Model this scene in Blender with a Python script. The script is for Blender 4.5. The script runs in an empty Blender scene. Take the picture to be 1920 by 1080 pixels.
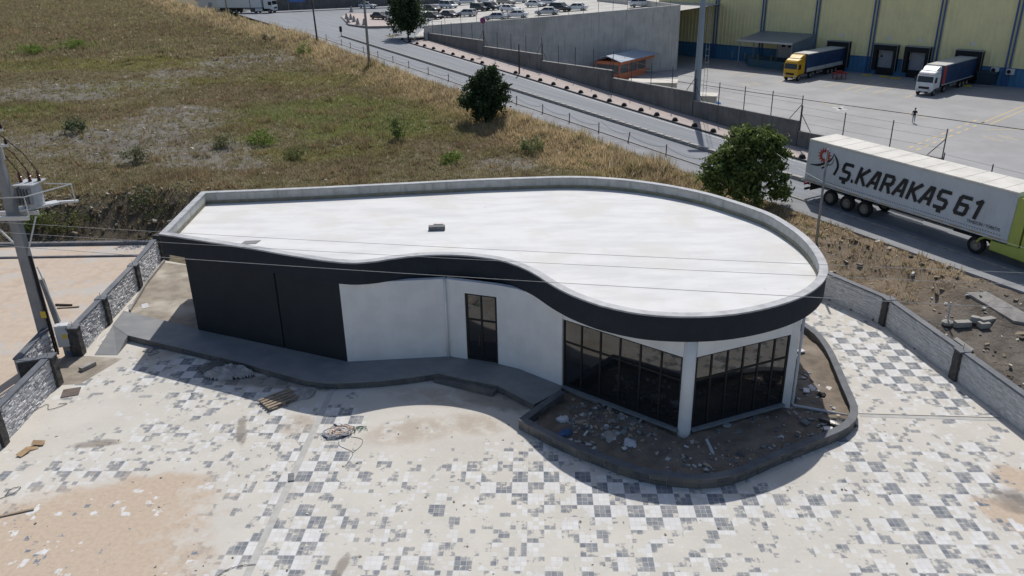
import bpy, bmesh, math, random
import numpy as np
from mathutils import Vector, Matrix
random.seed(7); RNG = np.random.default_rng(7)
scene = bpy.context.scene
COL = scene.collection

# ------------------------------------------------------------------ camera
FPX, PITCH, ROLL, CAMH = 1500.0, math.radians(23.1), math.radians(1.14), 18.5
FW = np.array([0, math.cos(PITCH), -math.sin(PITCH)])
_u = np.array([0, math.sin(PITCH), math.cos(PITCH)]); _r = np.array([1.0, 0, 0])
RT = math.cos(ROLL) * _r - math.sin(ROLL) * _u
UP = math.sin(ROLL) * _r + math.cos(ROLL) * _u
CAM = np.array([0, 0, CAMH])
cd = bpy.data.cameras.new('camera'); cam = bpy.data.objects.new('camera', cd); COL.objects.link(cam)
cd.sensor_width = 36; cd.lens = FPX / 1920 * 36; cd.clip_end = 3000; cd.clip_start = 0.5
cam.matrix_world = Matrix(((RT[0], UP[0], -FW[0], 0), (RT[1], UP[1], -FW[1], 0), (RT[2], UP[2], -FW[2], CAMH), (0, 0, 0, 1)))
scene.camera = cam
# ------------------------------------------------------------------ sky and sun
SUN_AZ, SUN_EL = math.radians(9.5), math.radians(52.5)      # azimuth clockwise from +Y
w = bpy.data.worlds.new('World'); scene.world = w; w.use_nodes = True
wn = w.node_tree; bg = wn.nodes['Background']
sky = wn.nodes.new('ShaderNodeTexSky'); sky.sky_type = 'NISHITA'; sky.sun_disc = False
sky.sun_elevation = SUN_EL; sky.sun_rotation = SUN_AZ; sky.altitude = 100; sky.dust_density = 1.6
wn.links.new(sky.outputs[0], bg.inputs[0]); bg.inputs[1].default_value = 0.095
sd = bpy.data.lights.new('sun', 'SUN'); sun = bpy.data.objects.new('sun', sd); COL.objects.link(sun)
sd.energy = 3.6; sd.angle = math.radians(0.5); sd.color = (1, 0.955, 0.89)
sv = Vector((math.sin(SUN_AZ) * math.cos(SUN_EL), math.cos(SUN_AZ) * math.cos(SUN_EL), math.sin(SUN_EL)))
sun.rotation_euler = sv.to_track_quat('Z', 'Y').to_euler()
scene.view_settings.view_transform = 'Standard'; scene.view_settings.look = 'None'
scene.view_settings.exposure = 0.04; scene.view_settings.gamma = 1.0; scene.view_settings.use_curve_mapping = False
scene.cycles.max_bounces = 6

# ------------------------------------------------------------------ surveying: sight lines of the calibrated camera meet real surfaces
def ray(x, y): return FW + (x - 960) / FPX * RT - (y - 540) / FPX * UP
def P(x, y, z=0.0):
    d = ray(x, y); return CAM + (z - CAMH) / d[2] * d
def on_wall(x, y, A, B):                       # vertical plane through A and B
    d = ray(x, y); n = np.array([-(B[1] - A[1]), B[0] - A[0], 0]); t = ((np.array(A) - CAM) @ n) / (d @ n); return CAM + t * d
def proj(q):
    v = np.asarray(q, float) - CAM; Z = v @ FW; return np.stack([960 + FPX * (v @ RT) / Z, 540 - FPX * (v @ UP) / Z], -1), Z
# road frame: s along the road towards the lower right, n across it away from the field
RA = np.array([-23.72, 126.25]); RD = np.array([0.4994, -0.8664]); RN = np.array([0.8664, 0.4994])
def zr(s): return 4.877 - 0.026 * np.maximum(s, -16.0)
def road(s, n, dz=0.0):
    q = RA + s * RD + n * RN; return np.array([q[0], q[1], zr(s) + dz])
def sn(x, y):
    return (x - RA[0]) * RD[0] + (y - RA[1]) * RD[1], (x - RA[0]) * RN[0] + (y - RA[1]) * RN[1]
def PF(x, y, fn):                               # sight line on a height field fn(x, y)
    z = 2.0
    for _ in range(40):
        q = P(x, y, z); z = 0.5 * z + 0.5 * float(fn(q[0], q[1]))
    return P(x, y, z)

# ------------------------------------------------------------------ object helpers
def tag(o, label=None, cat=None, group=None, kind=None):
    if label: o['label'] = label
    if cat: o['category'] = cat
    if group: o['group'] = group
    if kind: o['kind'] = kind
    return o
def thing(name, label, cat, loc=(0, 0, 0), rz=0.0, group=None):
    o = bpy.data.objects.new(name, None); COL.objects.link(o); o.location = loc; o.rotation_euler = (0, 0, rz); o.empty_display_size = 0.3
    return tag(o, label, cat, group)
def link(name, me, parent=None):
    o = bpy.data.objects.new(name, me); COL.objects.link(o)
    if parent is not None: o.parent = parent
    return o
def root_loc(o):
    while o.parent is not None: o = o.parent
    return np.array(o.location)
class MB:
    def __init__(s): s.v = []; s.f = []
    def add(s, vs, fs):
        k = len(s.v); s.v += [tuple(map(float, q)) for q in vs]; s.f += [tuple(i + k for i in f) for f in fs]; return s
    def box(s, c, d, rz=0.0, rx=0.0, ry=0.0):
        x, y, z = d[0] / 2, d[1] / 2, d[2] / 2
        vs = [(-x, -y, -z), (x, -y, -z), (x, y, -z), (-x, y, -z), (-x, -y, z), (x, -y, z), (x, y, z), (-x, y, z)]
        if rz or rx or ry:
            m = Matrix.Rotation(rz, 3, 'Z') @ Matrix.Rotation(ry, 3, 'Y') @ Matrix.Rotation(rx, 3, 'X'); vs = [tuple(m @ Vector(q)) for q in vs]
        return s.add([(a + c[0], b + c[1], e + c[2]) for a, b, e in vs], [(0, 3, 2, 1), (4, 5, 6, 7), (0, 1, 5, 4), (1, 2, 6, 5), (2, 3, 7, 6), (3, 0, 4, 7)])
    def bar(s, a, b, w, h):                      # box beam between two points
        a = Vector(a); b = Vector(b); d = b - a; L = d.length; q = d.to_track_quat('X', 'Z').to_matrix()
        vs = [q @ Vector(t) + a for t in [(0, -w / 2, -h / 2), (L, -w / 2, -h / 2), (L, w / 2, -h / 2), (0, w / 2, -h / 2), (0, -w / 2, h / 2), (L, -w / 2, h / 2), (L, w / 2, h / 2), (0, w / 2, h / 2)]]
        return s.add(vs, [(0, 3, 2, 1), (4, 5, 6, 7), (0, 1, 5, 4), (1, 2, 6, 5), (2, 3, 7, 6), (3, 0, 4, 7)])
    def tube(s, pts, r, n=8, cap=True):
        pts = [Vector(p) for p in pts]; rs = r if isinstance(r, (list, tuple)) else [r] * len(pts); k = len(s.v); ref = None
        for i, p in enumerate(pts):
            d = (pts[min(i + 1, len(pts) - 1)] - pts[max(i - 1, 0)]).normalized()
            if ref is None: ref = Vector((0, 0, 1)) if abs(d.z) < 0.9 else Vector((1, 0, 0))
            a = d.cross(ref).normalized(); b = a.cross(d).normalized(); ref = b
            for j in range(n):
                t = 2 * math.pi * j / n; s.v.append(tuple(p + rs[i] * (math.cos(t) * a + math.sin(t) * b)))
        for i in range(len(pts) - 1):
            for j in range(n):
                s.f.append((k + i * n + j, k + i * n + (j + 1) % n, k + (i + 1) * n + (j + 1) % n, k + (i + 1) * n + j))
        if cap: s.f.append(tuple(k + j for j in range(n))[::-1]); s.f.append(tuple(k + (len(pts) - 1) * n + j for j in range(n)))
        return s
    def prism(s, poly, z0, z1):                  # poly: counter clockwise list of xy
        n = len(poly); k = len(s.v)
        z0s = z0 if hasattr(z0, '__len__') else [z0] * n; z1s = z1 if hasattr(z1, '__len__') else [z1] * n
        s.v += [(float(p[0]), float(p[1]), float(a)) for p, a in zip(poly, z0s)] + [(float(p[0]), float(p[1]), float(a)) for p, a in zip(poly, z1s)]
        s.f.append(tuple(k + i for i in range(n))[::-1]); s.f.append(tuple(k + n + i for i in range(n)))
        for i in range(n): j = (i + 1) % n; s.f.append((k + i, k + j, k + n + j, k + n + i))
        return s
    def loft(s, rings, cap=True):
        n = len(rings[0]); k = len(s.v)
        for r in rings: s.v += [tuple(map(float, q)) for q in r]
        for i in range(len(rings) - 1):
            for j in range(n): s.f.append((k + i * n + j, k + i * n + (j + 1) % n, k + (i + 1) * n + (j + 1) % n, k + (i + 1) * n + j))
        if cap: s.f.append(tuple(k + j for j in range(n))[::-1]); s.f.append(tuple(k + (len(rings) - 1) * n + j for j in range(n)))
        return s
    def lathe(s, prof, n=16, c=(0, 0, 0), cap=True):       # prof: (r, z)
        return s.loft([[(c[0] + r * math.cos(2 * math.pi * j / n), c[1] + r * math.sin(2 * math.pi * j / n), c[2] + z) for j in range(n)] for r, z in prof], cap)
    def mesh(s, name, mat, off=(0, 0, 0), smooth=False, fix=True):
        me = bpy.data.meshes.new(name); o = np.array(off)
        me.from_pydata([tuple(np.array(q) - o) for q in s.v], [], s.f)
        if fix:
            bm = bmesh.new(); bm.from_mesh(me); bmesh.ops.recalc_face_normals(bm, faces=bm.faces); bm.to_mesh(me); bm.free()
        if mat is not None: me.materials.append(mat)
        if smooth: me.polygons.foreach_set('use_smooth', [True] * len(me.polygons))
        me.update(); return me
    def build(s, name, mat, parent=None, world=False, smooth=False, bevel=0.0, fix=True):
        off = root_loc(parent) if (world and parent is not None) else (0, 0, 0)
        o = link(name, s.mesh(name, mat, off, smooth, fix), parent)
        if bevel:
            b = o.modifiers.new('bevel', 'BEVEL'); b.width = bevel; b.segments = 2; b.limit_method = 'ANGLE'; b.angle_limit = math.radians(40)
        return o
def copy_tree(o, parent=None):
    c = o.copy(); COL.objects.link(c); c.parent = parent
    for ch in list(o.children): copy_tree(ch, c)
    return c
def np_mesh(name, V, F, mat, col=None, smooth=False):   # V (n,3), F (m,k) quads or triangles, col (n,4)
    me = bpy.data.meshes.new(name); k = F.shape[1]
    me.vertices.add(len(V)); me.vertices.foreach_set('co', np.ascontiguousarray(V, np.float32).ravel())
    me.loops.add(F.size); me.loops.foreach_set('vertex_index', np.ascontiguousarray(F, np.int32).ravel())
    me.polygons.add(len(F)); me.polygons.foreach_set('loop_start', np.arange(0, F.size, k, dtype=np.int32)); me.polygons.foreach_set('loop_total', np.full(len(F), k, np.int32))
    me.polygons.foreach_set('use_smooth', np.full(len(F), bool(smooth)))
    me.update(calc_edges=True)
    if col is not None:
        a = me.color_attributes.new('tint', 'FLOAT_COLOR', 'POINT'); a.data.foreach_set('color', np.ascontiguousarray(col, np.float32).ravel())
    if mat is not None: me.materials.append(mat)
    return me
def catmull(pts, n=6, closed=False):
    pts = [np.array(p, float) for p in pts]; out = []; m = len(pts)
    for i in range(m if closed else m - 1):
        g = (lambda k: pts[k % m]) if closed else (lambda k: pts[min(max(k, 0), m - 1)])
        a, b, c, d = g(i - 1), g(i), g(i + 1), g(i + 2)
        for j in range(n):
            t = j / n; out.append(0.5 * (2 * b + (c - a) * t + (2 * a - 5 * b + 4 * c - d) * t * t + (3 * b - a - 3 * c + d) * t ** 3))
    if not closed: out.append(pts[-1])
    return out
def resample(pts, step):
    pts = np.array(pts, float); L = np.r_[0, np.cumsum(np.linalg.norm(np.diff(pts, axis=0), axis=1))]
    m = max(2, int(round(L[-1] / step)) + 1); t = np.linspace(0, L[-1], m)
    return np.stack([np.interp(t, L, pts[:, k]) for k in range(pts.shape[1])], 1)
def offset_path(pts, d, closed=False):
    p = np.array(pts, float)[:, :2]; n = len(p); out = []
    for i in range(n):
        a = p[(i - 1) % n] if (closed or i > 0) else p[i]; b = p[(i + 1) % n] if (closed or i < n - 1) else p[i]
        e = b - a; e /= np.linalg.norm(e) + 1e-9; out.append(p[i] + d * np.array([-e[1], e[0]]))
    return np.array(out)
def vnoise(x, y, seed=0):                         # smooth value noise
    xi = np.floor(x).astype(int); yi = np.floor(y).astype(int); fx = x - xi; fy = y - yi
    def h(i, j):
        t = np.sin(i * 127.1 + j * 311.7 + seed * 74.7) * 43758.5453; return t - np.floor(t)
    fx = fx * fx * (3 - 2 * fx); fy = fy * fy * (3 - 2 * fy)
    return (h(xi, yi) * (1 - fx) + h(xi + 1, yi) * fx) * (1 - fy) + (h(xi, yi + 1) * (1 - fx) + h(xi + 1, yi + 1) * fx) * fy
def fbm(x, y, seed=0, o=4):
    r = 0; a = 0.5
    for k in range(o): r = r + a * vnoise(x * 2 ** k, y * 2 ** k, seed + k); a *= 0.5
    return r
def sstep(a, b, x):
    t = np.clip((x - a) / (b - a), 0, 1); return t * t * (3 - 2 * t)

# ------------------------------------------------------------------ materials
class NT:
    def __init__(s, name):
        s.m = bpy.data.materials.new(name); s.m.use_nodes = True; s.t = s.m.node_tree; s.b = s.t.nodes['Principled BSDF']
    def n(s, typ, **kw):
        nd = s.t.nodes.new('ShaderNode' + typ)
        for k, v in kw.items():
            if k.startswith('i_'): s.set(nd.inputs[k[2:].replace('_', ' ')], v)
            else: setattr(nd, k, v)
        return nd
    def set(s, inp, v):
        if isinstance(v, bpy.types.NodeSocket): s.t.links.new(v, inp)
        else: inp.default_value = v
    def math(s, op, a, b=0.0, c=None, clamp=False):
        nd = s.t.nodes.new('ShaderNodeMath'); nd.operation = op; nd.use_clamp = clamp; s.set(nd.inputs[0], a); s.set(nd.inputs[1], b)
        if c is not None: s.set(nd.inputs[2], c)
        return nd.outputs[0]
    def vmath(s, op, a, b=(0, 0, 0)):
        nd = s.t.nodes.new('ShaderNodeVectorMath'); nd.operation = op; s.set(nd.inputs[0], a); s.set(nd.inputs[1], b)
        return nd.outputs['Value'] if op in ('DOT_PRODUCT', 'LENGTH', 'DISTANCE') else nd.outputs[0]
    def noise(s, vec, scale, detail=3, rough=0.55):
        nd = s.n('TexNoise'); s.set(nd.inputs['Vector'], vec); nd.inputs['Scale'].default_value = scale; nd.inputs['Detail'].default_value = detail; nd.inputs['Roughness'].default_value = rough; return nd.outputs['Fac']
    def mix(s, f, a, b, blend='MIX'):
        nd = s.t.nodes.new('ShaderNodeMix'); nd.data_type = 'RGBA'; nd.blend_type = blend; s.set(nd.inputs[0], f)
        for i, v in ((6, a), (7, b)): s.set(nd.inputs[i], v if isinstance(v, bpy.types.NodeSocket) else (*v, 1) if len(v) == 3 else v)
        return nd.outputs[2]
    def ramp(s, f, a, b):
        nd = s.t.nodes.new('ShaderNodeMapRange'); nd.interpolation_type = 'SMOOTHSTEP'; s.set(nd.inputs[0], f); nd.inputs[1].default_value = a; nd.inputs[2].default_value = b; return nd.outputs[0]
    def bump(s, h, strength=0.3, dist=0.02):
        nd = s.n('Bump'); nd.inputs['Strength'].default_value = strength; nd.inputs['Distance'].default_value = dist; s.set(nd.inputs['Height'], h); s.t.links.new(nd.outputs[0], s.b.inputs['Normal'])
    def obj(s): return s.n('TexCoord').outputs['Object']
    def pos(s): return s.n('NewGeometry').outputs['Position']
    def ell(s, pos, cx, cy, rx, ry, rot=0.0, wob=None):     # soft ellipse on the ground plane: 1 inside, 0 outside
        d = s.vmath('SUBTRACT', pos, (cx, cy, 0)); c, q = math.cos(rot), math.sin(rot)
        a = s.vmath('DOT_PRODUCT', d, (c / rx, q / rx, 0)); b = s.vmath('DOT_PRODUCT', d, (-q / ry, c / ry, 0))
        r = s.math('ADD', s.math('MULTIPLY', a, a), s.math('MULTIPLY', b, b))
        if wob is not None: r = s.math('ADD', r, wob)
        return s.ramp(r, 1.25, 0.35)
def surf(name, c1, c2=None, scale=4.0, rough=0.8, bump=0.15, metal=0.0, world=False, spec=0.4, c3=None, streak=0.0, detail=4, bscale=None, bdist=0.02, rand=0.0):
    t = NT(name); v = t.pos() if world else t.obj()
    c2 = c2 or tuple(0.82 * x for x in c1)
    f = t.ramp(t.noise(v, scale, detail), 0.36, 0.66); col = t.mix(f, c1, c2)
    if c3: col = t.mix(t.ramp(t.noise(v, scale * 0.23 + 0.05, 3), 0.52, 0.7), col, c3)
    if rand: col = t.mix(t.math('MULTIPLY', t.n('ObjectInfo').outputs['Random'], rand), col, (0.22, 0.2, 0.18))
    if streak:
        m = t.n('Mapping'); t.set(m.inputs[0], v); m.inputs['Scale'].default_value = (3.0, 3.0, 0.22)
        col = t.mix(t.math('MULTIPLY', t.ramp(t.noise(m.outputs[0], 1.3, 4, 0.65), 0.48, 0.72), streak), col, tuple(0.45 * x for x in c1))
    t.set(t.b.inputs['Base Color'], col); t.b.inputs['Roughness'].default_value = rough; t.b.inputs['Metallic'].default_value = metal; t.b.inputs['Specular IOR Level'].default_value = spec
    if bump: t.bump(t.noise(v, bscale or scale * 6, 4, 0.6), bump, bdist)
    return t.m
def paint(name, c, rough=0.35, coat=0.0, metal=0.0):
    t = NT(name); v = t.obj(); f = t.ramp(t.noise(v, 2.2, 5, 0.6), 0.42, 0.75)
    t.set(t.b.inputs['Base Color'], t.mix(t.math('MULTIPLY', f, 0.35), c, tuple(0.6 * x + 0.05 for x in c))); t.b.inputs['Roughness'].default_value = rough; t.b.inputs['Metallic'].default_value = metal; t.b.inputs['Coat Weight'].default_value = coat
    return t.m
def tinted(name, rough=0.9, trans=0.0):                    # colour from the per-piece attribute
    t = NT(name); a = t.n('VertexColor', layer_name='tint'); t.set(t.b.inputs['Base Color'], a.outputs[0]); t.b.inputs['Roughness'].default_value = rough; t.b.inputs['Specular IOR Level'].default_value = 0.25
    if trans:
        o = t.t.nodes['Material Output']; tr = t.n('BsdfTranslucent'); t.set(tr.inputs[0], a.outputs[0]); mx = t.n('MixShader'); mx.inputs[0].default_value = trans
        t.t.links.new(t.b.outputs[0], mx.inputs[1]); t.t.links.new(tr.outputs[0], mx.inputs[2]); t.t.links.new(mx.outputs[0], o.inputs[0])
    return t.m
def glass(name, c=(0.006, 0.007, 0.008), ior=1.9, rough=0.03):
    t = NT(name); v = t.obj(); t.set(t.b.inputs['Base Color'], t.mix(t.noise(v, 1.5, 4), c, tuple(2.2 * x for x in c))); t.b.inputs['IOR'].default_value = ior; t.b.inputs['Specular IOR Level'].default_value = 0.5
    t.set(t.b.inputs['Roughness'], t.math('MULTIPLY_ADD', t.noise(v, 3, 5), 0.03, rough)); return t.m

# ------------------------------------------------------------------ plan of the site
HT = 5.5                                                       # parapet top
OUT_PX = [(300, 438), (360, 447.5), (420, 457), (480, 466.5), (540, 477), (600, 486.5), (640, 491), (667, 492), (700, 489.5), (733, 484.5), (773, 479.5), (813, 477), (848, 477), (883, 479), (933, 486), (967, 496), (1000, 511), (1033, 532), (1067, 550), (1100, 563), (1133, 573.5), (1187, 585), (1240, 591), (1311, 592.5), (1382, 587), (1452, 573), (1506, 554), (1537, 533.5), (1550, 514), (1550, 495), (1537, 470), (1516, 446), (1488, 424.5), (1452, 403), (1417, 389), (1382, 377.5), (1339, 364.5), (1290, 353), (1230, 342.5), (1170, 335), (1110, 331), (1060, 330), (1000, 331.5), (900, 335), (800, 340), (700, 345), (600, 350), (480, 355), (378, 359)]
OUT = [p[:2] for p in catmull([P(x, y, HT) for x, y in OUT_PX], 4)]
OUT = np.array(OUT)
RW_PX = [(1544.6, 558), (1656, 609), (1789, 711), (1920, 813)]   # inner foot of the right boundary wall
RW = [P(x, y, 0)[:2] for x, y in RW_PX]; dv = RW[3] - RW[2]; RW.append(RW[3] + dv / np.linalg.norm(dv) * 14); 
dv = RW[0] - RW[1]; RW.insert(0, RW[0] + dv / np.linalg.norm(dv) * 4.0)
LPB = [P(0, 463, 0)[:2], P(285, 457, 0)[:2]]                    # back edge of the left plot
ob = offset_path(OUT, -0.7); nb = len(ob); ib = int(np.argmin(np.linalg.norm(ob - RW[0], axis=1)))
SITE = [(-95, LPB[0][1] + 0.5), (-95, -60), (RW[-1][0], -60)] + [tuple(p + np.array([0.35, 0.1])) for p in RW[::-1][:-1]] + [tuple(p) for p in ob[ib:]] + [(LPB[1][0], LPB[1][1] + 0.4)]
SITE = np.array(SITE)
def poly_dist(x, y, poly):
    d = np.full(x.shape, 1e9); ins = np.zeros(x.shape, bool); n = len(poly)
    for i in range(n):
        ax, ay = poly[i]; bx, by = poly[(i + 1) % n]; ex, ey = bx - ax, by - ay
        t = np.clip(((x - ax) * ex + (y - ay) * ey) / (ex * ex + ey * ey + 1e-12), 0, 1)
        d = np.minimum(d, np.hypot(x - ax - t * ex, y - ay - t * ey))
        c = ((ay > y) != (by > y)) & (x < ex * (y - ay) / (ey if ey else 1e-9) + ax); ins ^= c
    return np.where(ins, -d, d)
_S = [-60, -10.8, 25, 56.6, 79.6, 150]
def nfar(s): return np.interp(s, _S, [11.0, 9.77, 8.95, 8.02, 7.63, 7.6])
def nwall(s): return np.interp(s, [-60, -2.2, 34.5, 59.4, 76.7, 150], [15.0, 13.36, 12.3, 10.9, 10.2, 10.0])
YARD_Z = -2.0
RETA, RETB = P(797, 75, 5.0), P(1269, 131, YARD_Z)              # retaining wall line
def behind_ret(x, y): return y > RETA[1] + (x - RETA[0]) * (RETB[1] - RETA[1]) / (RETB[0] - RETA[0])
def zpark(x, y): return np.clip(5.3 + (x + 13.5) * 0.062, 5.3, 7.9)
def field(x, y, rough=True):
    x = np.asarray(x, float); y = np.asarray(y, float); s, n = sn(x, y); sc = np.clip(s, -70, 160); z = zr(sc)
    f = z - 0.95 * sstep(-2.6, -6.5, n) - 0.02
    if rough: f = f + sstep(-3, -7, n) * (1 - sstep(-90, -105, x) * .7) * (1 - sstep(150, 165, y) * .7) * ((fbm(x * 0.12, y * 0.12, 3) - 0.47) * 1.3 + (fbm(x * 0.8, y * 0.8, 9) - 0.47) * 0.3)
    rt = sstep(12, 15, x) * sstep(55, 48, y)
    d = poly_dist(x, y, SITE)
    bank = np.where(x < -16, 4.2, 2.6); z0 = -0.12 * (1 - rt) + 1.0 * rt; w1 = bank * (1 - rt) + 3.2 * rt
    t = np.clip((d - 0.25) / w1, 0, 1); t = t * t * (3 - 2 * t)
    g = z0 + (f - z0) * t + (np.clip(d, 0, 1.5) > 0.2) * (fbm(x * 1.1, y * 1.1, 5) - 0.47) * (0.5 * (1 - t) + 0.35 * rt) * (n < -2.3)
    g = np.where(d < 0.2, -0.15, g)
    road_zone = (n > -2.4); g = np.where(road_zone & (d > 0.2), z - 0.12, g)
    over = n > nwall(s) - 0.1
    g = np.where(over, np.where(behind_ret(x, y - 2.0) & (x < RETB[0] - 2), 4.6, -3.4), g)
    g = np.where((s < -12) & (n > -2) & (behind_ret(x, y) | (x < -13)), 4.6, g)
    return g
def ffield(x, y): return field(np.array([x]), np.array([y]), False)[0]

# ------------------------------------------------------------------ terrain
def spread(a, b, st, far0, far1):
    return np.r_[np.array([far0, far0 * 0.5 + a * 0.5, a - 60, a - 25, a - 8]), np.arange(a, b, st), np.array([b + 8, b + 25, b + 60, far1 * 0.5 + b * 0.5, far1])]
gx = np.r_[-1500, -800, -420, -300, -240, np.arange(-210, -90, 2.0), np.arange(-90, 34, 0.66), 42, 60, 100, 300, 1500]; gy = np.r_[-900, -400, -100, -20, 10, np.arange(26, 150, 0.66), np.arange(150, 330, 1.6), 345, 370, 420, 700, 2500]
GX, GY = np.meshgrid(gx, gy); GZ = field(GX.ravel(), GY.ravel()).reshape(GX.shape)
V = np.stack([GX, GY, GZ], -1).reshape(-1, 3); nx, ny = len(gx), len(gy)
idx = np.arange(nx * ny).reshape(ny, nx); F = np.stack([idx[:-1, :-1], idx[:-1, 1:], idx[1:, 1:], idx[1:, :-1]], -1).reshape(-1, 4)
def patch_list(lst):
    out = []
    for px, py, rx, ry in lst:
        q = PF(px, py, ffield); out.append((q[0], q[1], rx, ry))
    return out
BARE = patch_list([(300, 245, 7, 8), (385, 285, 5, 4), (330, 215, 5, 5), (150, 168, 13, 7), (60, 172, 10, 6), (350, 138, 8, 5), (470, 112, 9, 6), (230, 285, 8, 3.5), (130, 262, 9, 3), (960, 300, 3.5, 2.5), (420, 305, 6, 2.5), (520, 100, 6, 5)])
GREEN = patch_list([(66, 99, 3.6, 4), (138, 90, 4, 4), (172, 82, 1.4, 2), (650, 245, 7, 6), (575, 232, 4, 4), (487, 262, 2.3, 2.2), (615, 205, 9, 7), (700, 225, 5, 4), (1150, 330, 3, 2), (60, 200, 4, 4)])
OLIVE = patch_list([(110, 122, 13, 6), (215, 165, 8, 5), (340, 155, 6, 4), (250, 120, 12, 5), (600, 150, 10, 7), (690, 190, 9, 7), (820, 215, 6, 4), (60, 210, 6, 4), (460, 240, 4, 4), (720, 250, 8, 4), (590, 290, 8, 3)])
BROWN = patch_list([(170, 60, 22, 14), (300, 70, 18, 10), (540, 180, 12, 8), (480, 170, 9, 5), (230, 210, 8, 4), (760, 180, 9, 8), (860, 270, 6, 4), (500, 320, 10, 3)])
def patches(x, y, L, wob):
    r = np.zeros(x.shape)
    for cx, cy, a, b in L: r = np.maximum(r, sstep(1.35, 0.35, ((x - cx) / a) ** 2 + ((y - cy) / b) ** 2 + wob))
    return r
def field_kinds(x, y):
    wob = (fbm(x * 0.35, y * 0.35, 21) - 0.47) * 2.6; s, n = sn(x, y); d = poly_dist(x, y, SITE)
    bare = patches(x, y, BARE, wob); green = patches(x, y, GREEN, wob); olive = patches(x, y, OLIVE, wob); brown = patches(x, y, BROWN, wob)
    straw = sstep(-9.5, -5.0, n + (fbm(x * 0.2, y * 0.2, 33) - 0.47) * 6) * (n < -2.2)
    bankd = sstep(5.2, 3.0, d + (fbm(x * 0.5, y * 0.5, 12) - 0.47) * 3) * (d > 0)
    right = sstep(11, 15, x) * sstep(58, 52, y)
    return bare, green, olive, brown, straw, bankd, right
b_, g_, o_, br_, st_, bk_, rt_ = field_kinds(V[:, 0], V[:, 1])
base = np.tile(np.array([[0.185, 0.16, 0.105]]), (len(V), 1))
def mixc(base, c, f): return base * (1 - f[:, None]) + np.array(c) * f[:, None]
base = mixc(base, (0.165, 0.16, 0.068), o_ * 0.8); base = mixc(base, (0.17, 0.128, 0.085), br_ * 0.8); base = mixc(base, (0.20, 0.188, 0.172), b_ * .85); base = mixc(base, (0.155, 0.17, 0.07), g_ * 0.7); base = mixc(base, (0.36, 0.26, 0.14), st_ * 0.8)
base = mixc(base, (0.115, 0.094, 0.07), bk_ * (1 - rt_) * 0.85); base = mixc(base, (0.285, 0.225, 0.16), rt_); base = mixc(base, (0.17, 0.15, 0.13), rt_ * sstep(40, 35, V[:, 1]))
mt = NT('soil and turf'); a = mt.n('VertexColor', layer_name='tint'); vp = mt.pos()
c = mt.mix(mt.ramp(mt.noise(vp, 1.1, 6, 0.65), 0.35, 0.68), a.outputs[0], (0.6, 0.58, 0.56), 'MULTIPLY'); c = mt.mix(mt.math('MULTIPLY', mt.ramp(mt.noise(vp, 7, 5, 0.7), 0.55, 0.75), 0.55), c, (0.34, 0.31, 0.27))
mt.set(mt.b.inputs['Base Color'], c); mt.b.inputs['Roughness'].default_value = 0.95; mt.b.inputs['Specular IOR Level'].default_value = 0.15; mt.bump(mt.noise(vp, 5, 6, 0.7), 0.9, 0.12)
terrain = link('ground', np_mesh('ground', V, F, mt.m, np.c_[base, np.ones(len(V))], True)); tag(terrain, 'brown and green weedy open field with bare grey patches', None, None, 'structure')

# ------------------------------------------------------------------ road, median, footways
def ribbon(name, s0, s1, n0, n1, dz, mat, step=4.0, parent=None, thick=0.0):
    ss = np.arange(s0, s1 + 1e-6, (s1 - s0) / max(2, round((s1 - s0) / step))); v = []; f = []
    f0 = n0 if callable(n0) else (lambda s: n0); f1 = n1 if callable(n1) else (lambda s: n1)
    for s in ss:
        v += [road(s, f0(s), dz), road(s, f1(s), dz), road(s, f0(s), dz - thick), road(s, f1(s), dz - thick)]
    for i in range(len(ss) - 1):
        k = 4 * i; f.append((k, k + 1, k + 5, k + 4))
        if thick: f += [(k, k + 4, k + 6, k + 2), (k + 1, k + 3, k + 7, k + 5)]
    if thick: e = 4 * (len(ss) - 1); f += [(0, 2, 3, 1), (e, e + 1, e + 3, e + 2)]
    return MB().add(v, f).build(name, mat, parent)
m_asph = surf('bleached asphalt', (0.245, 0.252, 0.265), (0.20, 0.206, 0.218), 0.9, 0.85, 0.2, world=True, c3=(0.28, 0.285, 0.295), bscale=40, bdist=0.01)
t = NT('worn road asphalt'); vp = t.pos(); sl = t.vmath('DOT_PRODUCT', vp, (RN[0], RN[1], 0)); ml = t.vmath('DOT_PRODUCT', vp, (RD[0], RD[1], 0))
cm = t.n('CombineXYZ'); t.set(cm.inputs[0], t.math('MULTIPLY', sl, 1.6)); t.set(cm.inputs[1], t.math('MULTIPLY', ml, 0.05))
c = t.mix(t.ramp(t.noise(cm.outputs[0], 1.0, 4), 0.38, 0.66), (0.205, 0.22, 0.243), (0.162, 0.174, 0.193)); c = t.mix(t.math('MULTIPLY', t.ramp(t.noise(vp, 0.7, 5, 0.7), 0.6, 0.72), 0.5), c, (0.15, 0.15, 0.16))
t.set(t.b.inputs['Base Color'], c); t.b.inputs['Roughness'].default_value = 0.82; t.bump(t.noise(vp, 45, 3), 0.2, 0.008); m_road = t.m
m_kerb = surf('weathered kerb concrete', (0.34, 0.325, 0.30), (0.24, 0.23, 0.215), 3, 0.9, 0.3, world=True)
m_pink = surf('pink paving', (0.45, 0.375, 0.345), (0.39, 0.34, 0.315), 1.2, 0.9, 0.2, world=True, c3=(0.40, 0.355, 0.33))
m_white_line = surf('worn white line paint', (0.55, 0.55, 0.54), (0.33, 0.335, 0.34), 5, 0.7, 0, world=True)
rd = ribbon('road', -34, 150, -0.15, nfar, 0.0, m_road); tag(rd, 'two way asphalt road running down to the right', kind='structure')
pv = ribbon('footway', -2.0, 150, nfar, nwall, 0.13, m_pink, thick=0.4); tag(pv, 'pink paved footway below the stepped wall', kind='structure')
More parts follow.
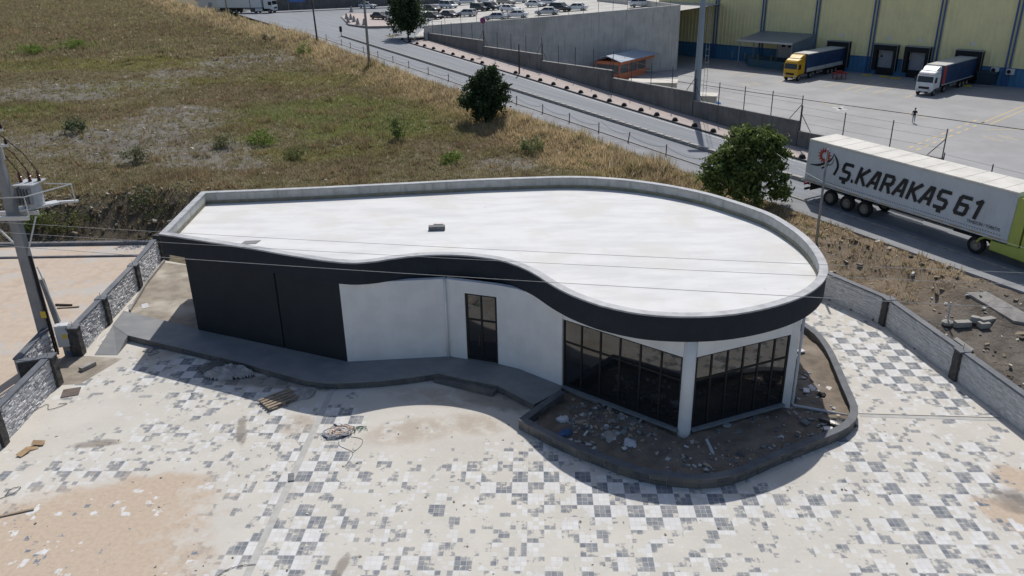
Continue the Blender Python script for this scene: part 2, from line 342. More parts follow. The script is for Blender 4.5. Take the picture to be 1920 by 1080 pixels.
ribbon('kerb', -2.0, 150, lambda s: nfar(s) - 0.16, lambda s: nfar(s) - 0.003, 0.138, surf('dark kerb', (0.06, 0.06, 0.065), (0.1, 0.1, 0.1), 3), parent=pv, thick=0.3)
ribbon('edge_line', -2, 150, lambda s: nfar(s) - 0.62, lambda s: nfar(s) - 0.48, 0.004, m_white_line, parent=rd)
ns = ribbon('verge_footpath', -30, 150, -2.3, -0.3, 0.03, m_asph, thick=0.3); tag(ns, 'narrow grey path along the near road edge', kind='structure')
ribbon('kerb', -30, 150, -0.3, -0.13, 0.10, m_kerb, parent=ns, thick=0.3)
md = ribbon('median', -13.5, 150, 3.15, 3.55, 0.16, m_kerb, parent=rd, thick=0.3)
ksh = MB().box((0, 0, 0), (0.9, 0.36, 0.10)).mesh('median_block', surf('median block concrete', (0.40, 0.385, 0.36), (0.24, 0.23, 0.22), 2.5, 0.9, 0.3))
for i in range(96):
    s = -13 + i * 1.08; q = road(s, 3.35, 0.20); o = link('median_block', ksh, rd); o.location = q; o.rotation_euler = (0, 0.026, math.atan2(RD[1], RD[0]) + random.uniform(-.02, .02))
# junction plaza beyond the road's far end
jz = 5.62
JUN = [tuple(P(x, y, 5.26)[:2]) for x, y in [(745, 76), (797, 62), (832, 4), (832, -14), (350, -14), (385, 6), (450, 28), (520, 49), (600, 74), (640, 86)]]
jo = MB().add([(x, y, 5.262 if sn(x, y)[0] < -14 else float(zr(sn(x, y)[0])) - .01) for x, y in JUN], [tuple(range(len(JUN)))]).build('road_junction', m_road); tag(jo, 'wide asphalt junction where the road meets the car park', kind='structure')

# ------------------------------------------------------------------ car park and warehouse yard
m_lot = surf('pale dusty car park', (0.50, 0.485, 0.45), (0.42, 0.41, 0.385), 0.5, 0.9, 0.15, world=True, c3=(0.46, 0.45, 0.43))
lx = np.arange(-15, 150, 5.0); ly = np.array([0, 15, 30, 60, 120, 200.0]); v = []; f = []
for j, dy in enumerate(ly):
    for i, x in enumerate(lx):
        y0 = RETA[1] + (min(x, RETB[0]) - RETA[0]) * (RETB[1] - RETA[1]) / (RETB[0] - RETA[0]) + 0.2 + max(0, x - RETB[0]) * 1.3
        v.append((x, y0 + dy, float(zpark(x, 0))))
for j in range(len(ly) - 1):
    for i in range(len(lx) - 1): k = j * len(lx) + i; f.append((k, k + 1, k + 1 + len(lx), k + len(lx)))
lot = MB().add(v, f).build('car_park', m_lot); tag(lot, 'pale dusty car park above the retaining wall', kind='structure')
t = NT('worn yard concrete'); vp = t.pos(); c = t.mix(t.ramp(t.noise(vp, 0.18, 5, 0.6), 0.35, 0.65), (0.335, 0.335, 0.337), (0.28, 0.28, 0.283)); c = t.mix(t.math('MULTIPLY', t.ramp(t.noise(vp, 0.9, 6, 0.72), 0.55, 0.75), 0.4), c, (0.2, 0.2, 0.205))
c = t.mix(t.math('MULTIPLY', t.ramp(t.noise(vp, 0.09, 3), 0.55, 0.7), 0.5), c, (0.345, 0.33, 0.305)); t.set(t.b.inputs['Base Color'], c); t.b.inputs['Roughness'].default_value = 0.85; t.bump(t.noise(vp, 30, 3), 0.15, 0.01); m_yard = t.m
W0, W1 = P(1275, 103, YARD_Z), P(1920, 165, YARD_Z); WD = (W1 - W0) / np.linalg.norm(W1 - W0); WN = np.array([WD[1], -WD[0], 0]); 
if WN[1] > 0: WN = -WN
yp = [road(-1, nwall(-1) + 0.1)[:2], road(75, nwall(75) + 0.1)[:2], road(150, nwall(150) + 0.1)[:2], (150, -30), (W1 + WD * 70)[:2], (W0 - WD * 25)[:2]]
yo = MB().add([(x, y, YARD_Z) for x, y in yp], [tuple(range(len(yp)))]).build('loading_yard', m_yard); tag(yo, 'wide grey loading yard in front of the warehouse', kind='structure')
m_yel = surf('faded yellow marking', (0.62, 0.45, 0.14), (0.46, 0.38, 0.2), 4, 0.7, 0, world=True)
def yline(a, b, wd=0.16, m=m_yel):
    A = P(*a, YARD_Z + 0.004); B = P(*b, YARD_Z + 0.004); d = (B - A)[:2]; d /= np.linalg.norm(d); n = np.array([-d[1], d[0], 0]) * wd / 2
    MB().add([A - n, B - n, B + n, A + n], [(0, 1, 2, 3)]).build('painted_line', m, yo)
for a, b in [((1545, 163), (1606, 148)), ((1582, 169), (1641, 152)), ((1603, 171), (1661, 154)), ((1637, 175), (1698, 158)), ((1388, 144), (1448, 131)), ((1368, 139), (1420, 129)), ((1391, 157), (1406, 161)), ((1412, 155), (1427, 159)), ((1697, 183), (1712, 178)), ((1843, 255), (1880, 265)), ((1869, 253), (1909, 263)), ((1840, 231), (1920, 198)), ((1856, 233), (1920, 206)), ((1540, 192), (1570, 199)), ((1690, 212), (1740, 221)), ((1850, 243), (1915, 243)), ((1455, 154), (1468, 151))]: yline(a, b)
for i in range(9):
    a, b = (1705 + i * 15, 277 - i * 6.2), (1712 + i * 15, 274 - i * 6.2); yline(a, b, 0.22); yline((a[0] + 14, a[1] + 4), (b[0] + 14, b[1] + 4), 0.22)
yline((1561, 201), (1588, 206), 0.7, m_white_line); yline((1570, 207), (1580, 200), 0.5, m_white_line)
cx = [P(1250, 150, YARD_Z + 0.006), P(1500, 186, YARD_Z + 0.006), P(1720, 216, YARD_Z + 0.006), P(1930, 245, YARD_Z + 0.006)]
MB().tube(cx, 0.07, 5).build('floor_seam', surf('black cable cover', (0.05, 0.05, 0.055)), yo)

# ------------------------------------------------------------------ left plot: sand over pavers
t = NT('sand over pavers'); vp = t.pos(); n1 = t.noise(vp, 0.28, 6, 0.62); n2 = t.noise(vp, 2.4, 4)
bk = t.n('TexBrick'); t.set(bk.inputs['Vector'], vp); bk.inputs['Scale'].default_value = 4.0; bk.inputs['Color1'].default_value = (0.46, 0.45, 0.44, 1); bk.inputs['Color2'].default_value = (0.40, 0.395, 0.39, 1); bk.inputs['Mortar'].default_value = (0.50, 0.43, 0.35, 1); bk.inputs['Mortar Size'].default_value = 0.03
sand = t.mix(t.ramp(n2, 0.35, 0.65), (0.51, 0.42, 0.335), (0.46, 0.38, 0.305)); sand = t.mix(t.ramp(t.noise(vp, 0.6, 3), 0.5, 0.7), sand, (0.43, 0.345, 0.27))
mask = t.ramp(t.math('ADD', n1, t.math('MULTIPLY', t.math('SUBTRACT', n2, 0.5), 0.25)), 0.5, 0.58)
t.set(t.b.inputs['Base Color'], t.mix(t.math('MULTIPLY', mask, 0.85), sand, bk.outputs[0])); t.b.inputs['Roughness'].default_value = 0.95; t.bump(t.noise(vp, 12, 5), 0.3, 0.02); m_sand = t.m
LWP = [(302, 487), (262, 541), (204, 607), (150, 668)]; LW = [P(x, y, 0)[:2] for x, y in LWP]
LF = [P(x, y, 0)[:2] for x, y in [(113, 718), (7, 834)]]; dv = LF[1] - LF[0]; LF.append(LF[1] + dv / np.linalg.norm(dv) * 12)
lp = [(-95, -60), (LF[2][0] - 0.1, -60), LF[2] - (0.1, 0), LF[1] - (0.1, 0), LF[0] - (0.1, 0), LW[3] - (0.15, 0), LW[0] - (0.15, 0), LPB[1] + (0, 0.3), (-95, LPB[0][1] + 0.3)]
o = MB().add([(x, y, -0.004) for x, y in lp], [tuple(range(len(lp)))]).build('sandy_plot', m_sand); tag(o, 'sand covered paved plot left of the boundary wall', kind='structure')
plot = o
for (y0, y1, h, wd, nm) in [(463, 457, 0.22, 0.35, 'kerb'), (487, 480, 0.1, 0.16, 'kerb')]:
    a = P(-400, y0 + 4, 0); b = P(284 if y0 < 470 else 262, y1 + (0 if y0 < 470 else 0), 0); L = np.linalg.norm(b - a); nseg = int(L / 1.5)
    km = MB().box((0, 0, h / 2), (L / nseg - 0.02, wd, h)).mesh('kerb_stone', surf('dark kerb stone', (0.12, 0.125, 0.14), (0.17, 0.17, 0.18), 3, 0.85, 0.2))
    for i in range(nseg):
        q = a + (b - a) * (i + 0.5) / nseg; k = link('kerb_stone', km, plot); k.location = q; k.rotation_euler = (0, 0, math.atan2(b[1] - a[1], b[0] - a[0]))

# ------------------------------------------------------------------ checkered paving of the forecourt
GB = np.array([math.cos(math.radians(2.15)), -math.sin(math.radians(2.15))]); GA = np.array([math.sin(math.radians(2.0)), math.cos(math.radians(2.0))]); GO = np.array([1.66, 25.38])
PU, PV = 0.592 / 3, 0.663 / 3
def paving_mat(name, tile):
    t = NT(name); vp = t.pos(); d = t.vmath('SUBTRACT', vp, (GO[0], GO[1], 0))
    u = t.math('DIVIDE', t.vmath('DOT_PRODUCT', d, (GB[0], GB[1], 0)), PU); v = t.math('DIVIDE', t.vmath('DOT_PRODUCT', d, (GA[0], GA[1], 0)), PV)
    def wn(a, b, k):
        c = t.n('CombineXYZ'); t.set(c.inputs[0], a); t.set(c.inputs[1], b); c.inputs[2].default_value = k; w_ = t.n('TexWhiteNoise', noise_dimensions='3D'); t.set(w_.inputs[0], c.outputs[0]); return w_.outputs[0]
    fu, fv = t.math('FLOOR', u), t.math('FLOOR', v); ku, kv = t.math('FLOOR', t.math('DIVIDE', u, 3.0)), t.math('FLOOR', t.math('DIVIDE', v, 3.0))
    par = t.math('FLOORED_MODULO', t.math('ADD', ku, kv), 2.0); r1 = wn(fu, fv, 1.3); r2 = wn(ku, kv, 7.7); r3 = wn(fu, fv, 3.9)
    n1 = t.noise(vp, 0.16, 2); n2 = t.noise(vp, 1.25, 4, 0.62); n3 = t.noise(vp, 6.0, 4, 0.6); n4 = t.noise(vp, 0.5, 3)
    raw = t.math('MULTIPLY_ADD', t.math('SUBTRACT', n1, 0.5), 0.65, 0.05); raw = t.math('MULTIPLY_ADD', t.math('SUBTRACT', n2, 0.5), 1.45, raw); raw = t.math('MULTIPLY_ADD', t.math('SUBTRACT', n3, 0.5), 0.45, raw)
    raw = t.math('MULTIPLY_ADD', t.math('SUBTRACT', r1, 0.5), 0.38, raw); raw = t.math('MULTIPLY_ADD', t.math('SUBTRACT', r2, 0.5), 0.3, raw)
    wob = t.math('MULTIPLY', t.math('SUBTRACT', n2, 0.5), 2.2)
    def ellp(px, py, rx, ry, rot=0.0):
        q = P(px, py, 0); return t.ell(vp, q[0], q[1], rx, ry, rot, wob)
    def acc(lst):
        r = None
        for a in lst:
            e = ellp(*a); r = e if r is None else t.math('MAXIMUM', r, e)
        return r
    raw = t.math('MULTIPLY_ADD', acc([(1180, 935, 5.5, 1.5, -0.25), (1400, 945, 4, 1.2, 0.2), (1700, 690, 2.6, 5.0, 0.3), (340, 690, 3.5, 1.2, -0.2), (600, 900, 0.7, 9), (500, 1000, 0.8, 6), (330, 700, 2, 1.5)]), -0.2, raw)
    raw = t.math('MULTIPLY_ADD', acc([(830, 800, 4.2, 2.6, 0.1), (230, 670, 3, 1.3, 0), (1500, 890, 2.2, 1.0, 0.4), (120, 800, 4, 2.2, 0.6), (750, 740, 5, 1.2, 0.0)]), 0.3, raw)
    dust = t.ramp(raw, -0.035, 0.05)
    dk = t.mix(r3, (0.15, 0.168, 0.195), (0.205, 0.222, 0.248)); lt = t.mix(r3, (0.585, 0.588, 0.59), (0.66, 0.66, 0.655))
    til = t.mix(t.math('GREATER_THAN', par, 0.5), dk, lt)
    film = t.math('MULTIPLY', t.ramp(t.math('ADD', raw, 0.30), -0.1, 0.35), 0.38)
    dcol = t.mix(t.ramp(n4, 0.35, 0.65), (0.57, 0.543, 0.49), (0.525, 0.50, 0.452)); dcol = t.mix(t.math('MULTIPLY', t.ramp(n3, 0.5, 0.72), 0.4), dcol, (0.625, 0.595, 0.545))
    smask = acc([(130, 1000, 5.0, 3.2, 0.3), (270, 915, 2.6, 0.9, 0.2), (60, 1060, 6, 3), (1895, 965, 1.3, 0.9, -0.8), (1910, 900, 0.8, 1.1, 0.4)]); scol = t.mix(t.ramp(n3, 0.4, 0.65), (0.51, 0.415, 0.325), (0.455, 0.375, 0.295))
    col = t.mix(film, til, dcol) if tile else t.mix(0.5, dcol, (0.48, 0.465, 0.44))
    col = t.mix(dust, col, dcol)
    col = t.mix(t.math('MULTIPLY', smask, t.ramp(t.math('ADD', raw, 0.26), -0.02, 0.05)), col, scol)
    dirt = acc([(453, 810, 0.24, 1.25, 0.3), (183, 832, 1.1, 0.3, 0.1), (640, 1062, 0.22, 0.65, -0.15), (1905, 940, 0.9, 0.8), (480, 715, 2.4, 0.6, -0.2), (930, 748, 2.0, 0.9, -0.5), (585, 722, 1.6, .5, -.2)])
    col = t.mix(t.math('MULTIPLY', dirt, 0.72), col, (0.215, 0.185, 0.155))
    d2 = acc([(770, 808, 2.3, 1.1, 0.2), (890, 795, 1.5, 0.9, -0.3), (560, 795, 1.0, 0.9, 0.3), (640, 705, 2.2, 0.8), (830, 745, 3.0, 0.9, -0.2), (300, 660, 1.2, 1.0)])
    col = t.mix(t.math('MULTIPLY', d2, t.math('MULTIPLY', t.ramp(n2, 0.3, 0.62), 0.8)), col, (0.41, 0.35, 0.285))
    t.set(t.b.inputs['Base Color'], col); t.b.inputs['Roughness'].default_value = 0.9; t.b.inputs['Specular IOR Level'].default_value = 0.2; t.bump(t.math('ADD', t.noise(vp, 25, 4), dust), 0.25, 0.008); return t.m
m_pav, m_pavbase = paving_mat('dusty two tone pavers', True), paving_mat('dust in paver joints', False)
FC = [(-40, 4), (RW[-1][0], 4)] + [tuple(p) for p in RW[::-1]] + [(8, 44), (-16, 46), tuple(LW[0]), tuple(LW[3]), tuple(LF[0]), tuple(LF[1]), tuple(LF[2])]
FC = np.array(FC[2:] if LF[2][1] < 4 else FC[1:])
fc = MB().add([(x, y, -0.0005) for x, y in FC], [tuple(range(len(FC)))]).build('forecourt', m_pavbase); tag(fc, 'dusty checkered forecourt paving around the building', kind='structure')
iu = np.arange(-150, 180); iv = np.arange(-70, 100); IU, IV = np.meshgrid(iu, iv); IU = IU.ravel(); IV = IV.ravel()
CX = GO[0] + (IU + 0.5) * PU * GB[0] + (IV + 0.5) * PV * GA[0]; CY = GO[1] + (IU + 0.5) * PU * GB[1] + (IV + 0.5) * PV * GA[1]
keep = poly_dist(CX, CY, FC) < -0.35
STR = (np.array([-8.25, 29.16]) - GO); us = STR @ GB                     # concrete joint strip along the slope direction
uu = (CX - GO[0]) * GB[0] + (CY - GO[1]) * GB[1]; keep &= ~((uu > us - 0.30) & (uu < us - 0.02))
bo = np.array([P(*p, 0.2)[:2] for p in [(400, 590), (660, 640), (840, 630), (1060, 690), (1280, 770), (1450, 720), (1470, 560), (1200, 420), (420, 430)]]); keep &= ~(poly_dist(CX, CY, bo) < 0)
(pp, Z) = proj(np.stack([CX, CY, np.zeros_like(CX)], -1)); vis = (pp[:, 0] > -60) & (pp[:, 0] < 1980) & (pp[:, 1] < 1130) & (pp[:, 1] > 300); keep &= vis
CX, CY, pp, Z, IU, IV = CX[keep], CY[keep], pp[keep], Z[keep], IU[keep], IV[keep]
infr = (pp[:, 0] > 5) & (pp[:, 0] < 1915) & (pp[:, 1] < 1074); order = np.argsort(np.where(infr, Z, 1e9)); near = order[:300]; rest = np.setdiff1d(np.arange(len(CX)), near)
hu, hv = PU / 2 - 0.0055, PV / 2 - 0.0055
q = MB(); B3 = np.array([GB[0], GB[1], 0]); A3 = np.array([GA[0], GA[1], 0]); cs = [-hu * B3 - hv * A3, hu * B3 - hv * A3, hu * B3 + hv * A3, -hu * B3 + hv * A3]
q.add([c_ * 1.0 + (0, 0, -0.03) for c_ in cs] + [c_ * 1.0 + (0, 0, -0.0005) for c_ in cs] + [c_ * 0.992 for c_ in cs], [(0, 1, 5, 4), (1, 2, 6, 5), (2, 3, 7, 6), (3, 0, 4, 7), (4, 5, 9, 8), (5, 6, 10, 9), (6, 7, 11, 10), (7, 4, 8, 11), (8, 9, 10, 11)])
pm = q.mesh('paver', m_pav)
for i in near:
    o = link('paver', pm, fc); o.location = (CX[i], CY[i], random.uniform(-.0002, .0003)); o.rotation_euler = (random.uniform(-.004, .004), random.uniform(-.004, .004), 0)
tv = np.array(q.v); tf = np.array(q.f); n = len(rest)
TZ = RNG.uniform(-.0002, .0003, n); tl = RNG.uniform(-.002, .002, (n, 2))
VV = tv[None] + np.stack([CX[rest], CY[rest], TZ], -1)[:, None, :]; VV[:, :, 2] += tv[None, :, 0] * tl[:, :1] + tv[None, :, 1] * tl[:, 1:]
FF = (tf[None] + (np.arange(n) * len(tv))[:, None, None]).reshape(-1, 4)
o = link('paver_field', np_mesh('paver_field', VV.reshape(-1, 3), FF, m_pav), fc); o['kind'] = 'stuff'
m_strip = surf('pale joint concrete', (0.46, 0.455, 0.435), (0.40, 0.395, 0.375), 3, 0.9, 0.2, world=True)
ca = GO + GB * (us - 0.16); s0 = ca + GA * (-3.6 - (ca - GO) @ GA); pts = [s0 + GA * k for k in (-4.5, 11.0)]
MB().box(((pts[0] + pts[1])[0] / 2, (pts[0] + pts[1])[1] / 2, 0.0), (0.26, 15.5, 0.012), rz=-math.radians(2.0)).build('joint_strip', m_strip, fc)
a, b = P(1612, 779, 0)[:2], P(1880, 787, 0)[:2]; MB().bar((*a, 0.0), (*b, 0.0), 0.22, 0.014).build('joint_strip', m_strip, fc)
MB().bar((*(a + (0, .14)), 0.006), (*(b + (0, .14)), 0.006), 0.03, 0.012).build('drain_gap', surf('drain gap', (0.09, 0.085, 0.08)), fc)

# ------------------------------------------------------------------ the white and charcoal building
m_navy = surf('charcoal fascia render', (0.020, 0.026, 0.036), (0.017, 0.022, 0.03), 2, 0.75, 0.08, spec=0.3)
m_panel = surf('charcoal wall cladding', (0.019, 0.024, 0.031), (0.016, 0.02, 0.026), 1.2, 0.7, 0.08, spec=0.3)
m_plaster = surf('white wall render', (0.74, 0.745, 0.75), (0.68, 0.685, 0.69), 1.1, 0.9, 0.08, streak=0.06)
m_cap = surf('grey parapet coping', (0.40, 0.41, 0.425), (0.30, 0.31, 0.325), 2.0, 0.6, 0.1, c3=(0.46, 0.465, 0.47))
m_parap = surf('raw parapet concrete', (0.50, 0.50, 0.475), (0.40, 0.40, 0.375), 1.6, 0.9, 0.25, streak=0.55, c3=(0.44, 0.44, 0.40))
m_skirt = surf('stained skirting', (0.27, 0.25, 0.17), (0.20, 0.19, 0.15), 2, 0.85, 0.2)
t = NT('white roof screed'); v = t.pos(); mp = t.n('Mapping'); t.set(mp.inputs[0], v); mp.inputs['Rotation'].default_value = (0, 0, 0.6); mp.inputs['Scale'].default_value = (0.6, 2.2, 1)
c = t.mix(t.ramp(t.noise(mp.outputs[0], 0.5, 5, 0.6), 0.38, 0.68), (0.655, 0.658, 0.655), (0.565, 0.568, 0.572)); c = t.mix(t.math('MULTIPLY', t.ramp(t.noise(v, 0.35, 4, 0.6), 0.48, 0.68), 0.75), c, (0.575, 0.56, 0.53)); c = t.mix(t.math('MULTIPLY', t.ramp(t.noise(v, 1.7, 6, 0.75), 0.62, 0.72), 0.5), c, (0.47, 0.47, 0.46))
t.set(t.b.inputs['Base Color'], c); t.b.inputs['Roughness'].default_value = 0.8; t.bump(t.noise(v, 6, 5), 0.15, 0.02); m_roof = t.m
bx = P(700, 640, 0); BLD = thing('pavilion_building', 'single storey white building with wavy charcoal roof fascia and glazed corner', 'building', (bx[0], bx[1], 0))
inn = offset_path(OUT, 0.30); inn[0] = OUT[0] + 0.3 * (np.array([0.75, 0.65])); inn[-1] = OUT[-1] + np.array([0.33, -0.32]); nO = len(OUT)
ZS = HT - 0.68
def shell(path, z0, z1): 
    n = len(path); return MB().add([(p[0], p[1], z0) for p in path] + [(p[0], p[1], z1) for p in path], [(i, (i + 1) % n, n + (i + 1) % n, n + i) for i in range(n)])
fas = shell(OUT, HT - 1.1, HT - 0.06).build('fascia', m_navy, BLD, True, fix=True)
capo = offset_path(OUT, -0.03); capi = offset_path(OUT, 0.33); capo[0] = OUT[0] + (-0.05, -0.03); capi[0] = inn[0] + (0.02, 0.02); capo[-1] = OUT[-1] + (-0.03, 0.03); capi[-1] = inn[-1] + (0.02, -0.02)
# coping in separate lengths
st = 6
for i in range(0, nO, st):
    j = min(i + st, nO - 1) if i + st < nO - 1 else nO - 1
    idx_ = list(range(i, j + 1))
    if len(idx_) < 2: continue
    m = MB(); rings = [[(*capo[k], HT - 0.07), (*capi[k], HT - 0.07), (*capi[k], HT + random.uniform(-.002, .002)), (*capo[k], HT)] for k in idx_]; 
    m.loft(rings); m.build('coping', m_cap, BLD, True)
m = MB(); m.loft([[(*capo[k], HT - 0.07), (*capi[k], HT - 0.07), (*capi[k], HT), (*capo[k], HT)] for k in (nO - 1, 0)]); m.build('coping', m_cap, BLD, True)
shell(inn, ZS, HT - 0.05).build('parapet_inner', m_parap, BLD, True)
sk = offset_path(inn, 0.025); sk[0] = inn[0] + (0.02, 0.02); sk[-1] = inn[-1] + (0.02, -0.02)
skm = shell(sk, ZS - 0.02, ZS + 0.20); skm.build('skirting', m_skirt, BLD, True)
MB().add([(p[0], p[1], ZS) for p in inn], [tuple(range(nO))]).build('roof', m_roof, BLD, True, fix=False)
MB().add([(p[0], p[1], HT - 1.1) for p in OUT], [tuple(range(nO))[::-1]]).build('soffit', m_plaster, BLD, True, fix=False)
DZ = 0.35
w1 = [P(x, y, DZ)[:2] for x, y in [(372, 618), (652, 678), (843, 668), (934, 682), (972, 691), (1053, 723)]]
g1 = [P(1054, 722, DZ)[:2], P(1271, 804, DZ)[:2]]; g2 = [P(1296, 804, DZ)[:2], P(1468, 756, DZ)[:2]]
lw = w1[0] + (inn[-1] - inn[0]) * 0.92                              # left side wall runs back along the roof edge
def wallseg(a, b, z0, z1, th, inward):
    a, b = np.array(a), np.array(b); d = (b - a) / np.linalg.norm(b - a); n = np.array([-d[1], d[0]]) * th * inward
    return MB().prism([a, b, b + n, a + n] if inward > 0 else [a + n, b + n, b, a], z0, z1)
ZW = HT - 1.1 - 0.003
pa, pb = w1[0], w1[1]; gap = (pb - pa) / np.linalg.norm(pb - pa); L = np.linalg.norm(pb - pa)
sp = P(537, 651, DZ)[:2]; ls = np.linalg.norm(sp - pa)
for l0, l1 in ((0, ls - 0.05), (ls + 0.05, L)): wallseg(pa + gap * l0, pa + gap * l1, 0.0, ZW, 0.25, 1).build('wall_panel', m_panel, BLD, True)
wallseg(pa + gap * (ls - 0.06), pa + gap * (ls + 0.06), 0.0, ZW - 0.3, 0.2, 1)
nn = np.array([-gap[1], gap[0]]); wallseg(pa + gap * (ls - 0.05) + nn * 0.06, pa + gap * (ls + 0.05) + nn * 0.06, 0, ZW, 0.1, 1).build('panel_joint', surf('black joint', (0.01, 0.01, 0.012)), BLD, True)
wallseg(lw, pa + nn * 0.0, 0.0, ZW, 0.25, 1).build('side_wall', m_panel, BLD, True)
wallseg(w1[1], w1[2], 0.0, ZW, 0.25, 1).build('wall', m_plaster, BLD, True)
# door wall with opening
da, db = P(876, 673.5, DZ)[:2], P(934, 682.5, DZ)[:2]; dd = (w1[3] - w1[2]) / np.linalg.norm(w1[3] - w1[2]); ta, tb = (da - w1[2]) @ dd, (db - w1[2]) @ dd
da, db = w1[2] + dd * ta, w1[2] + dd * tb; DT = DZ + 3.45
wallseg(w1[2], da, 0, ZW, 0.25, 1).build('wall', m_plaster, BLD, True); wallseg(db, w1[4], 0, ZW, 0.25, 1).build('wall', m_plaster, BLD, True); wallseg(da, db, DT, ZW, 0.25, 1).build('wall', m_plaster, BLD, True)
wallseg(w1[4], w1[5], 0, ZW, 0.25, 1).build('wall', m_plaster, BLD, True)
m_frame = paint('black anodised frame', (0.008, 0.0085, 0.0095), 0.7); m_glass = glass('dark reflective glazing', ior=1.85); m_handle = paint('steel handle', (0.12, 0.12, 0.12), 0.4, metal=1.0)
def frame_wall(a, b, z0, z1, cols, trans, fw, name, parent_label=None):
    a, b = np.array(a), np.array(b); d = (b - a) / np.linalg.norm(b - a); n = np.array([-d[1], d[0]]); L = np.linalg.norm(b - a); m = MB()
    xs = [L * i / cols for i in range(cols + 1)]
    def bx_(x0, x1, q0, q1, dep, off):
        p0, p1 = a + d * x0 + n * off, a + d * x1 + n * off; return [p0, p1, p1 + n * dep, p0 + n * dep], q0, q1
    for i, x in enumerate(xs):
        w_ = fw * (1.0 if 0 < i < cols else 1.3); x0 = min(max(x - w_ / 2, 0), L - w_); m.prism(*bx_(x0, x0 + w_, z0, z1, 0.10, 0.05))
    for zz in [z0 + fw / 2, z1 - fw / 2] + list(trans):
        for i in range(cols): m.prism(*bx_(xs[i] + fw * 0.64, xs[i + 1] - fw * 0.64, zz - fw / 2, zz + fw / 2, 0.09, 0.055))
    fr = m.build(name, m_frame, BLD, True)
    lev = [z0 + fw] + [zz for zz in trans] + [z1 - fw]
    for i in range(cols):
        for k in range(len(lev) - 1):
            MB().prism(*bx_(xs[i] + fw * 0.4, xs[i + 1] - fw * 0.4, lev[k] + (fw / 2 if k else 0) - 0.01, lev[k + 1] - (fw / 2 if k < len(lev) - 2 else 0) + 0.01, 0.02, 0.085 + random.uniform(-.002, .002))).build('pane', m_glass, fr, True)
    return fr, d, n
fr, d, n = frame_wall(da, db, DZ + 0.02, DT, 2, [DZ + 2.12], 0.085, 'entrance_door')
mid = (da + db) / 2; 
for sgn in (-1,): 
    q = mid + d * sgn * 0.10 - n * 0.02; MB().tube([(*q, DZ + 0.85), (*(q - n * 0.05), DZ + 0.87), (*(q - n * 0.05), DZ + 1.38), (*q, DZ + 1.4)], 0.018, 6).build('handle', m_handle, fr, True)
GT = DZ + 3.28
for a_, b_2, cols in ((g1[0], g1[1], 6), (g2[0], g2[1], 6)):
    fr, d, n = frame_wall(a_, b_2, DZ, GT, cols, [DZ + 2.2], 0.075, 'shop_window'); wallseg(a_, b_2, GT, ZW, 0.22, 1).build('lintel', m_plaster, BLD, True)
    a4, b4 = a_ - n * 0.14, b_2 - n * 0.14; MB().prism([a4, b4, b4 + n * 0.3, a4 + n * 0.3], DZ - 0.09, DZ - 0.004).build('sill', surf('blue grey sill stone', (0.22, 0.24, 0.26), (0.18, 0.2, 0.22), 3, 0.6), BLD, True)
    a5, b5 = a_ + n * 0.05, b_2 + n * 0.05; MB().prism([a5, b5, b5 + n * 0.2, a5 + n * 0.2], -0.3, DZ - 0.093).build('plinth', surf('raw plinth', (0.20, 0.175, 0.15), (0.07, 0.065, 0.06), 1.2, 0.95, 0.3), BLD, True)
    if a_ is g1[0]: MB().prism([a5 - n * .05 + d * 0.1, a5 - n * .05 + d * 1.9, a5 + d * 1.9, a5 + d * .1], -0.1, DZ - 0.1).build('plinth_board', surf('pale plinth board', (0.33, 0.29, 0.24), (0.27, 0.24, 0.2), 3, 0.9), BLD, True)
m_col = m_plaster
cc = (g1[1] + g2[0]) / 2 + np.array([0.0, 0.10]); MB().lathe([(0.27, -0.1), (0.275, 0.3), (0.27, 0.36), (0.265, 2.6), (0.265, ZW)], 20, (*cc, 0)).build('column', m_col, BLD, True, smooth=True)
cr = g2[1] + np.array([0.10, 0.10]); MB().prism([cr + (-.12, -.06), cr + (.2, -.14), cr + (.28, .3), cr + (-.04, .36)], -0.1, ZW).build('column', m_col, BLD, True)
m_pipe = surf('grey plastic pipe', (0.55, 0.56, 0.58), (0.5, 0.5, 0.52), 4, 0.5, 0)
dp = P(842, 668.5, DZ)[:2] + np.array([-.02, -0.07]); MB().tube([(*dp, DZ + 0.01), (*dp, ZW)], 0.055, 8).build('drain_pipe', m_plaster, BLD, True, smooth=True)
pe = P(1590, 776, 0.2); cp = cr + np.array([0.30, -0.12]); MB().tube([(*cp, ZW), (*cp, 0.38), (cp[0] + .05, cp[1] - .02, 0.26), (pe[0], pe[1], 0.12)], 0.06, 8).build('drain_pipe', m_pipe, BLD, True, smooth=True)
back = offset_path(OUT, 0.75); bw = [lw + (0, 0)] + [back[k] for k in range(nO - 2, int(nO * 0.6), -3)] + [cr + (0.2, 0.4)]
for a_, b_2 in zip(bw[:-1], bw[1:]): wallseg(a_, b_2, -0.2, ZW, 0.2, -1).build('wall', m_plaster, BLD, True)
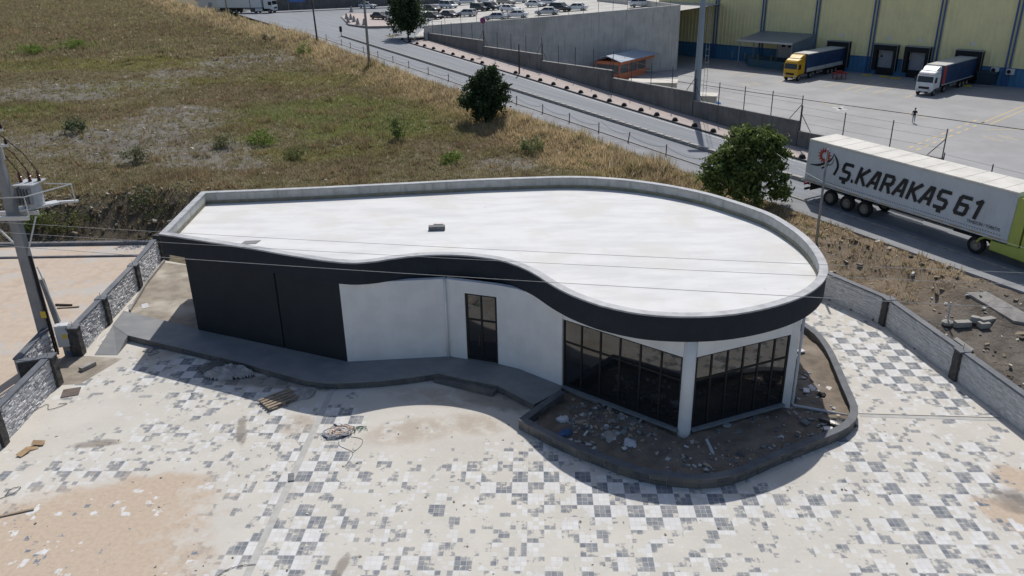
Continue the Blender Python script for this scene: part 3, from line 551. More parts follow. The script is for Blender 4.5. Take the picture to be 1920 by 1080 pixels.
# things left on the roof
q = P(819, 432, ZS); cb = MB(); 
brick = tag(MB().box((0, 0, 0.11), (0.86, 0.34, 0.22)).build('concrete_block', surf('grey block', (0.13, 0.135, 0.14), (0.18, 0.18, 0.18), 6)), 'dark grey concrete block lying in the middle of the white roof', 'block'); brick.location = q + (0, 0.1, 0); brick.rotation_euler = (0, 0, 0.03)
br2 = tag(MB().box((0, 0, 0.12), (0.52, 0.22, 0.24)).build('clay_block', surf('pale pink block', (0.62, 0.55, 0.55), (0.55, 0.48, 0.48), 6)), 'pale pinkish block standing behind the dark block on the roof', 'block'); br2.location = q + (0.06, 0.45, 0)
q = P(467, 456, ZS + 0.004); hat = tag(MB().prism([(-.42, -.28), (.40, -.2), (.5, .28), (-.3, .22)], 0, 0.02).build('roofing_sheet', surf('grey sheet', (0.17, 0.175, 0.18), (0.21, 0.21, 0.21), 3, 0.7)), 'flat dark grey sheet lying near the left front roof edge', 'sheet'); hat.location = q + (0, 0.1, 0)
# ------------------------------------------------------------------ slate walkway
m_slate = NT('slate paving'); t = m_slate; v = t.pos(); bk = t.n('TexBrick'); m_ = t.n('Mapping'); t.set(m_.inputs[0], v); m_.inputs['Rotation'].default_value = (0, 0, 0.25); t.set(bk.inputs['Vector'], m_.outputs[0]); bk.inputs['Scale'].default_value = 1.0; bk.inputs['Brick Width'].default_value = 0.6; bk.inputs['Row Height'].default_value = 0.3; bk.inputs['Mortar Size'].default_value = 0.006
bk.inputs['Color1'].default_value = (0.185, 0.195, 0.205, 1); bk.inputs['Color2'].default_value = (0.215, 0.222, 0.23, 1); bk.inputs['Mortar'].default_value = (0.17, 0.175, 0.18, 1)
c = t.mix(t.math('MULTIPLY', t.ramp(t.noise(v, 0.9, 5), 0.42, 0.68), 0.5), bk.outputs[0], (0.29, 0.286, 0.278)); t.set(t.b.inputs['Base Color'], c); t.b.inputs['Roughness'].default_value = 0.75; t.bump(t.noise(v, 12, 4), 0.2, 0.01); m_slate = t.m
m_edge = surf('dark slate block', (0.095, 0.10, 0.108), (0.065, 0.07, 0.075), 4, 0.85, 0.5, bscale=18, bdist=0.03, c3=(0.17, 0.155, 0.135), rand=0.5)
front = [(240, 628), (300, 642), (360, 656), (420, 670), (473, 684), (530, 700), (575, 712), (612, 717), (652, 716.5), (711, 713), (765, 707), (822, 699), (935, 722), (1002, 757), (1050, 732)]
fp = [P(x, y, DZ)[:2] for x, y in front]
walk = [P(231, 583, DZ)[:2], P(212, 609, DZ)[:2]] + fp + [w1[5] + (0.1, 0.3), w1[3] + (0, 0.3), w1[2] + (0, 0.3), w1[1] + (0.2, 0.5), w1[0] + (0.3, 0.4), w1[0] + (-0.05, 0.1)]
wy = thing('slate_walkway', 'raised dark slate walkway along the building front with ramp and step', 'walkway', (fp[5][0], fp[5][1], 0))
wl_in = offset_path(walk, 0.02, True)
MB().prism(walk[::1], -0.05, DZ - 0.003).build('walkway_bed', m_edge, wy, True)
MB().prism(offset_path(np.array(walk), -0.03, True), DZ - 0.045, DZ).build('walkway_top', m_slate, wy, True)
rs = resample(fp[:-1], 0.62)
for a_, b_2 in zip(rs[:-1], rs[1:]):
    d = (b_2 - a_) / np.linalg.norm(b_2 - a_); n = np.array([-d[1], d[0]]); off = random.uniform(0.0, 0.02)
    MB().prism([a_ + d * .006 - n * (.018 + off), b_2 - d * .006 - n * (.018 + off), b_2 - d * .006 + n * 0.05, a_ + d * .006 + n * 0.05], -0.02, DZ - 0.05).build('edge_block', m_edge, wy, True)
rp = [P(212, 609, DZ)[:2], P(240, 628, DZ)[:2], P(220, 666, 0)[:2], P(177, 666, 0)[:2]]
v = [(*rp[0], DZ - .002), (*rp[1], DZ - .002), (*rp[2], 0.012), (*rp[3], 0.012)] + [(*p, -0.03) for p in rp]
MB().add(v, [(0, 1, 2, 3), (0, 4, 5, 1), (1, 5, 6, 2), (2, 6, 7, 3), (3, 7, 4, 0), (4, 7, 6, 5)]).build('ramp', m_slate, wy, True)
sa, sb = P(822, 704, 0.17)[:2], P(932, 730, 0.17)[:2]; d = (sb - sa) / np.linalg.norm(sb - sa); n = np.array([-d[1], d[0]]); MB().prism([sa - n * .42, sb - n * .42, sb + n * .1, sa + n * .1], -0.02, 0.18).build('step', m_edge, wy, True, bevel=0.01)
# bare soil strip between left wall and building
m_dirt = surf('trampled dirt', (0.33, 0.29, 0.24), (0.24, 0.21, 0.17), 1.3, 0.95, 0.6, world=True, c3=(0.46, 0.42, 0.36), bscale=9, bdist=0.05)
dp_ = [P(x, y, 0) for x, y in [(304, 492), (375, 500), (380, 620), (372, 628), (232, 600), (240, 585)]]; o = MB().add([(q[0], q[1], 0.012) for q in dp_], [tuple(range(len(dp_)))]).build('dirt_strip', m_dirt); tag(o, 'bare dirt strip between the boundary wall and dark cladding', kind='structure')
kb = [P(308, 489, 0.1), P(275, 530, .1), P(243, 583, .1)]; k_ = MB(); [k_.bar(a_, b_2, 0.1, 0.16) for a_, b_2 in zip(kb[:-1], kb[1:])]; k_.build('kerb', m_kerb, o)
# ------------------------------------------------------------------ raised planter with slate rim
rim_px = [(1050, 731), (1010, 758), (972, 786), (1044, 824), (1118, 854), (1167, 873), (1220, 888), (1275, 895), (1331, 897), (1387, 886), (1442, 862), (1516, 832), (1576, 808), (1601, 791), (1609, 769), (1602, 747), (1590, 721), (1579, 695), (1560, 655), (1541, 629), (1523, 614), (1500, 598), (1470, 580)]
RZ = 0.46; rp_ = [P(x, y, RZ)[:2] for x, y in rim_px]; p1_ = rp_[:3]; p2_ = catmull(rp_[2:], 5)
path = np.array(p1_[:-1] + list(p2_)); rs = resample(p1_, 0.62); rs2 = resample(p2_, 0.62)
pl = thing('raised_planter', 'curved planter bed with dark slate rim below the glazed corner', 'planter', (rp_[6][0], rp_[6][1], 0))
m_rimcap = surf('slate coping', (0.115, 0.125, 0.14), (0.085, 0.092, 0.105), 2.5, 0.7, 0.2, c3=(0.15, 0.155, 0.165))
m_mort = surf('mortar smears', (0.34, 0.30, 0.24), (0.25, 0.22, 0.18), 6, 0.95, 0.4)
for R_ in (rs, rs2):
    no = offset_path(R_, 0.22); nc0 = offset_path(R_, -0.02); nc1 = offset_path(R_, 0.30); nm0 = offset_path(R_, 0.02); nm1 = offset_path(R_, 0.2)
    sgn = 1
    for i in range(len(R_) - 1):
        a_, b_2 = R_[i], R_[i + 1]; d = (b_2 - a_) / np.linalg.norm(b_2 - a_)
        for c_, (z0, z1) in enumerate(((-0.03, 0.19), (0.205, RZ - 0.062))):
            e = random.uniform(-.012, .012); nn_ = np.array([-d[1], d[0]]) * e; g0 = 0.014
            MB().prism([a_ + d * g0 + nn_, b_2 - d * g0 + nn_, no[i + 1] - d * g0, no[i] + d * g0], z0, z1).build('rim_block', m_edge, pl, True)
        MB().prism([nm0[i], nm0[i + 1], nm1[i + 1], nm1[i]], -0.02, RZ - 0.065).build('mortar_core', m_mort, pl, True)
        if i % 2 == 0:
            j = min(i + 2, len(R_) - 1); pts = [nc0[k] for k in range(i, j + 1)] + [nc1[k] for k in range(j, i - 1, -1)]
            MB().prism(pts, RZ - 0.06, RZ + random.uniform(-.002, .002)).build('rim_coping', m_rimcap, pl, True, bevel=0.006)
inner = np.concatenate([offset_path(rs, 0.15)[:-1], offset_path(rs2, 0.15)]); soilpoly = [tuple(p) for p in inner] + [tuple(cr + (0.6, 4.0)), tuple(cr + (0.0, .2)), tuple(g2[0] + (0, .3)), tuple(g1[0] + (0, 0.35))]
xs = np.arange(1.0, 18.0, 0.16); ys = np.arange(21, 42, 0.16); SX, SY = np.meshgrid(xs, ys); sd_ = poly_dist(SX.ravel(), SY.ravel(), np.array(soilpoly)); SZ = 0.10 + (fbm(SX.ravel() * 1.2, SY.ravel() * 1.2, 4) - 0.47) * 0.28 + (fbm(SX.ravel() * 5, SY.ravel() * 5, 8) - .47) * 0.12
ok = (sd_ < 0.1).reshape(SX.shape); ix = np.arange(SX.size).reshape(SX.shape); okf = ok[:-1, :-1] & ok[:-1, 1:] & ok[1:, 1:] & ok[1:, :-1]; FQ = np.stack([ix[:-1, :-1], ix[:-1, 1:], ix[1:, 1:], ix[1:, :-1]], -1)[okf]
uq, inv = np.unique(FQ, return_inverse=True); m_soil = surf('planter soil', (0.215, 0.175, 0.135), (0.15, 0.125, 0.10), 1.5, 0.95, 0.7, world=True, c3=(0.26, 0.22, 0.18), bscale=11, bdist=0.05)
o = link('soil', np_mesh('soil', np.stack([SX.ravel(), SY.ravel(), SZ], -1)[uq], inv.reshape(FQ.shape), m_soil, None, True), pl); o.location = -root_loc(pl)
def soil_z(x, y): return 0.10 + (fbm(np.array(x) * 1.2, np.array(y) * 1.2, 4) - 0.47) * 0.28
# ------------------------------------------------------------------ boundary walls
m_stone = tinted('split face stone'); m_wcap = surf('blue grey wall coping', (0.125, 0.135, 0.155), (0.10, 0.108, 0.125), 2, 0.6, 0.15, c3=(0.16, 0.165, 0.18)); m_pil = surf('dark stone pillar', (0.050, 0.049, 0.050), (0.085, 0.08, 0.078), 5, 0.9, 0.8, bscale=9, bdist=0.06); m_core = surf('wall mortar', (0.42, 0.41, 0.40), (0.33, 0.325, 0.32), 3, 0.95, 0.3)
m_rend = surf('pale rough render', (0.40, 0.405, 0.41), (0.33, 0.335, 0.34), 2.2, 0.95, 0.5, bscale=14, bdist=0.03, c3=(0.46, 0.46, 0.455))
def stone_face(a, b, z0, z1, nrm, dens=1.0, tones=((0.55, 0.55, 0.56), (0.25, 0.255, 0.27))):
    a, b = np.array(a), np.array(b); L = np.linalg.norm(b - a); d = (b - a) / L; V_, F_, C_ = [], [], []; z = z0
    while z < z1 - 0.03:
        h = min(random.uniform(0.05, 0.12), z1 - z); x = random.uniform(-.2, 0)
        while x < L:
            l = random.uniform(0.12, 0.4); x0, x1 = max(x, 0), min(x + l, L); x += l
            if x1 - x0 < 0.05: continue
            p = random.uniform(0.008, 0.045); k = len(V_); g = 0.006; q0 = a + d * (x0 + g); q1 = a + d * (x1 - g)
            for pp_, off, zz in ((q0, 0, z + g), (q1, 0, z + g), (q1, 0, z + h - g), (q0, 0, z + h - g)): V_.append((*(pp_ + nrm * off), zz))
            for pp_, zz in ((q0 + d * .015, z + g + .008), (q1 - d * .015, z + g + .008), (q1 - d * .015, z + h - g - .008), (q0 + d * .015, z + h - g - .008)): V_.append((*(pp_ + nrm * (p + random.uniform(-.012, .012))), zz))
            F_ += [(k + 4, k + 5, k + 6, k + 7), (k, k + 1, k + 5, k + 4), (k + 1, k + 2, k + 6, k + 5), (k + 2, k + 3, k + 7, k + 6), (k + 3, k, k + 4, k + 7)]
            f = random.random() ** 1.3; cc_ = np.array(tones[0]) * (1 - f) + np.array(tones[1]) * f; C_ += [(*cc_, 1)] * 8
        z += h
    return np_mesh('stone_facing', np.array(V_), np.array(F_), m_stone, np.array(C_))
def boundary(name, label, path, inner_left, h, pillars, face, th=0.24, core=None):
    path = [np.array(p) for p in path]; o = thing(name, label, 'wall', (*path[0], 0)); off = np.array([*path[0], 0.0])
    for a, b in zip(path[:-1], path[1:]):
        d = (b - a) / np.linalg.norm(b - a); n = np.array([-d[1], d[0]]) * inner_left              # n points to the outside
        wp = [a, b, b + n * th, a + n * th]; MB().prism(wp, -0.1, h - 0.07).build('wall_core', core or (m_core if face else m_rend), o, True)
        nseg = max(1, int(np.linalg.norm(b - a) / 1.4))
        for i in range(nseg):
            p0, p1 = a + (b - a) * i / nseg, a + (b - a) * (i + 1) / nseg; g = d * 0.003
            MB().prism([p0 + g - n * .04, p1 - g - n * .04, p1 - g + n * (th + .04), p0 + g + n * (th + .04)], h - 0.07, h + random.uniform(-.002, .002)).build('coping', m_wcap, o, True)
        if face:
            fm = stone_face(a, b, 0.0, h - 0.08, -n, tones=((0.78, 0.78, 0.79), (0.30, 0.305, 0.32))); ob_ = link('stone_facing', fm, o); ob_.location = -off; ob_['kind'] = 'stuff'
        elif core is None:
            fm = stone_face(a, b, 0.0, h - 0.08, -n, tones=((0.66, 0.66, 0.66), (0.52, 0.525, 0.53))); ob_ = link('stone_facing', fm, o); ob_.location = -off; ob_['kind'] = 'stuff'
    for p, d in pillars:
        n = np.array([-d[1], d[0]]) * inner_left; w_ = 0.22; rings = []; r0 = [p - d * w_ - n * .16, p + d * w_ - n * .16, p + d * w_ + n * (th + .08), p - d * w_ + n * (th + .08)]
        for k in range(9): z = -0.1 + (h + 0.06) * k / 8; rings.append([(q[0] + random.uniform(-.02, .02), q[1] + random.uniform(-.02, .02), z) for q in r0])
        MB().loft(rings).build('pillar', m_pil, o, True)
        MB().prism([p - d * .27 - n * .2, p + d * .27 - n * .2, p + d * .27 + n * (th + .11), p - d * .27 + n * (th + .11)], h - 0.038, h + 0.03).build('pillar_cap', m_wcap, o, True)
        MB().tube([(*(p + n * .1), h), (*(p + n * .1 + d * .03), h + 0.22), (*(p + n * .06 + d * .08), h + 0.34)], 0.012, 5).build('rebar', surf('rusty bar', (0.2, 0.09, 0.05)), o, True)
    return o
def pil(path, i, p=None):
    a, b = np.array(path[i]), np.array(path[i + 1]); return (b - a) / np.linalg.norm(b - a)
HL, HR = 1.55, 1.50
boundary('boundary_wall', 'stone faced boundary wall with dark pillars running back to the building corner', [LW[0] + (0.05, 0.1), LW[1], LW[2], LW[3]], -1, HL, [(LW[1], pil(LW, 1)), (LW[2], pil(LW, 1)), (LW[3] - pil(LW, 2) * 0.2, pil(LW, 2))], True)
boundary('boundary_wall', 'stone faced boundary wall at the lower left below the pole', [LF[0], LF[1], LF[2]], -1, HL, [(LF[0] + pil(LF, 0) * 0.2, pil(LF, 0)), (LF[1], pil(LF, 0))], True)
jd = pil(LW, 2); jn = np.array([jd[1], -jd[0]]); 
if jn[0] > 0: jn = -jn
j0 = LW[3] + jn * 1.3 - jd * 0.6; j1 = LF[0] + jn * 1.35 + jd * 0.3
boundary('recessed_wall', 'short stone wall set back behind the transformer pole', [j0, j1], -1, HL, [], True)
boundary('recessed_wall', 'dark end wall closing the recess below the transformer pole', [j1 - jn * 0.0 + jd * 0.16, LF[0] + jn * 0.28 + jd * 0.16], -1, HL, [], False, core=m_pil)
boundary('boundary_wall', 'pale boundary wall with two dark pillars curving down the right side', RW, -1 if False else 1, HR, [(RW[2], pil(RW, 2)), (RW[3], pil(RW, 3))], False)

q0 = P(303, 488, 0)[:2]; MB().prism([q0 + (-.25, -.1), q0 + (.2, -.15), q0 + (.35, .5), q0 + (-.1, .5)], -.1, 1.75).build('corner_pier', m_pil, BLD, True)
gp = [P(x, y, 0) for x, y in [(168, 668), (230, 672), (150, 720), (112, 722), (100, 700), (120, 668)]]; o = MB().add([(q[0], q[1], 0.008) for q in gp], [tuple(range(len(gp)))]).build('dirt_patch', m_dirt); tag(o, 'scuffed dirt in the wall gap beside the transformer pole', kind='structure')

# ------------------------------------------------------------------ retaining wall of the car park
m_conc = surf('stained shuttered concrete', (0.54, 0.52, 0.48), (0.46, 0.445, 0.415), 0.6, 0.9, 0.25, streak=0.5, c3=(0.41, 0.395, 0.37), bscale=5)
m_conc2 = surf('dark weathered concrete', (0.155, 0.152, 0.148), (0.115, 0.113, 0.11), 0.8, 0.92, 0.3, streak=0.7, c3=(0.18, 0.177, 0.17), bscale=6)
m_post = paint('dark grey fence post', (0.045, 0.045, 0.047), 0.6); m_wire = paint('fence wire', (0.16, 0.16, 0.16), 0.5, metal=0.5)
rw = thing('retaining_wall', 'tall grey concrete retaining wall below the car park', 'wall', (RETA[0], RETA[1], 0))
L = np.linalg.norm((RETB - RETA)[:2]); rdv = (RETB - RETA)[:2] / L; rnv = np.array([rdv[1], -rdv[0]])
topz = lambda t_: np.interp(t_, [0, 0.25, 0.5, 0.75, 1], [on_wall(x, y, RETA, RETB)[2] for x, y in [(797, 48), (900, 40), (1010, 31), (1140, 20), (1276, 9)]])
np_ = 9
for i in range(np_):
    t0, t1 = i / np_, (i + 1) / np_; a = RETA[:2] + rdv * (L * t0 + 0.012); b = RETA[:2] + rdv * (L * t1 - 0.012); n = -rnv * 0.4
    z0, z1 = float(topz(t0)), float(topz(t1)); o_ = random.uniform(0, .02)
    MB().prism([a + rnv * o_, b + rnv * o_, b + n, a + n], [-3.0] * 4, [z0, z1, z1, z0]).build('wall_panel', m_conc, rw, True)
e0 = RETB[:2]; MB().prism([e0 - rdv * 0.4 + rnv * -.42, e0 - rdv * .004 - rnv * .42, e0 - rdv * .004 - rnv * 40, e0 - rdv * .4 - rnv * 40], -3.0, float(topz(1)) + 0.0).build('wall_return', m_conc, rw, True)
for i in range(17):
    t_ = (i + 0.3) / 17; q = RETA[:2] + rdv * L * t_ - rnv * 0.2; z = float(topz(t_)) - 0.05; MB().tube([(*q, z), (*q, z + 1.6)], 0.035, 6).build('fence_post', m_post, rw, True)
for hh in (0.5, 1.1, 1.55):
    MB().tube([(*(RETA[:2] + rdv * L * k / 8 - rnv * .2), float(topz(k / 8)) + hh) for k in range(9)], 0.008, 4).build('fence_wire', m_wire, rw, True)
# ------------------------------------------------------------------ stepped wall beside the footway, with its fence
sw = thing('stepped_wall', 'low dark concrete wall stepping down beside the footway with wire fence posts', 'wall', tuple(road(30, nwall(30))))
def s_at(px, py):
    z = 3.5
    for _ in range(30): q = P(px, py, z); z = zr(sn(q[0], q[1])[0]) + .13
    return sn(q[0], q[1])[0]
steps = [((797, 72), (908, 103), 62, 77), ((909, 103.5), (1016, 133.5), 88, 103), ((1017, 134), (1147, 173), 115, 133), ((1148, 173), (1303, 217), 147, 174), ((1304, 217.5), (1495, 274), 190, 227), ((1496, 274.5), (1760, 345), 246, 297), ((1762, 346), (2050, 430), 320, 420)]
def zat(s, py, px):
    q = road(s, nwall(s)); a = q.copy(); b = road(s + 1, nwall(s + 1)); return on_wall(px, py, (a[0], a[1], 0), (b[0], b[1], 0))[2]
for k, (f0, f1, t0, t1) in enumerate(steps):
    s0, s1 = s_at(*f0) + (0.0 if k == 0 else 0.0), s_at(*f1); z0, z1 = zat(s0, t0, f0[0]), zat(s1, t1, f1[0])
    if k == 6: z0, z1 = float(zr(s0)) + 0.35, float(zr(s1)) + 0.35
    a, b = road(s0, nwall(s0) - 0.02)[:2], road(s1, nwall(s1) - 0.02)[:2]; n = RN * 0.32; g = RD * 0.01
    MB().prism([a + g, a + n + g, b + n - g, b - g][::-1], [-3.0] * 4, [z0, z0, z1, z1][::-1]).build('wall_section', m_conc2, sw, True)
    m_ = MB(); m_.loft([[(*(q_ - RN * .03), z_), (*(q_ + RN * .35), z_), (*(q_ + RN * .35), z_ + .06), (*(q_ - RN * .03), z_ + .06)] for q_, z_ in ((a + g, z0 + .002), (b - g, z1 + .002))]); m_.build('wall_coping', surf('pale coping', (0.30, 0.295, 0.28), (0.23, 0.225, 0.22), 2), sw, True)
    npst = max(3, int(round(np.linalg.norm(b - a) / 3.6)))
    for i in range(npst + 1):
        f = i / npst; q = a + (b - a) * f + RN * 0.16; z = z0 + (z1 - z0) * f + 0.06; MB().tube([(*q, z), (*q, z + 2.0)], 0.04, 6).build('fence_post', m_post, sw, True)
        if i in (0, npst):
            dr = 1 if i == 0 else -1; q2 = q + RD * dr * 1.1; MB().tube([(*q2, z), (*q, z + 1.3)], 0.03, 6).build('fence_brace', m_post, sw, True)
    for hh in (0.7, 1.4, 1.95):
        qa, qb = a + RN * .16, b + RN * .16; MB().tube([(*qa, z0 + hh), (*((qa + qb) / 2), (z0 + z1) / 2 + hh - .04), (*qb, z1 + hh)], 0.009, 4).build('fence_wire', m_wire, sw, True)
# ------------------------------------------------------------------ warehouse
m_yp = surf('pale yellow cladding', (0.84, 0.745, 0.40), (0.77, 0.69, 0.38), 0.5, 0.6, 0, spec=0.4, streak=0.12); m_bl = surf('blue dado cladding', (0.07, 0.20, 0.35), (0.055, 0.17, 0.30), 0.6, 0.6, 0, streak=0.2); m_bp = paint('blue downpipe', (0.03, 0.10, 0.28), 0.4); m_blk = surf('black rubber', (0.012, 0.012, 0.013), (0.02, 0.02, 0.02), 4, 0.8); m_galv = surf('galvanised steel', (0.30, 0.31, 0.32), (0.24, 0.25, 0.26), 3, 0.5, 0, metal=0.4)
wh = thing('warehouse', 'long pale yellow warehouse with blue dado and truck docks', 'warehouse', tuple(W0)); WH = 17.0
def wt(px, py): q = on_wall(px, py, W0, W1); return float((q - W0) @ WD), float(q[2])
pip = [wt(1343, 50)[0], wt(1433, 28)[0], wt(1533, 32)[0], wt(1638, 60)[0], wt(1762, 60)[0], wt(1899, 85)[0]]; step_ = (pip[-1] - pip[0]) / 5
TL = -6.0; TR = pip[-1] + step_ * 2.5; bays = [TL] + pip + [pip[-1] + step_, pip[-1] + 2 * step_, TR]
def wp3(t_, z, o=0.0): q = W0 + WD * t_ + WN * o; return (q[0], q[1], z)
zd = 0.55
def ribbed(t0, t1, z0, z1, base_o, rib, pitch):
    m = MB(); nrib = max(1, int((t1 - t0) / pitch)); p = (t1 - t0) / nrib; prof = []
    for i in range(nrib): x = t0 + i * p; prof += [(x, base_o), (x + p * .55, base_o), (x + p * .65, base_o + rib), (x + p * .9, base_o + rib)]
    prof.append((t1, base_o)); k = len(prof); m.add([wp3(x, z0, o) for x, o in prof] + [wp3(x, z1, o) for x, o in prof], [(i, i + 1, k + i + 1, k + i) for i in range(k - 1)]); return m
docks = [((1556, 84), (1590, 137)), ((1641, 88), (1684, 132)), ((1698, 93), (1744, 137)), ((1794, 102), (1839, 150))]; DK = []
for (x0, y0), (x1, y1) in docks:
    ta, tb = wt(x0, (y0 + y1) / 2)[0], wt(x1, (y0 + y1) / 2)[0]; tc = (ta + tb) / 2; DK.append((tc, 1.9))
for t0, t1 in zip(bays[:-1], bays[1:]):
    ribbed(t0 + .01, t1 - .01, zd, WH, 0.0, 0.06, 0.75).build('cladding_panel', m_yp, wh, True, fix=False); ribbed(t0 + .01, t1 - .01, YARD_Z - .1, zd - 0.02, 0.02, 0.04, 0.75).build('dado_panel', m_bl, wh, True, fix=False)
    MB().prism([wp3(t0, 0, .0)[:2], wp3(t1, 0, .0)[:2], wp3(t1, 0, .1)[:2], wp3(t0, 0, .1)[:2]], zd - .05, zd + .1).build('dado_trim', m_bp, wh, True)
MB().prism([wp3(TL, 0, -.05)[:2], wp3(TR, 0, -.05)[:2], wp3(TR, 0, -60)[:2], wp3(TL, 0, -60)[:2]], -3, WH).build('body', m_yp, wh, True); MB().prism([wp3(TL - .3, 0, .4)[:2], wp3(TR, 0, .4)[:2], wp3(TR, 0, -60.3)[:2], wp3(TL - .3, 0, -60.3)[:2]], WH + .01, WH + .4).build('roof', m_galv, wh, True)
for p_ in bays[1:-1]:
    for dx in (-0.28, 0.28): MB().tube([wp3(p_ + dx, YARD_Z, .2), wp3(p_ + dx, WH, .2)], 0.13, 8).build('downpipe', m_bp, wh, True)
m_ddoor = surf('grey sectional door', (0.30, 0.31, 0.33), (0.27, 0.28, 0.3), 2, 0.6, 0)
for i, (tc, hw) in enumerate(DK):
    zb, zt = YARD_Z + 0.75, YARD_Z + 4.75
    fr = MB(); [fr.prism([wp3(a, 0, .08)[:2], wp3(b, 0, .08)[:2], wp3(b, 0, 1.0)[:2], wp3(a, 0, 1.0)[:2]], c_, e) for a, b, c_, e in ((tc - hw, tc - hw + .55, zb, zt), (tc + hw - .55, tc + hw, zb, zt), (tc - hw + .55, tc + hw - .55, zt - .8, zt))]
    f_ = fr.build('dock_shelter', m_blk, wh, True); MB().prism([wp3(tc - hw - .06, 0, .07)[:2], wp3(tc + hw + .06, 0, .07)[:2], wp3(tc + hw + .06, 0, 1.04)[:2], wp3(tc - hw - .06, 0, 1.04)[:2]], zt, zt + .12).build('shelter_hood', m_galv, f_, True)
    for sd_2 in (-1, 1): MB().prism([wp3(tc + sd_2 * (hw + .04) - .03, 0, 1.0)[:2], wp3(tc + sd_2 * (hw + .04) + .03, 0, 1.0)[:2], wp3(tc + sd_2 * (hw + .04) + .03, 0, 1.06)[:2], wp3(tc + sd_2 * (hw + .04) - .03, 0, 1.06)[:2]], zb, zt).build('shelter_edge', m_galv, f_, True)
    dr = MB().prism([wp3(tc - 1.2, 0, .09)[:2], wp3(tc + 1.2, 0, .09)[:2], wp3(tc + 1.2, 0, .2)[:2], wp3(tc - 1.2, 0, .2)[:2]], zb + .4, zt - .85).build('dock_door', m_ddoor, wh, True)
    MB().prism([wp3(tc - .95, 0, .2)[:2], wp3(tc - .6, 0, .2)[:2], wp3(tc - .6, 0, .215)[:2], wp3(tc - .95, 0, .215)[:2]], zb + 2.0, zb + 2.35).build('door_window', m_glass, dr, True)
    MB().prism([wp3(tc - 1.3, 0, .09)[:2], wp3(tc + 1.3, 0, .09)[:2], wp3(tc + 1.3, 0, .5)[:2], wp3(tc - 1.3, 0, .5)[:2]], YARD_Z, zb + .35).build('dock_bumper', m_blk, wh, True)
    sg = MB().prism([wp3(tc - .25, 0, .07)[:2], wp3(tc + .25, 0, .07)[:2], wp3(tc + .25, 0, .1)[:2], wp3(tc - .25, 0, .1)[:2]], zt + .75, zt + 1.25).build('dock_number', paint('white plate', (0.7, 0.7, 0.72), 0.5), wh, True)
# canopy over the side door
m_cr = surf('grey canopy sheet', (0.22, 0.235, 0.25), (0.19, 0.2, 0.215), 1, 0.5, 0)
ca_ = wt(1430, 60); cb_ = wt(1532, 64); t0, zc0 = ca_; t1, zc1 = cb_; dep = 8.0; zt_ = (zc0 + zc1) / 2; zb_ = zt_ - 0.9
cn = thing('door_canopy', 'grey lean-to canopy on posts over the warehouse side door', 'canopy', tuple(W0 + WD * t0 + WN * 4))
MB().loft([[wp3(t0, zt_, .1), wp3(t1, zt_, .1), wp3(t1, zt_ + .12, .1), wp3(t0, zt_ + .12, .1)], [wp3(t0, zb_, dep), wp3(t1, zb_, dep), wp3(t1, zb_ + .12, dep), wp3(t0, zb_ + .12, dep)]]).build('roof', m_cr, cn, True)
MB().prism([wp3(t0 - .05, 0, dep + .003)[:2], wp3(t1 + .05, 0, dep + .003)[:2], wp3(t1 + .05, 0, dep + .13)[:2], wp3(t0 - .05, 0, dep + .13)[:2]], zb_ - .12, zb_ + .16).build('gutter', paint('pale gutter', (0.5, 0.5, 0.5)), cn, True)
for tx, oo in ((t0 + .3, dep - .3), (t1 - .2, dep - .3), ((t0 + t1) / 2, 3.5), (t0 + .3, 3.0)): MB().tube([wp3(tx, YARD_Z, oo), wp3(tx, zb_ + .1, oo)], 0.09, 6).build('post', m_galv, cn, True)
ribbed(0, 1, 0, 1, 0, 0, 1); m = MB(); kk = 14
for i in range(kk):
    o0, o1 = .12 + (dep - .3) * i / kk, .12 + (dep - .3) * (i + .92) / kk; m.prism([wp3(t1 - .06, 0, o0)[:2], wp3(t1, 0, o0)[:2], wp3(t1, 0, o1)[:2], wp3(t1 - .06, 0, o1)[:2]], YARD_Z + 1.3, zt_ - .02 - .9 * (i + 1) / kk)
m.build('side_sheet', surf('blue grey sheet', (0.17, 0.235, 0.29), (0.15, 0.2, 0.25), 1, 0.6, 0), cn, True)
MB().prism([wp3(t0 - 3, 0, .1)[:2], wp3(t1 - .1, 0, .1)[:2], wp3(t1 - .1, 0, 5.5)[:2], wp3(t0 + 1.0, 0, 5.5)[:2]], YARD_Z - .05, YARD_Z + 1.25).build('loading_platform', surf('blue platform', (0.06, 0.15, 0.22), (0.09, 0.15, 0.17), 1, 0.8), cn, True)
wd_ = MB().prism([wp3(t0 + 3.6, 0, .12)[:2], wp3(t0 + 8.2, 0, .12)[:2], wp3(t0 + 8.2, 0, .22)[:2], wp3(t0 + 3.6, 0, .22)[:2]], YARD_Z + 1.26, YARD_Z + 5.0).build('sectional_door', paint('white sectional door', (0.6, 0.6, 0.62), 0.5), wh, True)
for i in range(3): MB().prism([wp3(t0 + 4.2 + i * 1.3, 0, .222)[:2], wp3(t0 + 4.9 + i * 1.3, 0, .222)[:2], wp3(t0 + 4.9 + i * 1.3, 0, .24)[:2], wp3(t0 + 4.2 + i * 1.3, 0, .24)[:2]], YARD_Z + 3.1, YARD_Z + 3.6).build('door_window', m_glass, wd_, True)
for i in range(4): q = wp3(t0 - 2.5 + i * 2.6, YARD_Z + 1.25, 5.3); MB().tube([q, (q[0], q[1], q[2] + 1.0)], 0.05, 6).build('safety_post', paint('yellow safety post', (0.5, 0.4, 0.05)), cn, True)
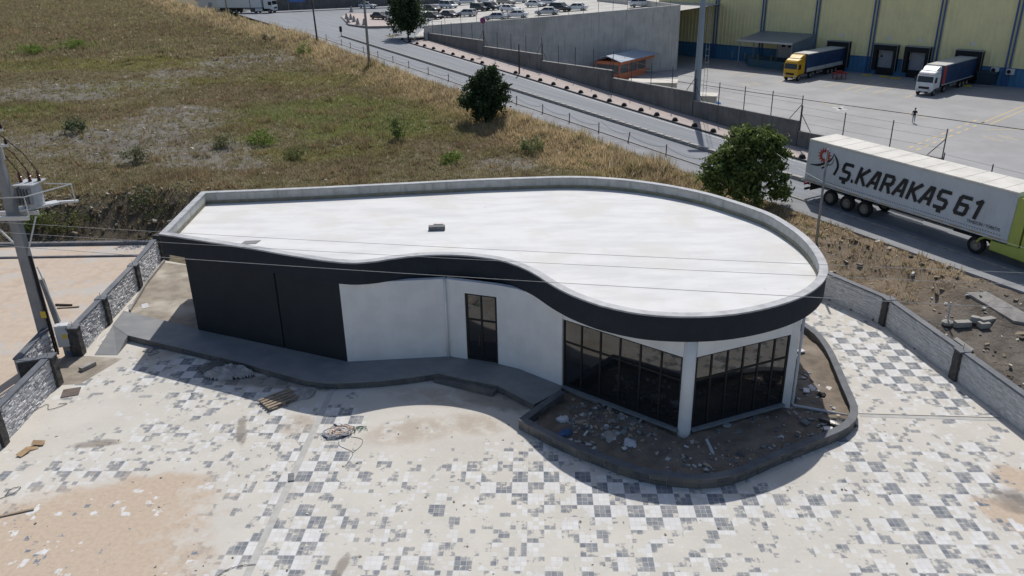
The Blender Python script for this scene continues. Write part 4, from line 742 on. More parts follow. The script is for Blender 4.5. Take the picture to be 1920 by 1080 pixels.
# air conditioners, bin, wheel stops
m_ac = paint('white ac casing', (0.62, 0.62, 0.6), 0.5)
for k, (px, py) in enumerate([(1867, 131), (1896, 134)]):
    t_, z_ = wt(px, py); o = thing('air_conditioner', ['left of two white air conditioner units on the blue dado', 'right of two white air conditioner units on the blue dado'][k], 'air conditioner', wp3(t_, z_ - .4, .35), math.atan2(WD[1], WD[0]), 'air conditioners on the warehouse wall')
    MB().box((0, 0, .4), (1.1, .42, .8)).build('casing', m_ac, o, bevel=.03); MB().lathe([(0.28, 0), (0.3, .02), (0.02, .03)], 14).build('fan_grille', m_blk, o).matrix_local = Matrix.Translation((-.15, -.2125, .4)) @ Matrix.Rotation(math.pi / 2, 4, 'X')
    MB().box((0, .15, -.05), (1.0, .3, .06)).build('bracket', m_galv, o)
m_bin = surf('dark teal steel', (0.03, 0.06, 0.085), (0.025, 0.045, 0.06), 2, 0.6)
q = P(1848, 160, YARD_Z); o = thing('waste_skip', 'dark teal steel waste skip against the warehouse beside the white truck', 'skip', tuple(q), math.atan2(WD[1], WD[0]))
MB().loft([[(-1.1, -.7, .25), (1.1, -.7, .25), (1.1, .7, .25), (-1.1, .7, .25)], [(-1.25, -.9, 1.9), (1.25, -.9, 1.9), (1.25, .9, 1.9), (-1.25, .9, 1.9)]]).build('tub', m_bin, o); MB().box((0, 0, 1.96), (2.6, 1.9, .1), rx=.06).build('lid', m_bin, o); MB().box((0, -.6, .12), (2.3, 1.5, .14)).build('skid_base', paint('grey base', (0.3, 0.3, 0.31)), o)
wsm = MB().box((0, 0, .11), (1.5, .3, .2)).mesh('wheel_stop', paint('yellow wheel stop paint', (0.55, 0.42, 0.03), 0.6))
for k, (px, py) in enumerate([(1626, 142), (1658, 145), (1680, 148), (1811, 162)]):
    o = link('wheel_stop', wsm); o.location = P(px, py, YARD_Z); o.rotation_euler = (0, 0, math.atan2(WD[1], WD[0]) + .25); tag(o, ['yellow wheel stop nearest the red table', 'middle yellow wheel stop between two empty docks', 'yellow wheel stop just left of the white truck', 'yellow wheel stop beside the rear wheels of the white truck'][k], 'wheel stop', 'yellow wheel stops')
# red table
m_red = paint('red steel paint', (0.33, 0.03, 0.035), 0.5); q = P(1573, 148, YARD_Z); o = thing('red_table', 'red steel work table with a raised box between the docked trucks', 'table', tuple(q), 0.2)
MB().box((0, 0, .92), (2.2, 1.5, .1)).build('table_top', m_red, o)
for sx in (-1, 1):
    for sy in (-1, 1): MB().box((sx * .8, sy * .55, .435), (.1, .1, .87)).build('leg', m_red, o)
MB().box((0, -.1, .30), (1.5, .08, .08)).build('stretcher', m_red, o); MB().box((0, .2, 1.12), (.85, .6, .3)).build('box', m_red, o)
# orange kiosk
m_or = paint('orange cabin paint', (0.66, 0.2, 0.09), 0.6); m_blr = surf('blue grey roof sheet', (0.42, 0.47, 0.55), (0.37, 0.42, 0.5), 1.5, 0.4, 0)
ka, kb_ = P(1161, 151, YARD_Z), P(1228, 133, YARD_Z); ang = math.atan2((kb_ - ka)[1], (kb_ - ka)[0]); kl = np.linalg.norm(kb_ - ka); o = thing('orange_kiosk', 'orange framed cabin with pitched blue-grey roof under the retaining wall', 'cabin', tuple(ka), ang)
kd = 4.6; kh = 2.9
MB().prism([(0, 0), (kl * .72, 0), (kl * .72, kd), (0, kd)], 0, 1.0).build('lower_wall', m_or, o); MB().prism([(.05, .05), (kl * .72 - .05, .05), (kl * .72 - .05, kd - .05), (.05, kd - .05)], 1.0, kh - .5).build('interior', surf('dim glazing', (0.10, 0.105, 0.11), (0.14, 0.14, 0.14), 1, 0.25), o)
MB().prism([(0, 0), (kl, 0), (kl, kd), (0, kd)], kh - .5, kh).build('upper_band', m_or, o)
for x in (0.08, kl * .24, kl * .48, kl * .72 - .08, kl - .1):
    for y in (.08, kd - .08): MB().box((x, y, kh / 2 - .01), (.16, .17, kh - .02)).build('post', m_or, o)
m = MB(); m.loft([[(x, -.5, kh + .01), (x, kd / 2, kh + .85), (x, kd + .5, kh + .01), (x, kd + .5, kh + .1), (x, kd / 2, kh + .95), (x, -.5, kh + .1)] for x in (-.5, kl + .5)]); m.build('roof', m_blr, o); MB().box((kl * .86, kd / 2, .5), (kl * .26, kd * .8, .1)).build('bench', m_or, o)
# site huts behind the wall
for k, (px, py, lx_, ly_, hz, m__, lab, nm, rz) in enumerate([(1222, 172, 6.5, 3.0, 3.0, paint('cream hut', (0.50, 0.46, 0.38), .6), 'cream flat roofed hut partly hidden behind the stepped wall near the kiosk', 'site_hut', -0.25), (1312, 196, 3.8, 2.4, 2.7, paint('beige hut', (0.46, 0.42, 0.34), .6), 'beige hut roof behind the wall right of the lamp pole', 'site_hut', -0.3)]):
    q = P(px, py + 22, YARD_Z); q[2] = YARD_Z; o = thing(nm, lab, 'hut', tuple(q), rz); MB().box((0, 0, hz / 2), (lx_, ly_, hz)).build('wall', m__, o); MB().box((0, 0, hz + .06), (lx_ + .3, ly_ + .3, .12)).build('roof', surf('pale roof', (0.6, 0.57, 0.5), (0.55, 0.5, 0.45), 1), o); MB().box((lx_ * .3, -ly_ / 2 - .02, hz * .55), (1.0, .03, .8)).build('window', m_glass, o)
q = P(1336, 215, YARD_Z); q[2] = YARD_Z; m = MB(); m.lathe([(0.05, 0), (1.1, 0.0), (1.15, .9), (0.95, 1.5), (.5, 1.75), (.02, 1.8)], 14); o = m.build('tarpaulin_heap', surf('blue tarpaulin', (0.03, 0.16, 0.45), (0.02, 0.11, 0.33), 2, 0.5, 0.5, bscale=3, bdist=.2), smooth=True); o.location = q; tag(o, 'bright blue tarpaulin covered heap behind the stepped wall', 'tarpaulin')
# ------------------------------------------------------------------ poles and lamps
def zline(px_b, py_b, zb, px_t, py_t):
    b = P(px_b, py_b, zb); d = ray(px_t, py_t); t_ = b[1] / d[1]; return b, (CAM + t_ * d)[2]
m_lp = paint('grey blue mast paint', (0.26, 0.31, 0.36), 0.5, metal=0.2); m_conpole = surf('concrete pole', (0.30, 0.295, 0.28), (0.24, 0.235, 0.225), 2, 0.9, 0.3); m_wood = surf('dark timber pole', (0.075, 0.062, 0.052), (0.05, 0.043, 0.038), 3, 0.9, 0.3)
sL = s_at(1295, 216); q = road(sL, nwall(sL) + 0.75); q[2] = YARD_Z
o = thing('lighting_mast', 'tall grey-blue lighting mast rising behind the stepped wall', 'mast', tuple(q)); MB().lathe([(0.42, 0), (0.36, 6), (0.28, 14), (0.2, 22)], 12).build('shaft', m_lp, o, smooth=True); MB().lathe([(0.6, 0), (0.6, .08), (.42, .1)], 12).build('base_plate', m_lp, o)
for sx in (0.62, .92): MB().tube([(sx, 0, 0), (sx * .95, 0, 21)], 0.02, 5).build('ladder_rail', m_galv, o)
for i in range(34): MB().bar((.62, 0, .6 + i * .6), (.9, 0, .6 + i * .6), .025, .025).build('ladder_rung', m_galv, o)
MB().box((0, 0, 22.2), (2.4, .5, .4)).build('lamp_head', m_lp, o)
def pole(name, label, b, h, r, m_, arm=None, lean=(0, 0)):
    o = thing(name, label, 'pole', tuple(b)); MB().tube([(0, 0, -.3), (lean[0] * .5, lean[1] * .5, h / 2), (lean[0], lean[1], h)], [r, r * .85, r * .7], 8).build('shaft', m_, o, smooth=True)
    if arm: MB().bar((lean[0] - arm, lean[1], h - .3), (lean[0] + arm, lean[1], h - .25), .1, .1).build('cross_arm', m_wood, o); [MB().lathe([(.03, 0), (.05, .08), (.02, .16)], 8, (lean[0] + k * arm * .9, lean[1], h - .24)).build('insulator', m_blk, o) for k in (-1, 0, 1)]
    else: MB().lathe([(r * .75, 0), (r * .75, .06)], 8, (lean[0], lean[1], h)).build('pole_cap', m_, o)
    return o
def fpt(px, py): return PF(px, py, ffield)
b = fpt(693, 124); pole('utility_pole', 'tall bare grey utility pole standing in the grass beside the road', b, 11.5, .19, m_conpole)
b = fpt(596, 84); pole('utility_pole', 'timber pole with a short cross arm near the road junction', b, 7.6, .15, m_wood, .6, (-.2, 0))
b = PF(1530, 458, ffield); pole('utility_pole', 'thin grey pole standing behind the roof in front of the white trailer', b, 5.6, .09, m_conpole, None, (.0, 0.2))
s_ = s_at(935, 142); b = road(s_, nfar(s_) + .5, .13); pole('footway_post', 'dark post on the pink footway behind the round tree', b, 3.4, .11, m_wood)
b = fpt(428, 36); pole('utility_pole', 'pale concrete pole in the bushes by the parked white truck', b, 9, .2, m_conpole)
b = fpt(417, 30); pole('utility_pole', 'thin dark pole left of the pale concrete pole at the top', b, 6, .12, m_wood)
# no-stopping sign on the stepped wall
s_ = s_at(907, 103); q = road(s_, nwall(s_) + .2); q[2] = zat(s_, 77, 908); o = thing('traffic_sign', 'round blue no-stopping sign with red cross on the stepped wall fence', 'sign', tuple(q), -0.3)
MB().tube([(0, 0, 0), (0, 0, 2.6)], .04, 6).build('post', m_post, o); rt = Matrix.Translation((0, -.06, 2.7)) @ Matrix.Rotation(math.pi / 2, 4, 'X')
dk = MB().lathe([(.40, 0), (.40, .02)], 20).build('disc', paint('sign blue', (0.02, 0.05, 0.30)), o); dk.matrix_local = rt
rg = MB(); [rg.box((0.36 * math.cos(a), 0.36 * math.sin(a), .024), (.13, .09, .006), rz=a + math.pi / 2) for a in np.linspace(0, 2 * math.pi, 20, False)]; rg.build('red_rim', paint('sign red', (0.45, 0.02, 0.02)), o).matrix_local = rt
cr_ = MB(); cr_.box((0, 0, .026), (.66, .08, .006), rz=.785); cr_.box((0, 0, .034), (.66, .08, .006), rz=-.785); cr_.build('red_cross', paint('sign red cross', (0.45, 0.02, 0.02)), o).matrix_local = rt
# ------------------------------------------------------------------ bollards along both kerbs
m_rp = surf('rusty red post', (0.16, 0.085, 0.065), (0.11, 0.07, 0.06), 5, 0.8)
bpx = [(609, 74), (640, 83.5), (658, 89), (686, 97), (714, 106), (743, 115.5), (772, 125.5), (806, 138), (842, 151), (878, 165), (962, 195), (1007, 212), (1057, 229), (1110, 248), (1169, 266), (1236, 291), (1305, 316)]
lab_b = ['farthest', 'second', 'third', 'fourth', 'fifth', 'sixth', 'seventh', 'eighth', 'ninth', 'tenth', 'eleventh', 'twelfth', 'thirteenth', 'fourteenth', 'fifteenth', 'sixteenth', 'seventeenth']
prev = None; bo0 = None
for k, (px, py) in enumerate(bpx):
    s_ = s_at(px, py); q = road(s_, -.4, .03)
    if bo0 is None:
        o = thing('chain_bollard', '', 'bollard', tuple(q)); MB().tube([(0, 0, 0), (0, 0, .82)], .045, 8).build('post', m_rp, o); MB().lathe([(.06, .82), (.05, .87), (.01, .88)], 8).build('cap', m_rp, o); MB().lathe([(.1, 0), (.1, .02), (.05, .03)], 8).build('base', m_rp, o); bo0 = o
    else: o = copy_tree(bo0); o.location = q
    tag(o, ('%s slim rusty chain bollard along the near kerb counted from the junction' % lab_b[k]), 'bollard', 'slim chain bollards along the near kerb')
    if k == 14: o.rotation_euler = (0, 0.15, 0)
    if prev is not None:
        ch = [np.array(prev) * (1 - f) + np.array(q) * f + np.array([0, 0, .72 - .32 * 4 * f * (1 - f)]) for f in np.linspace(0, 1, 9)]; c_ = MB().tube([tuple(np.array(x_) - np.array(q)) for x_ in ch], .014, 4).build('chain', m_post, o)
    prev = q
dpx = [(750, 75), (764, 79), (779, 83), (795, 87), (812, 92), (828, 97.5), (845, 103), (864, 108.5), (883, 113.5), (902, 119), (922, 126), (963, 138), (985, 145), (1008, 152), (1032, 159.5), (1057, 167), (1082, 175), (1108, 183), (1137, 191), (1167, 199), (1197, 208.5), (1228, 217), (1262, 227), (1297, 238), (1334, 248), (1375, 260), (1500, 297)]
sl_ = [s_at(*p_) for p_ in dpx]; do0 = None
for k, s_ in enumerate(sl_):
    q = road(s_, nfar(s_) + .18, .13)
    if do0 is None:
        o = thing('dome_bollard', '', 'bollard', tuple(q)); MB().lathe([(.26, 0), (.26, .1), (.22, .22), (.13, .3), (.02, .33)], 12).build('dome', m_blk, o, smooth=True); MB().lathe([(.31, 0), (.31, .05), (.27, .07)], 12).build('base', m_blk, o); do0 = o
    else: o = copy_tree(do0); o.location = q
    tag(o, 'black half-dome rubber bollard, number %s from the car park end of the far kerb row' % ['one', 'two', 'three', 'four', 'five', 'six', 'seven', 'eight', 'nine', 'ten', 'eleven', 'twelve', 'thirteen', 'fourteen', 'fifteen', 'sixteen', 'seventeen', 'eighteen', 'nineteen', 'twenty', 'twenty-one', 'twenty-two', 'twenty-three', 'twenty-four', 'twenty-five', 'twenty-six', 'twenty-seven'][k], 'bollard', 'half-dome bollards along the far kerb')
q = road(-13.8, 3.35, .1); o = thing('median_marker', 'black upright marker at the far end of the road median', 'marker', tuple(q)); MB().box((0, 0, .35), (.1, .1, .7)).build('post', m_blk, o); MB().box((0, -.05, 1.05), (.45, .06, .9)).build('panel', m_blk, o, bevel=.1)
# pale traffic island with concrete cones
def pj(px, py): 
    z = 5.3; return P(px, py, z)
m_cone = surf('concrete cone', (0.36, 0.35, 0.33), (0.28, 0.27, 0.26), 4, 0.9)
isl = [pj(640, 31), pj(655, 46), pj(690, 50), pj(738, 49), pj(742, 30), pj(700, 24), pj(650, 25)]
o = MB().prism([(q[0], q[1]) for q in isl], 5.0, 5.32).build('traffic_island', m_pink); tag(o, 'pink paved island at the car park entrance', kind='structure')
isk = MB(); n_ = len(isl); [isk.bar((isl[i][0], isl[i][1], 5.30), (isl[(i + 1) % n_][0], isl[(i + 1) % n_][1], 5.30), .25, .16) for i in range(n_)]; isk.build('kerb', m_kerb, o)
cn0 = None
for k, (px, py) in enumerate([(650, 36), (653, 43), (658, 37), (664, 41), (671, 46), (683, 47), (659, 22)]):
    q = P(px, py, 5.32)
    if cn0 is None: o = thing('concrete_cone', '', 'cone', tuple(q)); MB().lathe([(.42, .12), (.36, .2), (.2, .9), (.12, 1.15), (.02, 1.2)], 10).build('cone', m_cone, o); MB().box((0, 0, .06), (.95, .95, .12)).build('foot', m_cone, o); cn0 = o
    else: o = copy_tree(cn0); o.location = q
    tag(o, ['leftmost concrete cone on the pink island', 'concrete cone at the front left corner of the island', 'concrete cone second from the left in the back of the island group', 'concrete cone in the middle of the island group', 'concrete cone fifth from the left at the island edge', 'concrete cone farthest right beside the tall grey pole', 'lone concrete cone behind the island beside the white car'][k], 'cone', 'concrete cones on the traffic island')
# far boundary wall and roadside buildings at the top
a, b = P(470, 22, 5.6), P(830, 6, 5.6); fw_ = thing('far_wall', 'long grey concrete wall beyond the junction at the top', 'wall', tuple(a)); nseg = 16
for i in range(nseg):
    q0, q1 = a + (b - a) * (i / nseg) , a + (b - a) * ((i + .985) / nseg); MB().bar((q0[0], q0[1], 7.3), (q1[0], q1[1], 7.3), .25, 3.6).build('wall_panel', m_conc2, fw_, True)
q = P(556, 3, 5.6); q[1] = 0; qq = on_wall(557, 1, a, b); MB().box(tuple(qq - (qq - CAM) * .006), (3.6, .05, .7), rz=math.atan2((b - a)[1], (b - a)[0])).build('blue_banner', paint('blue banner', (0.05, 0.14, 0.4)), fw_, True)
a2, b2 = P(1085, 4, 7.6), P(1290, 10, 7.9); fw2 = thing('far_wall', 'low dark brown wall behind the car park at the top', 'wall', tuple(a2)); [MB().bar(tuple(a2 + (b2 - a2) * i / 6 + (0, 20, .9)), tuple(a2 + (b2 - a2) * (i + .98) / 6 + (0, 20, .9)), .3, 2.2).build('wall_panel', surf('brown wall', (0.10, 0.075, 0.07), (0.08, 0.06, 0.06), 1), fw2, True) for i in range(6)]
q = fpt(398, 22); o = thing('white_cabin', 'white boxy cabin at the field edge by the junction', 'cabin', tuple(q), -.2); MB().box((0, 0, 1.6), (5.5, 3, 3.2)).build('wall', paint('white cabin', (0.62, 0.62, 0.62)), o); MB().box((0, 0, 3.26), (5.8, 3.3, .12)).build('roof', m_galv, o); MB().box((.6, -1.53, 1.2), (1, .06, 2.2)).build('door', paint('grey door', (0.3, 0.32, 0.35)), o)

# ------------------------------------------------------------------ vehicles
m_tyre = surf('tyre rubber', (0.018, 0.018, 0.019), (0.03, 0.029, 0.028), 6, 0.9); m_rim = paint('grey steel rim', (0.30, 0.27, 0.23), 0.5, metal=0.3); m_chas = surf('chassis black', (0.02, 0.02, 0.021), (0.035, 0.033, 0.03), 3, 0.8); m_vglass = glass('vehicle glass', (0.01, 0.012, 0.014), 1.55); m_lamp = paint('headlamp lens', (0.55, 0.57, 0.6), 0.1); m_tail = paint('tail lamp lens', (0.35, 0.015, 0.015), 0.2); m_wpaint = paint('white truck paint', (0.68, 0.69, 0.70), 0.35)
def wheel_mesh(r, w_, side):
    t_ = MB().lathe([(r * .62, -w_ / 2), (r * .93, -w_ / 2), (r, -w_ * .32), (r, w_ * .32), (r * .93, w_ / 2), (r * .62, w_ / 2)], 18, cap=False).mesh('tyre', m_tyre); k = MB().lathe([(.01, w_ * .2), (r * .25, w_ * .3), (r * .3, w_ * .12), (r * .55, w_ * .16), (r * .63, w_ * .44), (r * .63, -w_ * .4)], 16).mesh('rim', m_rim)
    return t_, k
WT = wheel_mesh(0.5, 0.32, 1); WC = wheel_mesh(0.32, 0.21, 1)
def wheel(parent, x, y, r_mesh, r):
    t_ = link('wheel', r_mesh[0], parent); t_.matrix_local = Matrix.Translation((x, y, r)) @ Matrix.Rotation(-math.pi / 2 if y > 0 else math.pi / 2, 4, 'X'); link('rim', r_mesh[1], t_)
def rrect(x, y0, y1, z0, z1, r=0.12): return [(x, y0 + r, z0), (x, y1 - r, z0), (x, y1, z0 + r), (x, y1, z1 - r), (x, y1 - r, z1), (x, y0 + r, z1), (x, y0, z1 - r), (x, y0, z0 + r)]
def cab(o, x0, paintm, deflector=True, high=True, blackgrille=True, band=None):
    # tractor: x forward, cab occupies x0..x0+2.25
    X = x0; W_ = 1.22; H1 = 2.95
    body = MB(); body.loft([rrect(X, -W_, W_, .95, H1 + .05, .1), rrect(X + 1.3, -W_, W_, .95, H1 + .05, .1), rrect(X + 1.85, -W_, W_, .75, H1, .14), rrect(X + 2.05, -W_ + .02, W_ - .02, .62, H1 - .12, .16), rrect(X + 2.22, -W_ + .06, W_ - .06, .55, 1.9, .14), rrect(X + 2.28, -W_ + .12, W_ - .12, .5, 1.6, .12)]); b_o = body.build('cab', paintm, o, smooth=False, bevel=.03)
    ws = MB(); ws.add([(X + 2.235, -W_ + .14, 1.86), (X + 2.235, W_ - .14, 1.86), (X + 2.085, W_ - .18, 2.66), (X + 2.085, -W_ + .18, 2.66), (X + 2.15, -W_ + .14, 1.84), (X + 2.15, W_ - .14, 1.84), (X + 2.0, W_ - .18, 2.68), (X + 2.0, -W_ + .18, 2.68)], [(0, 1, 2, 3), (4, 7, 6, 5), (0, 4, 5, 1), (1, 5, 6, 2), (2, 6, 7, 3), (3, 7, 4, 0)]); ws.build('windscreen', m_vglass, o)
    for sy in (-1, 1):
        MB().add([(X + 1.15, sy * (W_ + .006), 1.8), (X + 1.95, sy * (W_ + .006), 1.72), (X + 1.88, sy * (W_ + .004), 2.55), (X + 1.15, sy * (W_ + .004), 2.55), (X + 1.15, sy * (W_ - .05), 1.8), (X + 1.95, sy * (W_ - .05), 1.72), (X + 1.88, sy * (W_ - .05), 2.55), (X + 1.15, sy * (W_ - .05), 2.55)], [(0, 1, 2, 3), (0, 4, 5, 1), (1, 5, 6, 2), (2, 6, 7, 3), (3, 7, 4, 0)]).build('side_window', m_vglass, o)
        MB().box((X + 2.05, sy * (W_ + .22), 2.2), (.14, .2, .62)).build('mirror', m_chas, o, bevel=.03)
        MB().box((X + 2.29, sy * (W_ - .32), .82), (.05, .4, .2)).build('headlight', m_lamp, o)
    MB().box((X + 2.285, 0, 1.12), (.035, 1.45, .32)).build('grille', m_chas, o); MB().box((X + 2.3, 0, .52), (.04, 1.3, .2)).build('lower_grille', m_chas, o)
    MB().box((X + 2.325, 0, .55), (.012, .5, .11)).build('number_plate', paint('plate white', (0.6, 0.6, 0.6)), o)
    if high:
        MB().loft([rrect(X, -W_ + .04, W_ - .04, H1 + .03, H1 + .42, .1), rrect(X + 1.2, -W_ + .04, W_ - .04, H1 + .03, H1 + .42, .12), rrect(X + 1.9, -W_ + .1, W_ - .1, H1 - .05, H1 + .22, .1), rrect(X + 2.12, -W_ + .2, W_ - .2, H1 - .12, H1 + .02, .05)]).build('roof', paintm, o, bevel=.03)
    if deflector:
        MB().loft([rrect(X - .1, -W_ + .12, W_ - .12, H1 + .4, H1 + .98, .1), rrect(X + .5, -W_ + .14, W_ - .14, H1 + .4, H1 + .9, .1), rrect(X + 1.25, -W_ + .3, W_ - .3, H1 + .38, H1 + .48, .03)]).build('roof_deflector', paintm, o, bevel=.03)
    if band:
        MB().add([(X + 1.92, -.95, H1 + .10), (X + 1.92, .95, H1 + .10), (X + 1.6, .95, H1 + .33), (X + 1.6, -.95, H1 + .33)], [(0, 1, 2, 3)])
    return b_o
def tractor_chassis(o, x0):
    for sy in (-1, 1): MB().box((x0 + .1 - 1.6, sy * .42, .82), (5.2, .12, .3)).build('chassis_rail', m_chas, o)
    for x in (x0 + 1.35, x0 - 2.35):
        for sy in (-1, 1): wheel(o, x, sy * (1.02 if x > x0 else .95), WT, .5)
def trailer(o, L, roofm, sidem, style='curtain', tail_x=0.0):
    # trailer box from x=tail_x to tail_x+L, z 1.15..3.95
    X0, X1, Wt, Z0, Z1 = tail_x, tail_x + L, 1.27, 1.18, 3.95
    b_o = MB().prism([(X0, -Wt), (X1, -Wt), (X1, Wt), (X0, Wt)], Z0, Z1).build('trailer_box', sidem, o, bevel=.02)
    MB().prism([(X0 + .01, -Wt + .01), (X1 - .01, -Wt + .01), (X1 - .01, Wt - .01), (X0 + .01, Wt - .01)], Z1 + .002, Z1 + .03).build('trailer_roof', roofm, o)
    for sy in (-1, 1):
        MB().box(((X0 + X1) / 2, sy * .45, .98), (L - .3, .12, .34)).build('trailer_rail', m_chas, o)
        MB().box(((X0 + X1) / 2, sy * (Wt + .008), Z0 + .07), (L, .03, .16)).build('lower_rail', paint('light rail', (0.42, 0.44, 0.45)), o)
        MB().box(((X0 + X1) / 2, sy * (Wt + .008), Z1 - .06), (L, .03, .12)).build('upper_rail', paint('upper rail', (0.38, 0.4, 0.42)) if style == 'curtain' else roofm, o)
        for k in range(3): wheel(o, X0 + 2.1 + k * 1.31, sy * 1.0, WT, .5)
        MB().box((X0 + 7.6, sy * 1.15, .72), (2.2, .04, .12)).build('side_guard', paint('alu guard', (0.5, 0.5, 0.5), .4, metal=.6), o); MB().box((X0 + 7.6, sy * 1.15, .95), (2.2, .04, .1)).build('side_guard', paint('alu guard upper', (0.5, 0.5, 0.5), .4, metal=.6), o)
        MB().box((X0 - .02, sy * .95, .92), (.05, .45, .14)).build('tail_light', m_tail, o)
    MB().box((X0 + .1, 0, .6), (.1, 2.4, .14)).build('rear_bumper', m_chas, o); MB().box((X0 + .5, 0, .85), (.05, 2.3, .5)).build('mudflap', m_chas, o)
    return b_o
# lettering drawn as bold slanted strokes
GL = {'S': [[(1, 1), (.12, 1), (0, .9), (0, .62), (.12, .52), (.88, .48), (1, .38), (1, .1), (.88, 0), (0, 0)]], 'K': [[(0, 0), (0, 1)], [(1, 1), (.2, .5), (.32, .5), (1, 0)]], 'A': [[(-.05, 0), (.55, 1), (.85, 1), (.95, 0)], [(.25, .3), (.9, .3)]], 'R': [[(0, 0), (0, 1), (.85, 1), (1, .88), (1, .62), (.85, .5), (.05, .46)], [(.55, .46), (1, 0)]], '6': [[(1, 1), (.14, 1), (0, .88), (0, .1), (.12, 0), (.88, 0), (1, .1), (1, .45), (.88, .55), (.05, .55)]], '1': [[(.25, .86), (.62, 1), (.62, 0)]], ',': [[(.42, -.2), (.62, -.2)]], '.': [[(0, .02), (.1, .02)]]}
def strokes(m, ch, x, z, w_, h, th, slant=.24, dep=-1.0, k=[0]):
    for poly in GL[ch]:
        pts = [np.array([x + p[0] * w_ + slant * p[1] * h, z + p[1] * h]) for p in poly]
        for a, b in zip(pts[:-1], pts[1:]):
            d = b - a; l = np.linalg.norm(d) + 1e-9; d /= l; n = np.array([-d[1], d[0]]) * th / 2; e = d * th * .36; k[0] += 1; y = dep - .002 * (k[0] % 9)
            c4 = [a - e - n, b + e - n, b + e + n, a - e + n]; m.add([(q[0], y, q[1]) for q in c4], [(0, 1, 2, 3)])
# --- white trailer with lettering on the near lane
m_tside = surf('pale trailer side', (0.62, 0.645, 0.67), (0.57, 0.59, 0.61), .7, 0.5, 0, streak=.12); m_troof = surf('dusty white roof', (0.66, 0.635, 0.58), (0.56, 0.54, 0.49), .8, 0.7, .1); m_lime = paint('lime yellow paint', (0.46, 0.50, 0.10), 0.35); m_ink = paint('black lettering', (0.012, 0.013, 0.016), 0.5); m_sunr = paint('red emblem', (0.45, 0.035, 0.025), 0.5)
TRY = math.atan2(RD[1], RD[0]); S0 = sn(*P(1503, 372, 2.7)[:2])[0]
q = road(S0 - .35, 1.62, 0.004); tk = thing('lettered_truck', 'white box trailer lettered with black company name behind a lime yellow tractor', 'truck', tuple(q), TRY); tk.rotation_euler = (0, 0.026, TRY)
tb_ = trailer(tk, 13.6, m_troof, m_tside, 'box'); yy = -1.296
for k in range(11): MB().box((1.2 + k * 1.15, 0, 3.985), (.05, 2.5, .014)).build('roof_rib', m_troof, tk)
for k in range(12): MB().box((.62 + k * 1.12, -1.296, 1.27), (.72, .012, .05)).build('marker_strip', paint('amber strip', (0.5, 0.28, 0.06), .4), tk)
dots = MB()
for k in range(84): dots.box((.3 + k * .155, -1.276, 1.5), (.05, .02, .04))
dots.build('rivet_row', m_chas, tb_)['kind'] = 'stuff'
x = 2.75; txt = MB(); lets = [('S', .84), (',', 0), ('.', .2), ('K', .80), ('A', .87), ('R', .84), ('A', .87), ('K', .80), ('A', .87), ('S', .84), (',', 0)]; px_ = x; zb_t, ht_t = 2.02, 0.98; lastx = x
for ch, adv in lets:
    if ch == ',': strokes(txt, ',', lastx, zb_t, .66, ht_t, .21, dep=yy)
    else: strokes(txt, ch, x, zb_t, .1 if ch == '.' else .56, ht_t, .21, dep=yy); lastx = x; x += adv + (.04 if ch != '.' else .12)
x += .34
for ch in '61': strokes(txt, ch, x, zb_t, .56, ht_t, .21, dep=yy); x += .82 if ch == '6' else .7
txt.build('company_lettering', m_ink, tb_, fix=False)
cu = bpy.data.curves.new('small_text', 'FONT'); cu.body = 'TRABZON / TÜRKİYE'; cu.size = .25; cu.extrude = 0.002; tmp = bpy.data.objects.new('small_text', cu); COL.objects.link(tmp); bpy.context.view_layer.update(); me = bpy.data.meshes.new_from_object(tmp.evaluated_get(bpy.context.evaluated_depsgraph_get())); COL.objects.unlink(tmp); bpy.data.objects.remove(tmp); me.materials.clear(); me.materials.append(m_ink)
o = link('small_lettering', me, tb_); o.matrix_local = Matrix.Translation((11.25, yy, 1.70)) @ Matrix.Rotation(math.pi / 2, 4, 'X'); o.scale = (.78, .95, 1)
sm = MB(); cx_, cz_ = 1.35, 3.15; V_ = []; F_ = []
for k in range(14):
    a0 = 2 * math.pi * k / 14; a1 = a0 + 2 * math.pi / 14; am = (a0 + a1) / 2
    sm.add([(cx_ + .22 * math.cos(a0), yy, cz_ + .22 * math.sin(a0)), (cx_ + .33 * math.cos(a0), yy, cz_ + .33 * math.sin(a0)), (cx_ + .56 * math.cos(am), yy, cz_ + .56 * math.sin(am)), (cx_ + .33 * math.cos(a1), yy, cz_ + .33 * math.sin(a1)), (cx_ + .22 * math.cos(a1), yy, cz_ + .22 * math.sin(a1))], [(0, 1, 2, 3, 4)])
sm.build('sun_emblem', m_sunr, tb_, fix=False)
em = MB()
def crescent(pts, ths, dy):
    pts = [np.array(p_) for p_ in catmull(pts, 6)]; n_ = len(pts); th_ = np.interp(np.linspace(0, 1, n_), np.linspace(0, 1, len(ths)), ths); L_, R_2 = [], []
    for i, p_ in enumerate(pts):
        d_ = pts[min(i + 1, n_ - 1)] - pts[max(i - 1, 0)]; d_ /= np.linalg.norm(d_); n2 = np.array([-d_[1], d_[0]]); L_.append(p_ + n2 * th_[i] / 2); R_2.append(p_ - n2 * th_[i] / 2)
    for i in range(n_ - 1): em.add([(L_[i][0], yy - dy, L_[i][1]), (L_[i + 1][0], yy - dy, L_[i + 1][1]), (R_2[i + 1][0], yy - dy, R_2[i + 1][1]), (R_2[i][0], yy - dy, R_2[i][1])], [(0, 1, 2, 3)])
crescent([(.3, 2.35), (.95, 2.45), (1.5, 2.72), (1.9, 3.05), (2.02, 3.45)], [.02, .14, .15, .1, .02], 0); crescent([(2.02, 3.42), (2.3, 3.1), (2.45, 2.65), (2.25, 2.1)], [.03, .14, .17, .17], .001); crescent([(1.25, 2.3), (1.55, 2.5), (1.75, 2.7)], [.1, .12, .06], .0005); crescent([(1.8, 2.62), (2.0, 2.8), (2.1, 3.1)], [.05, .05, .03], .0007)
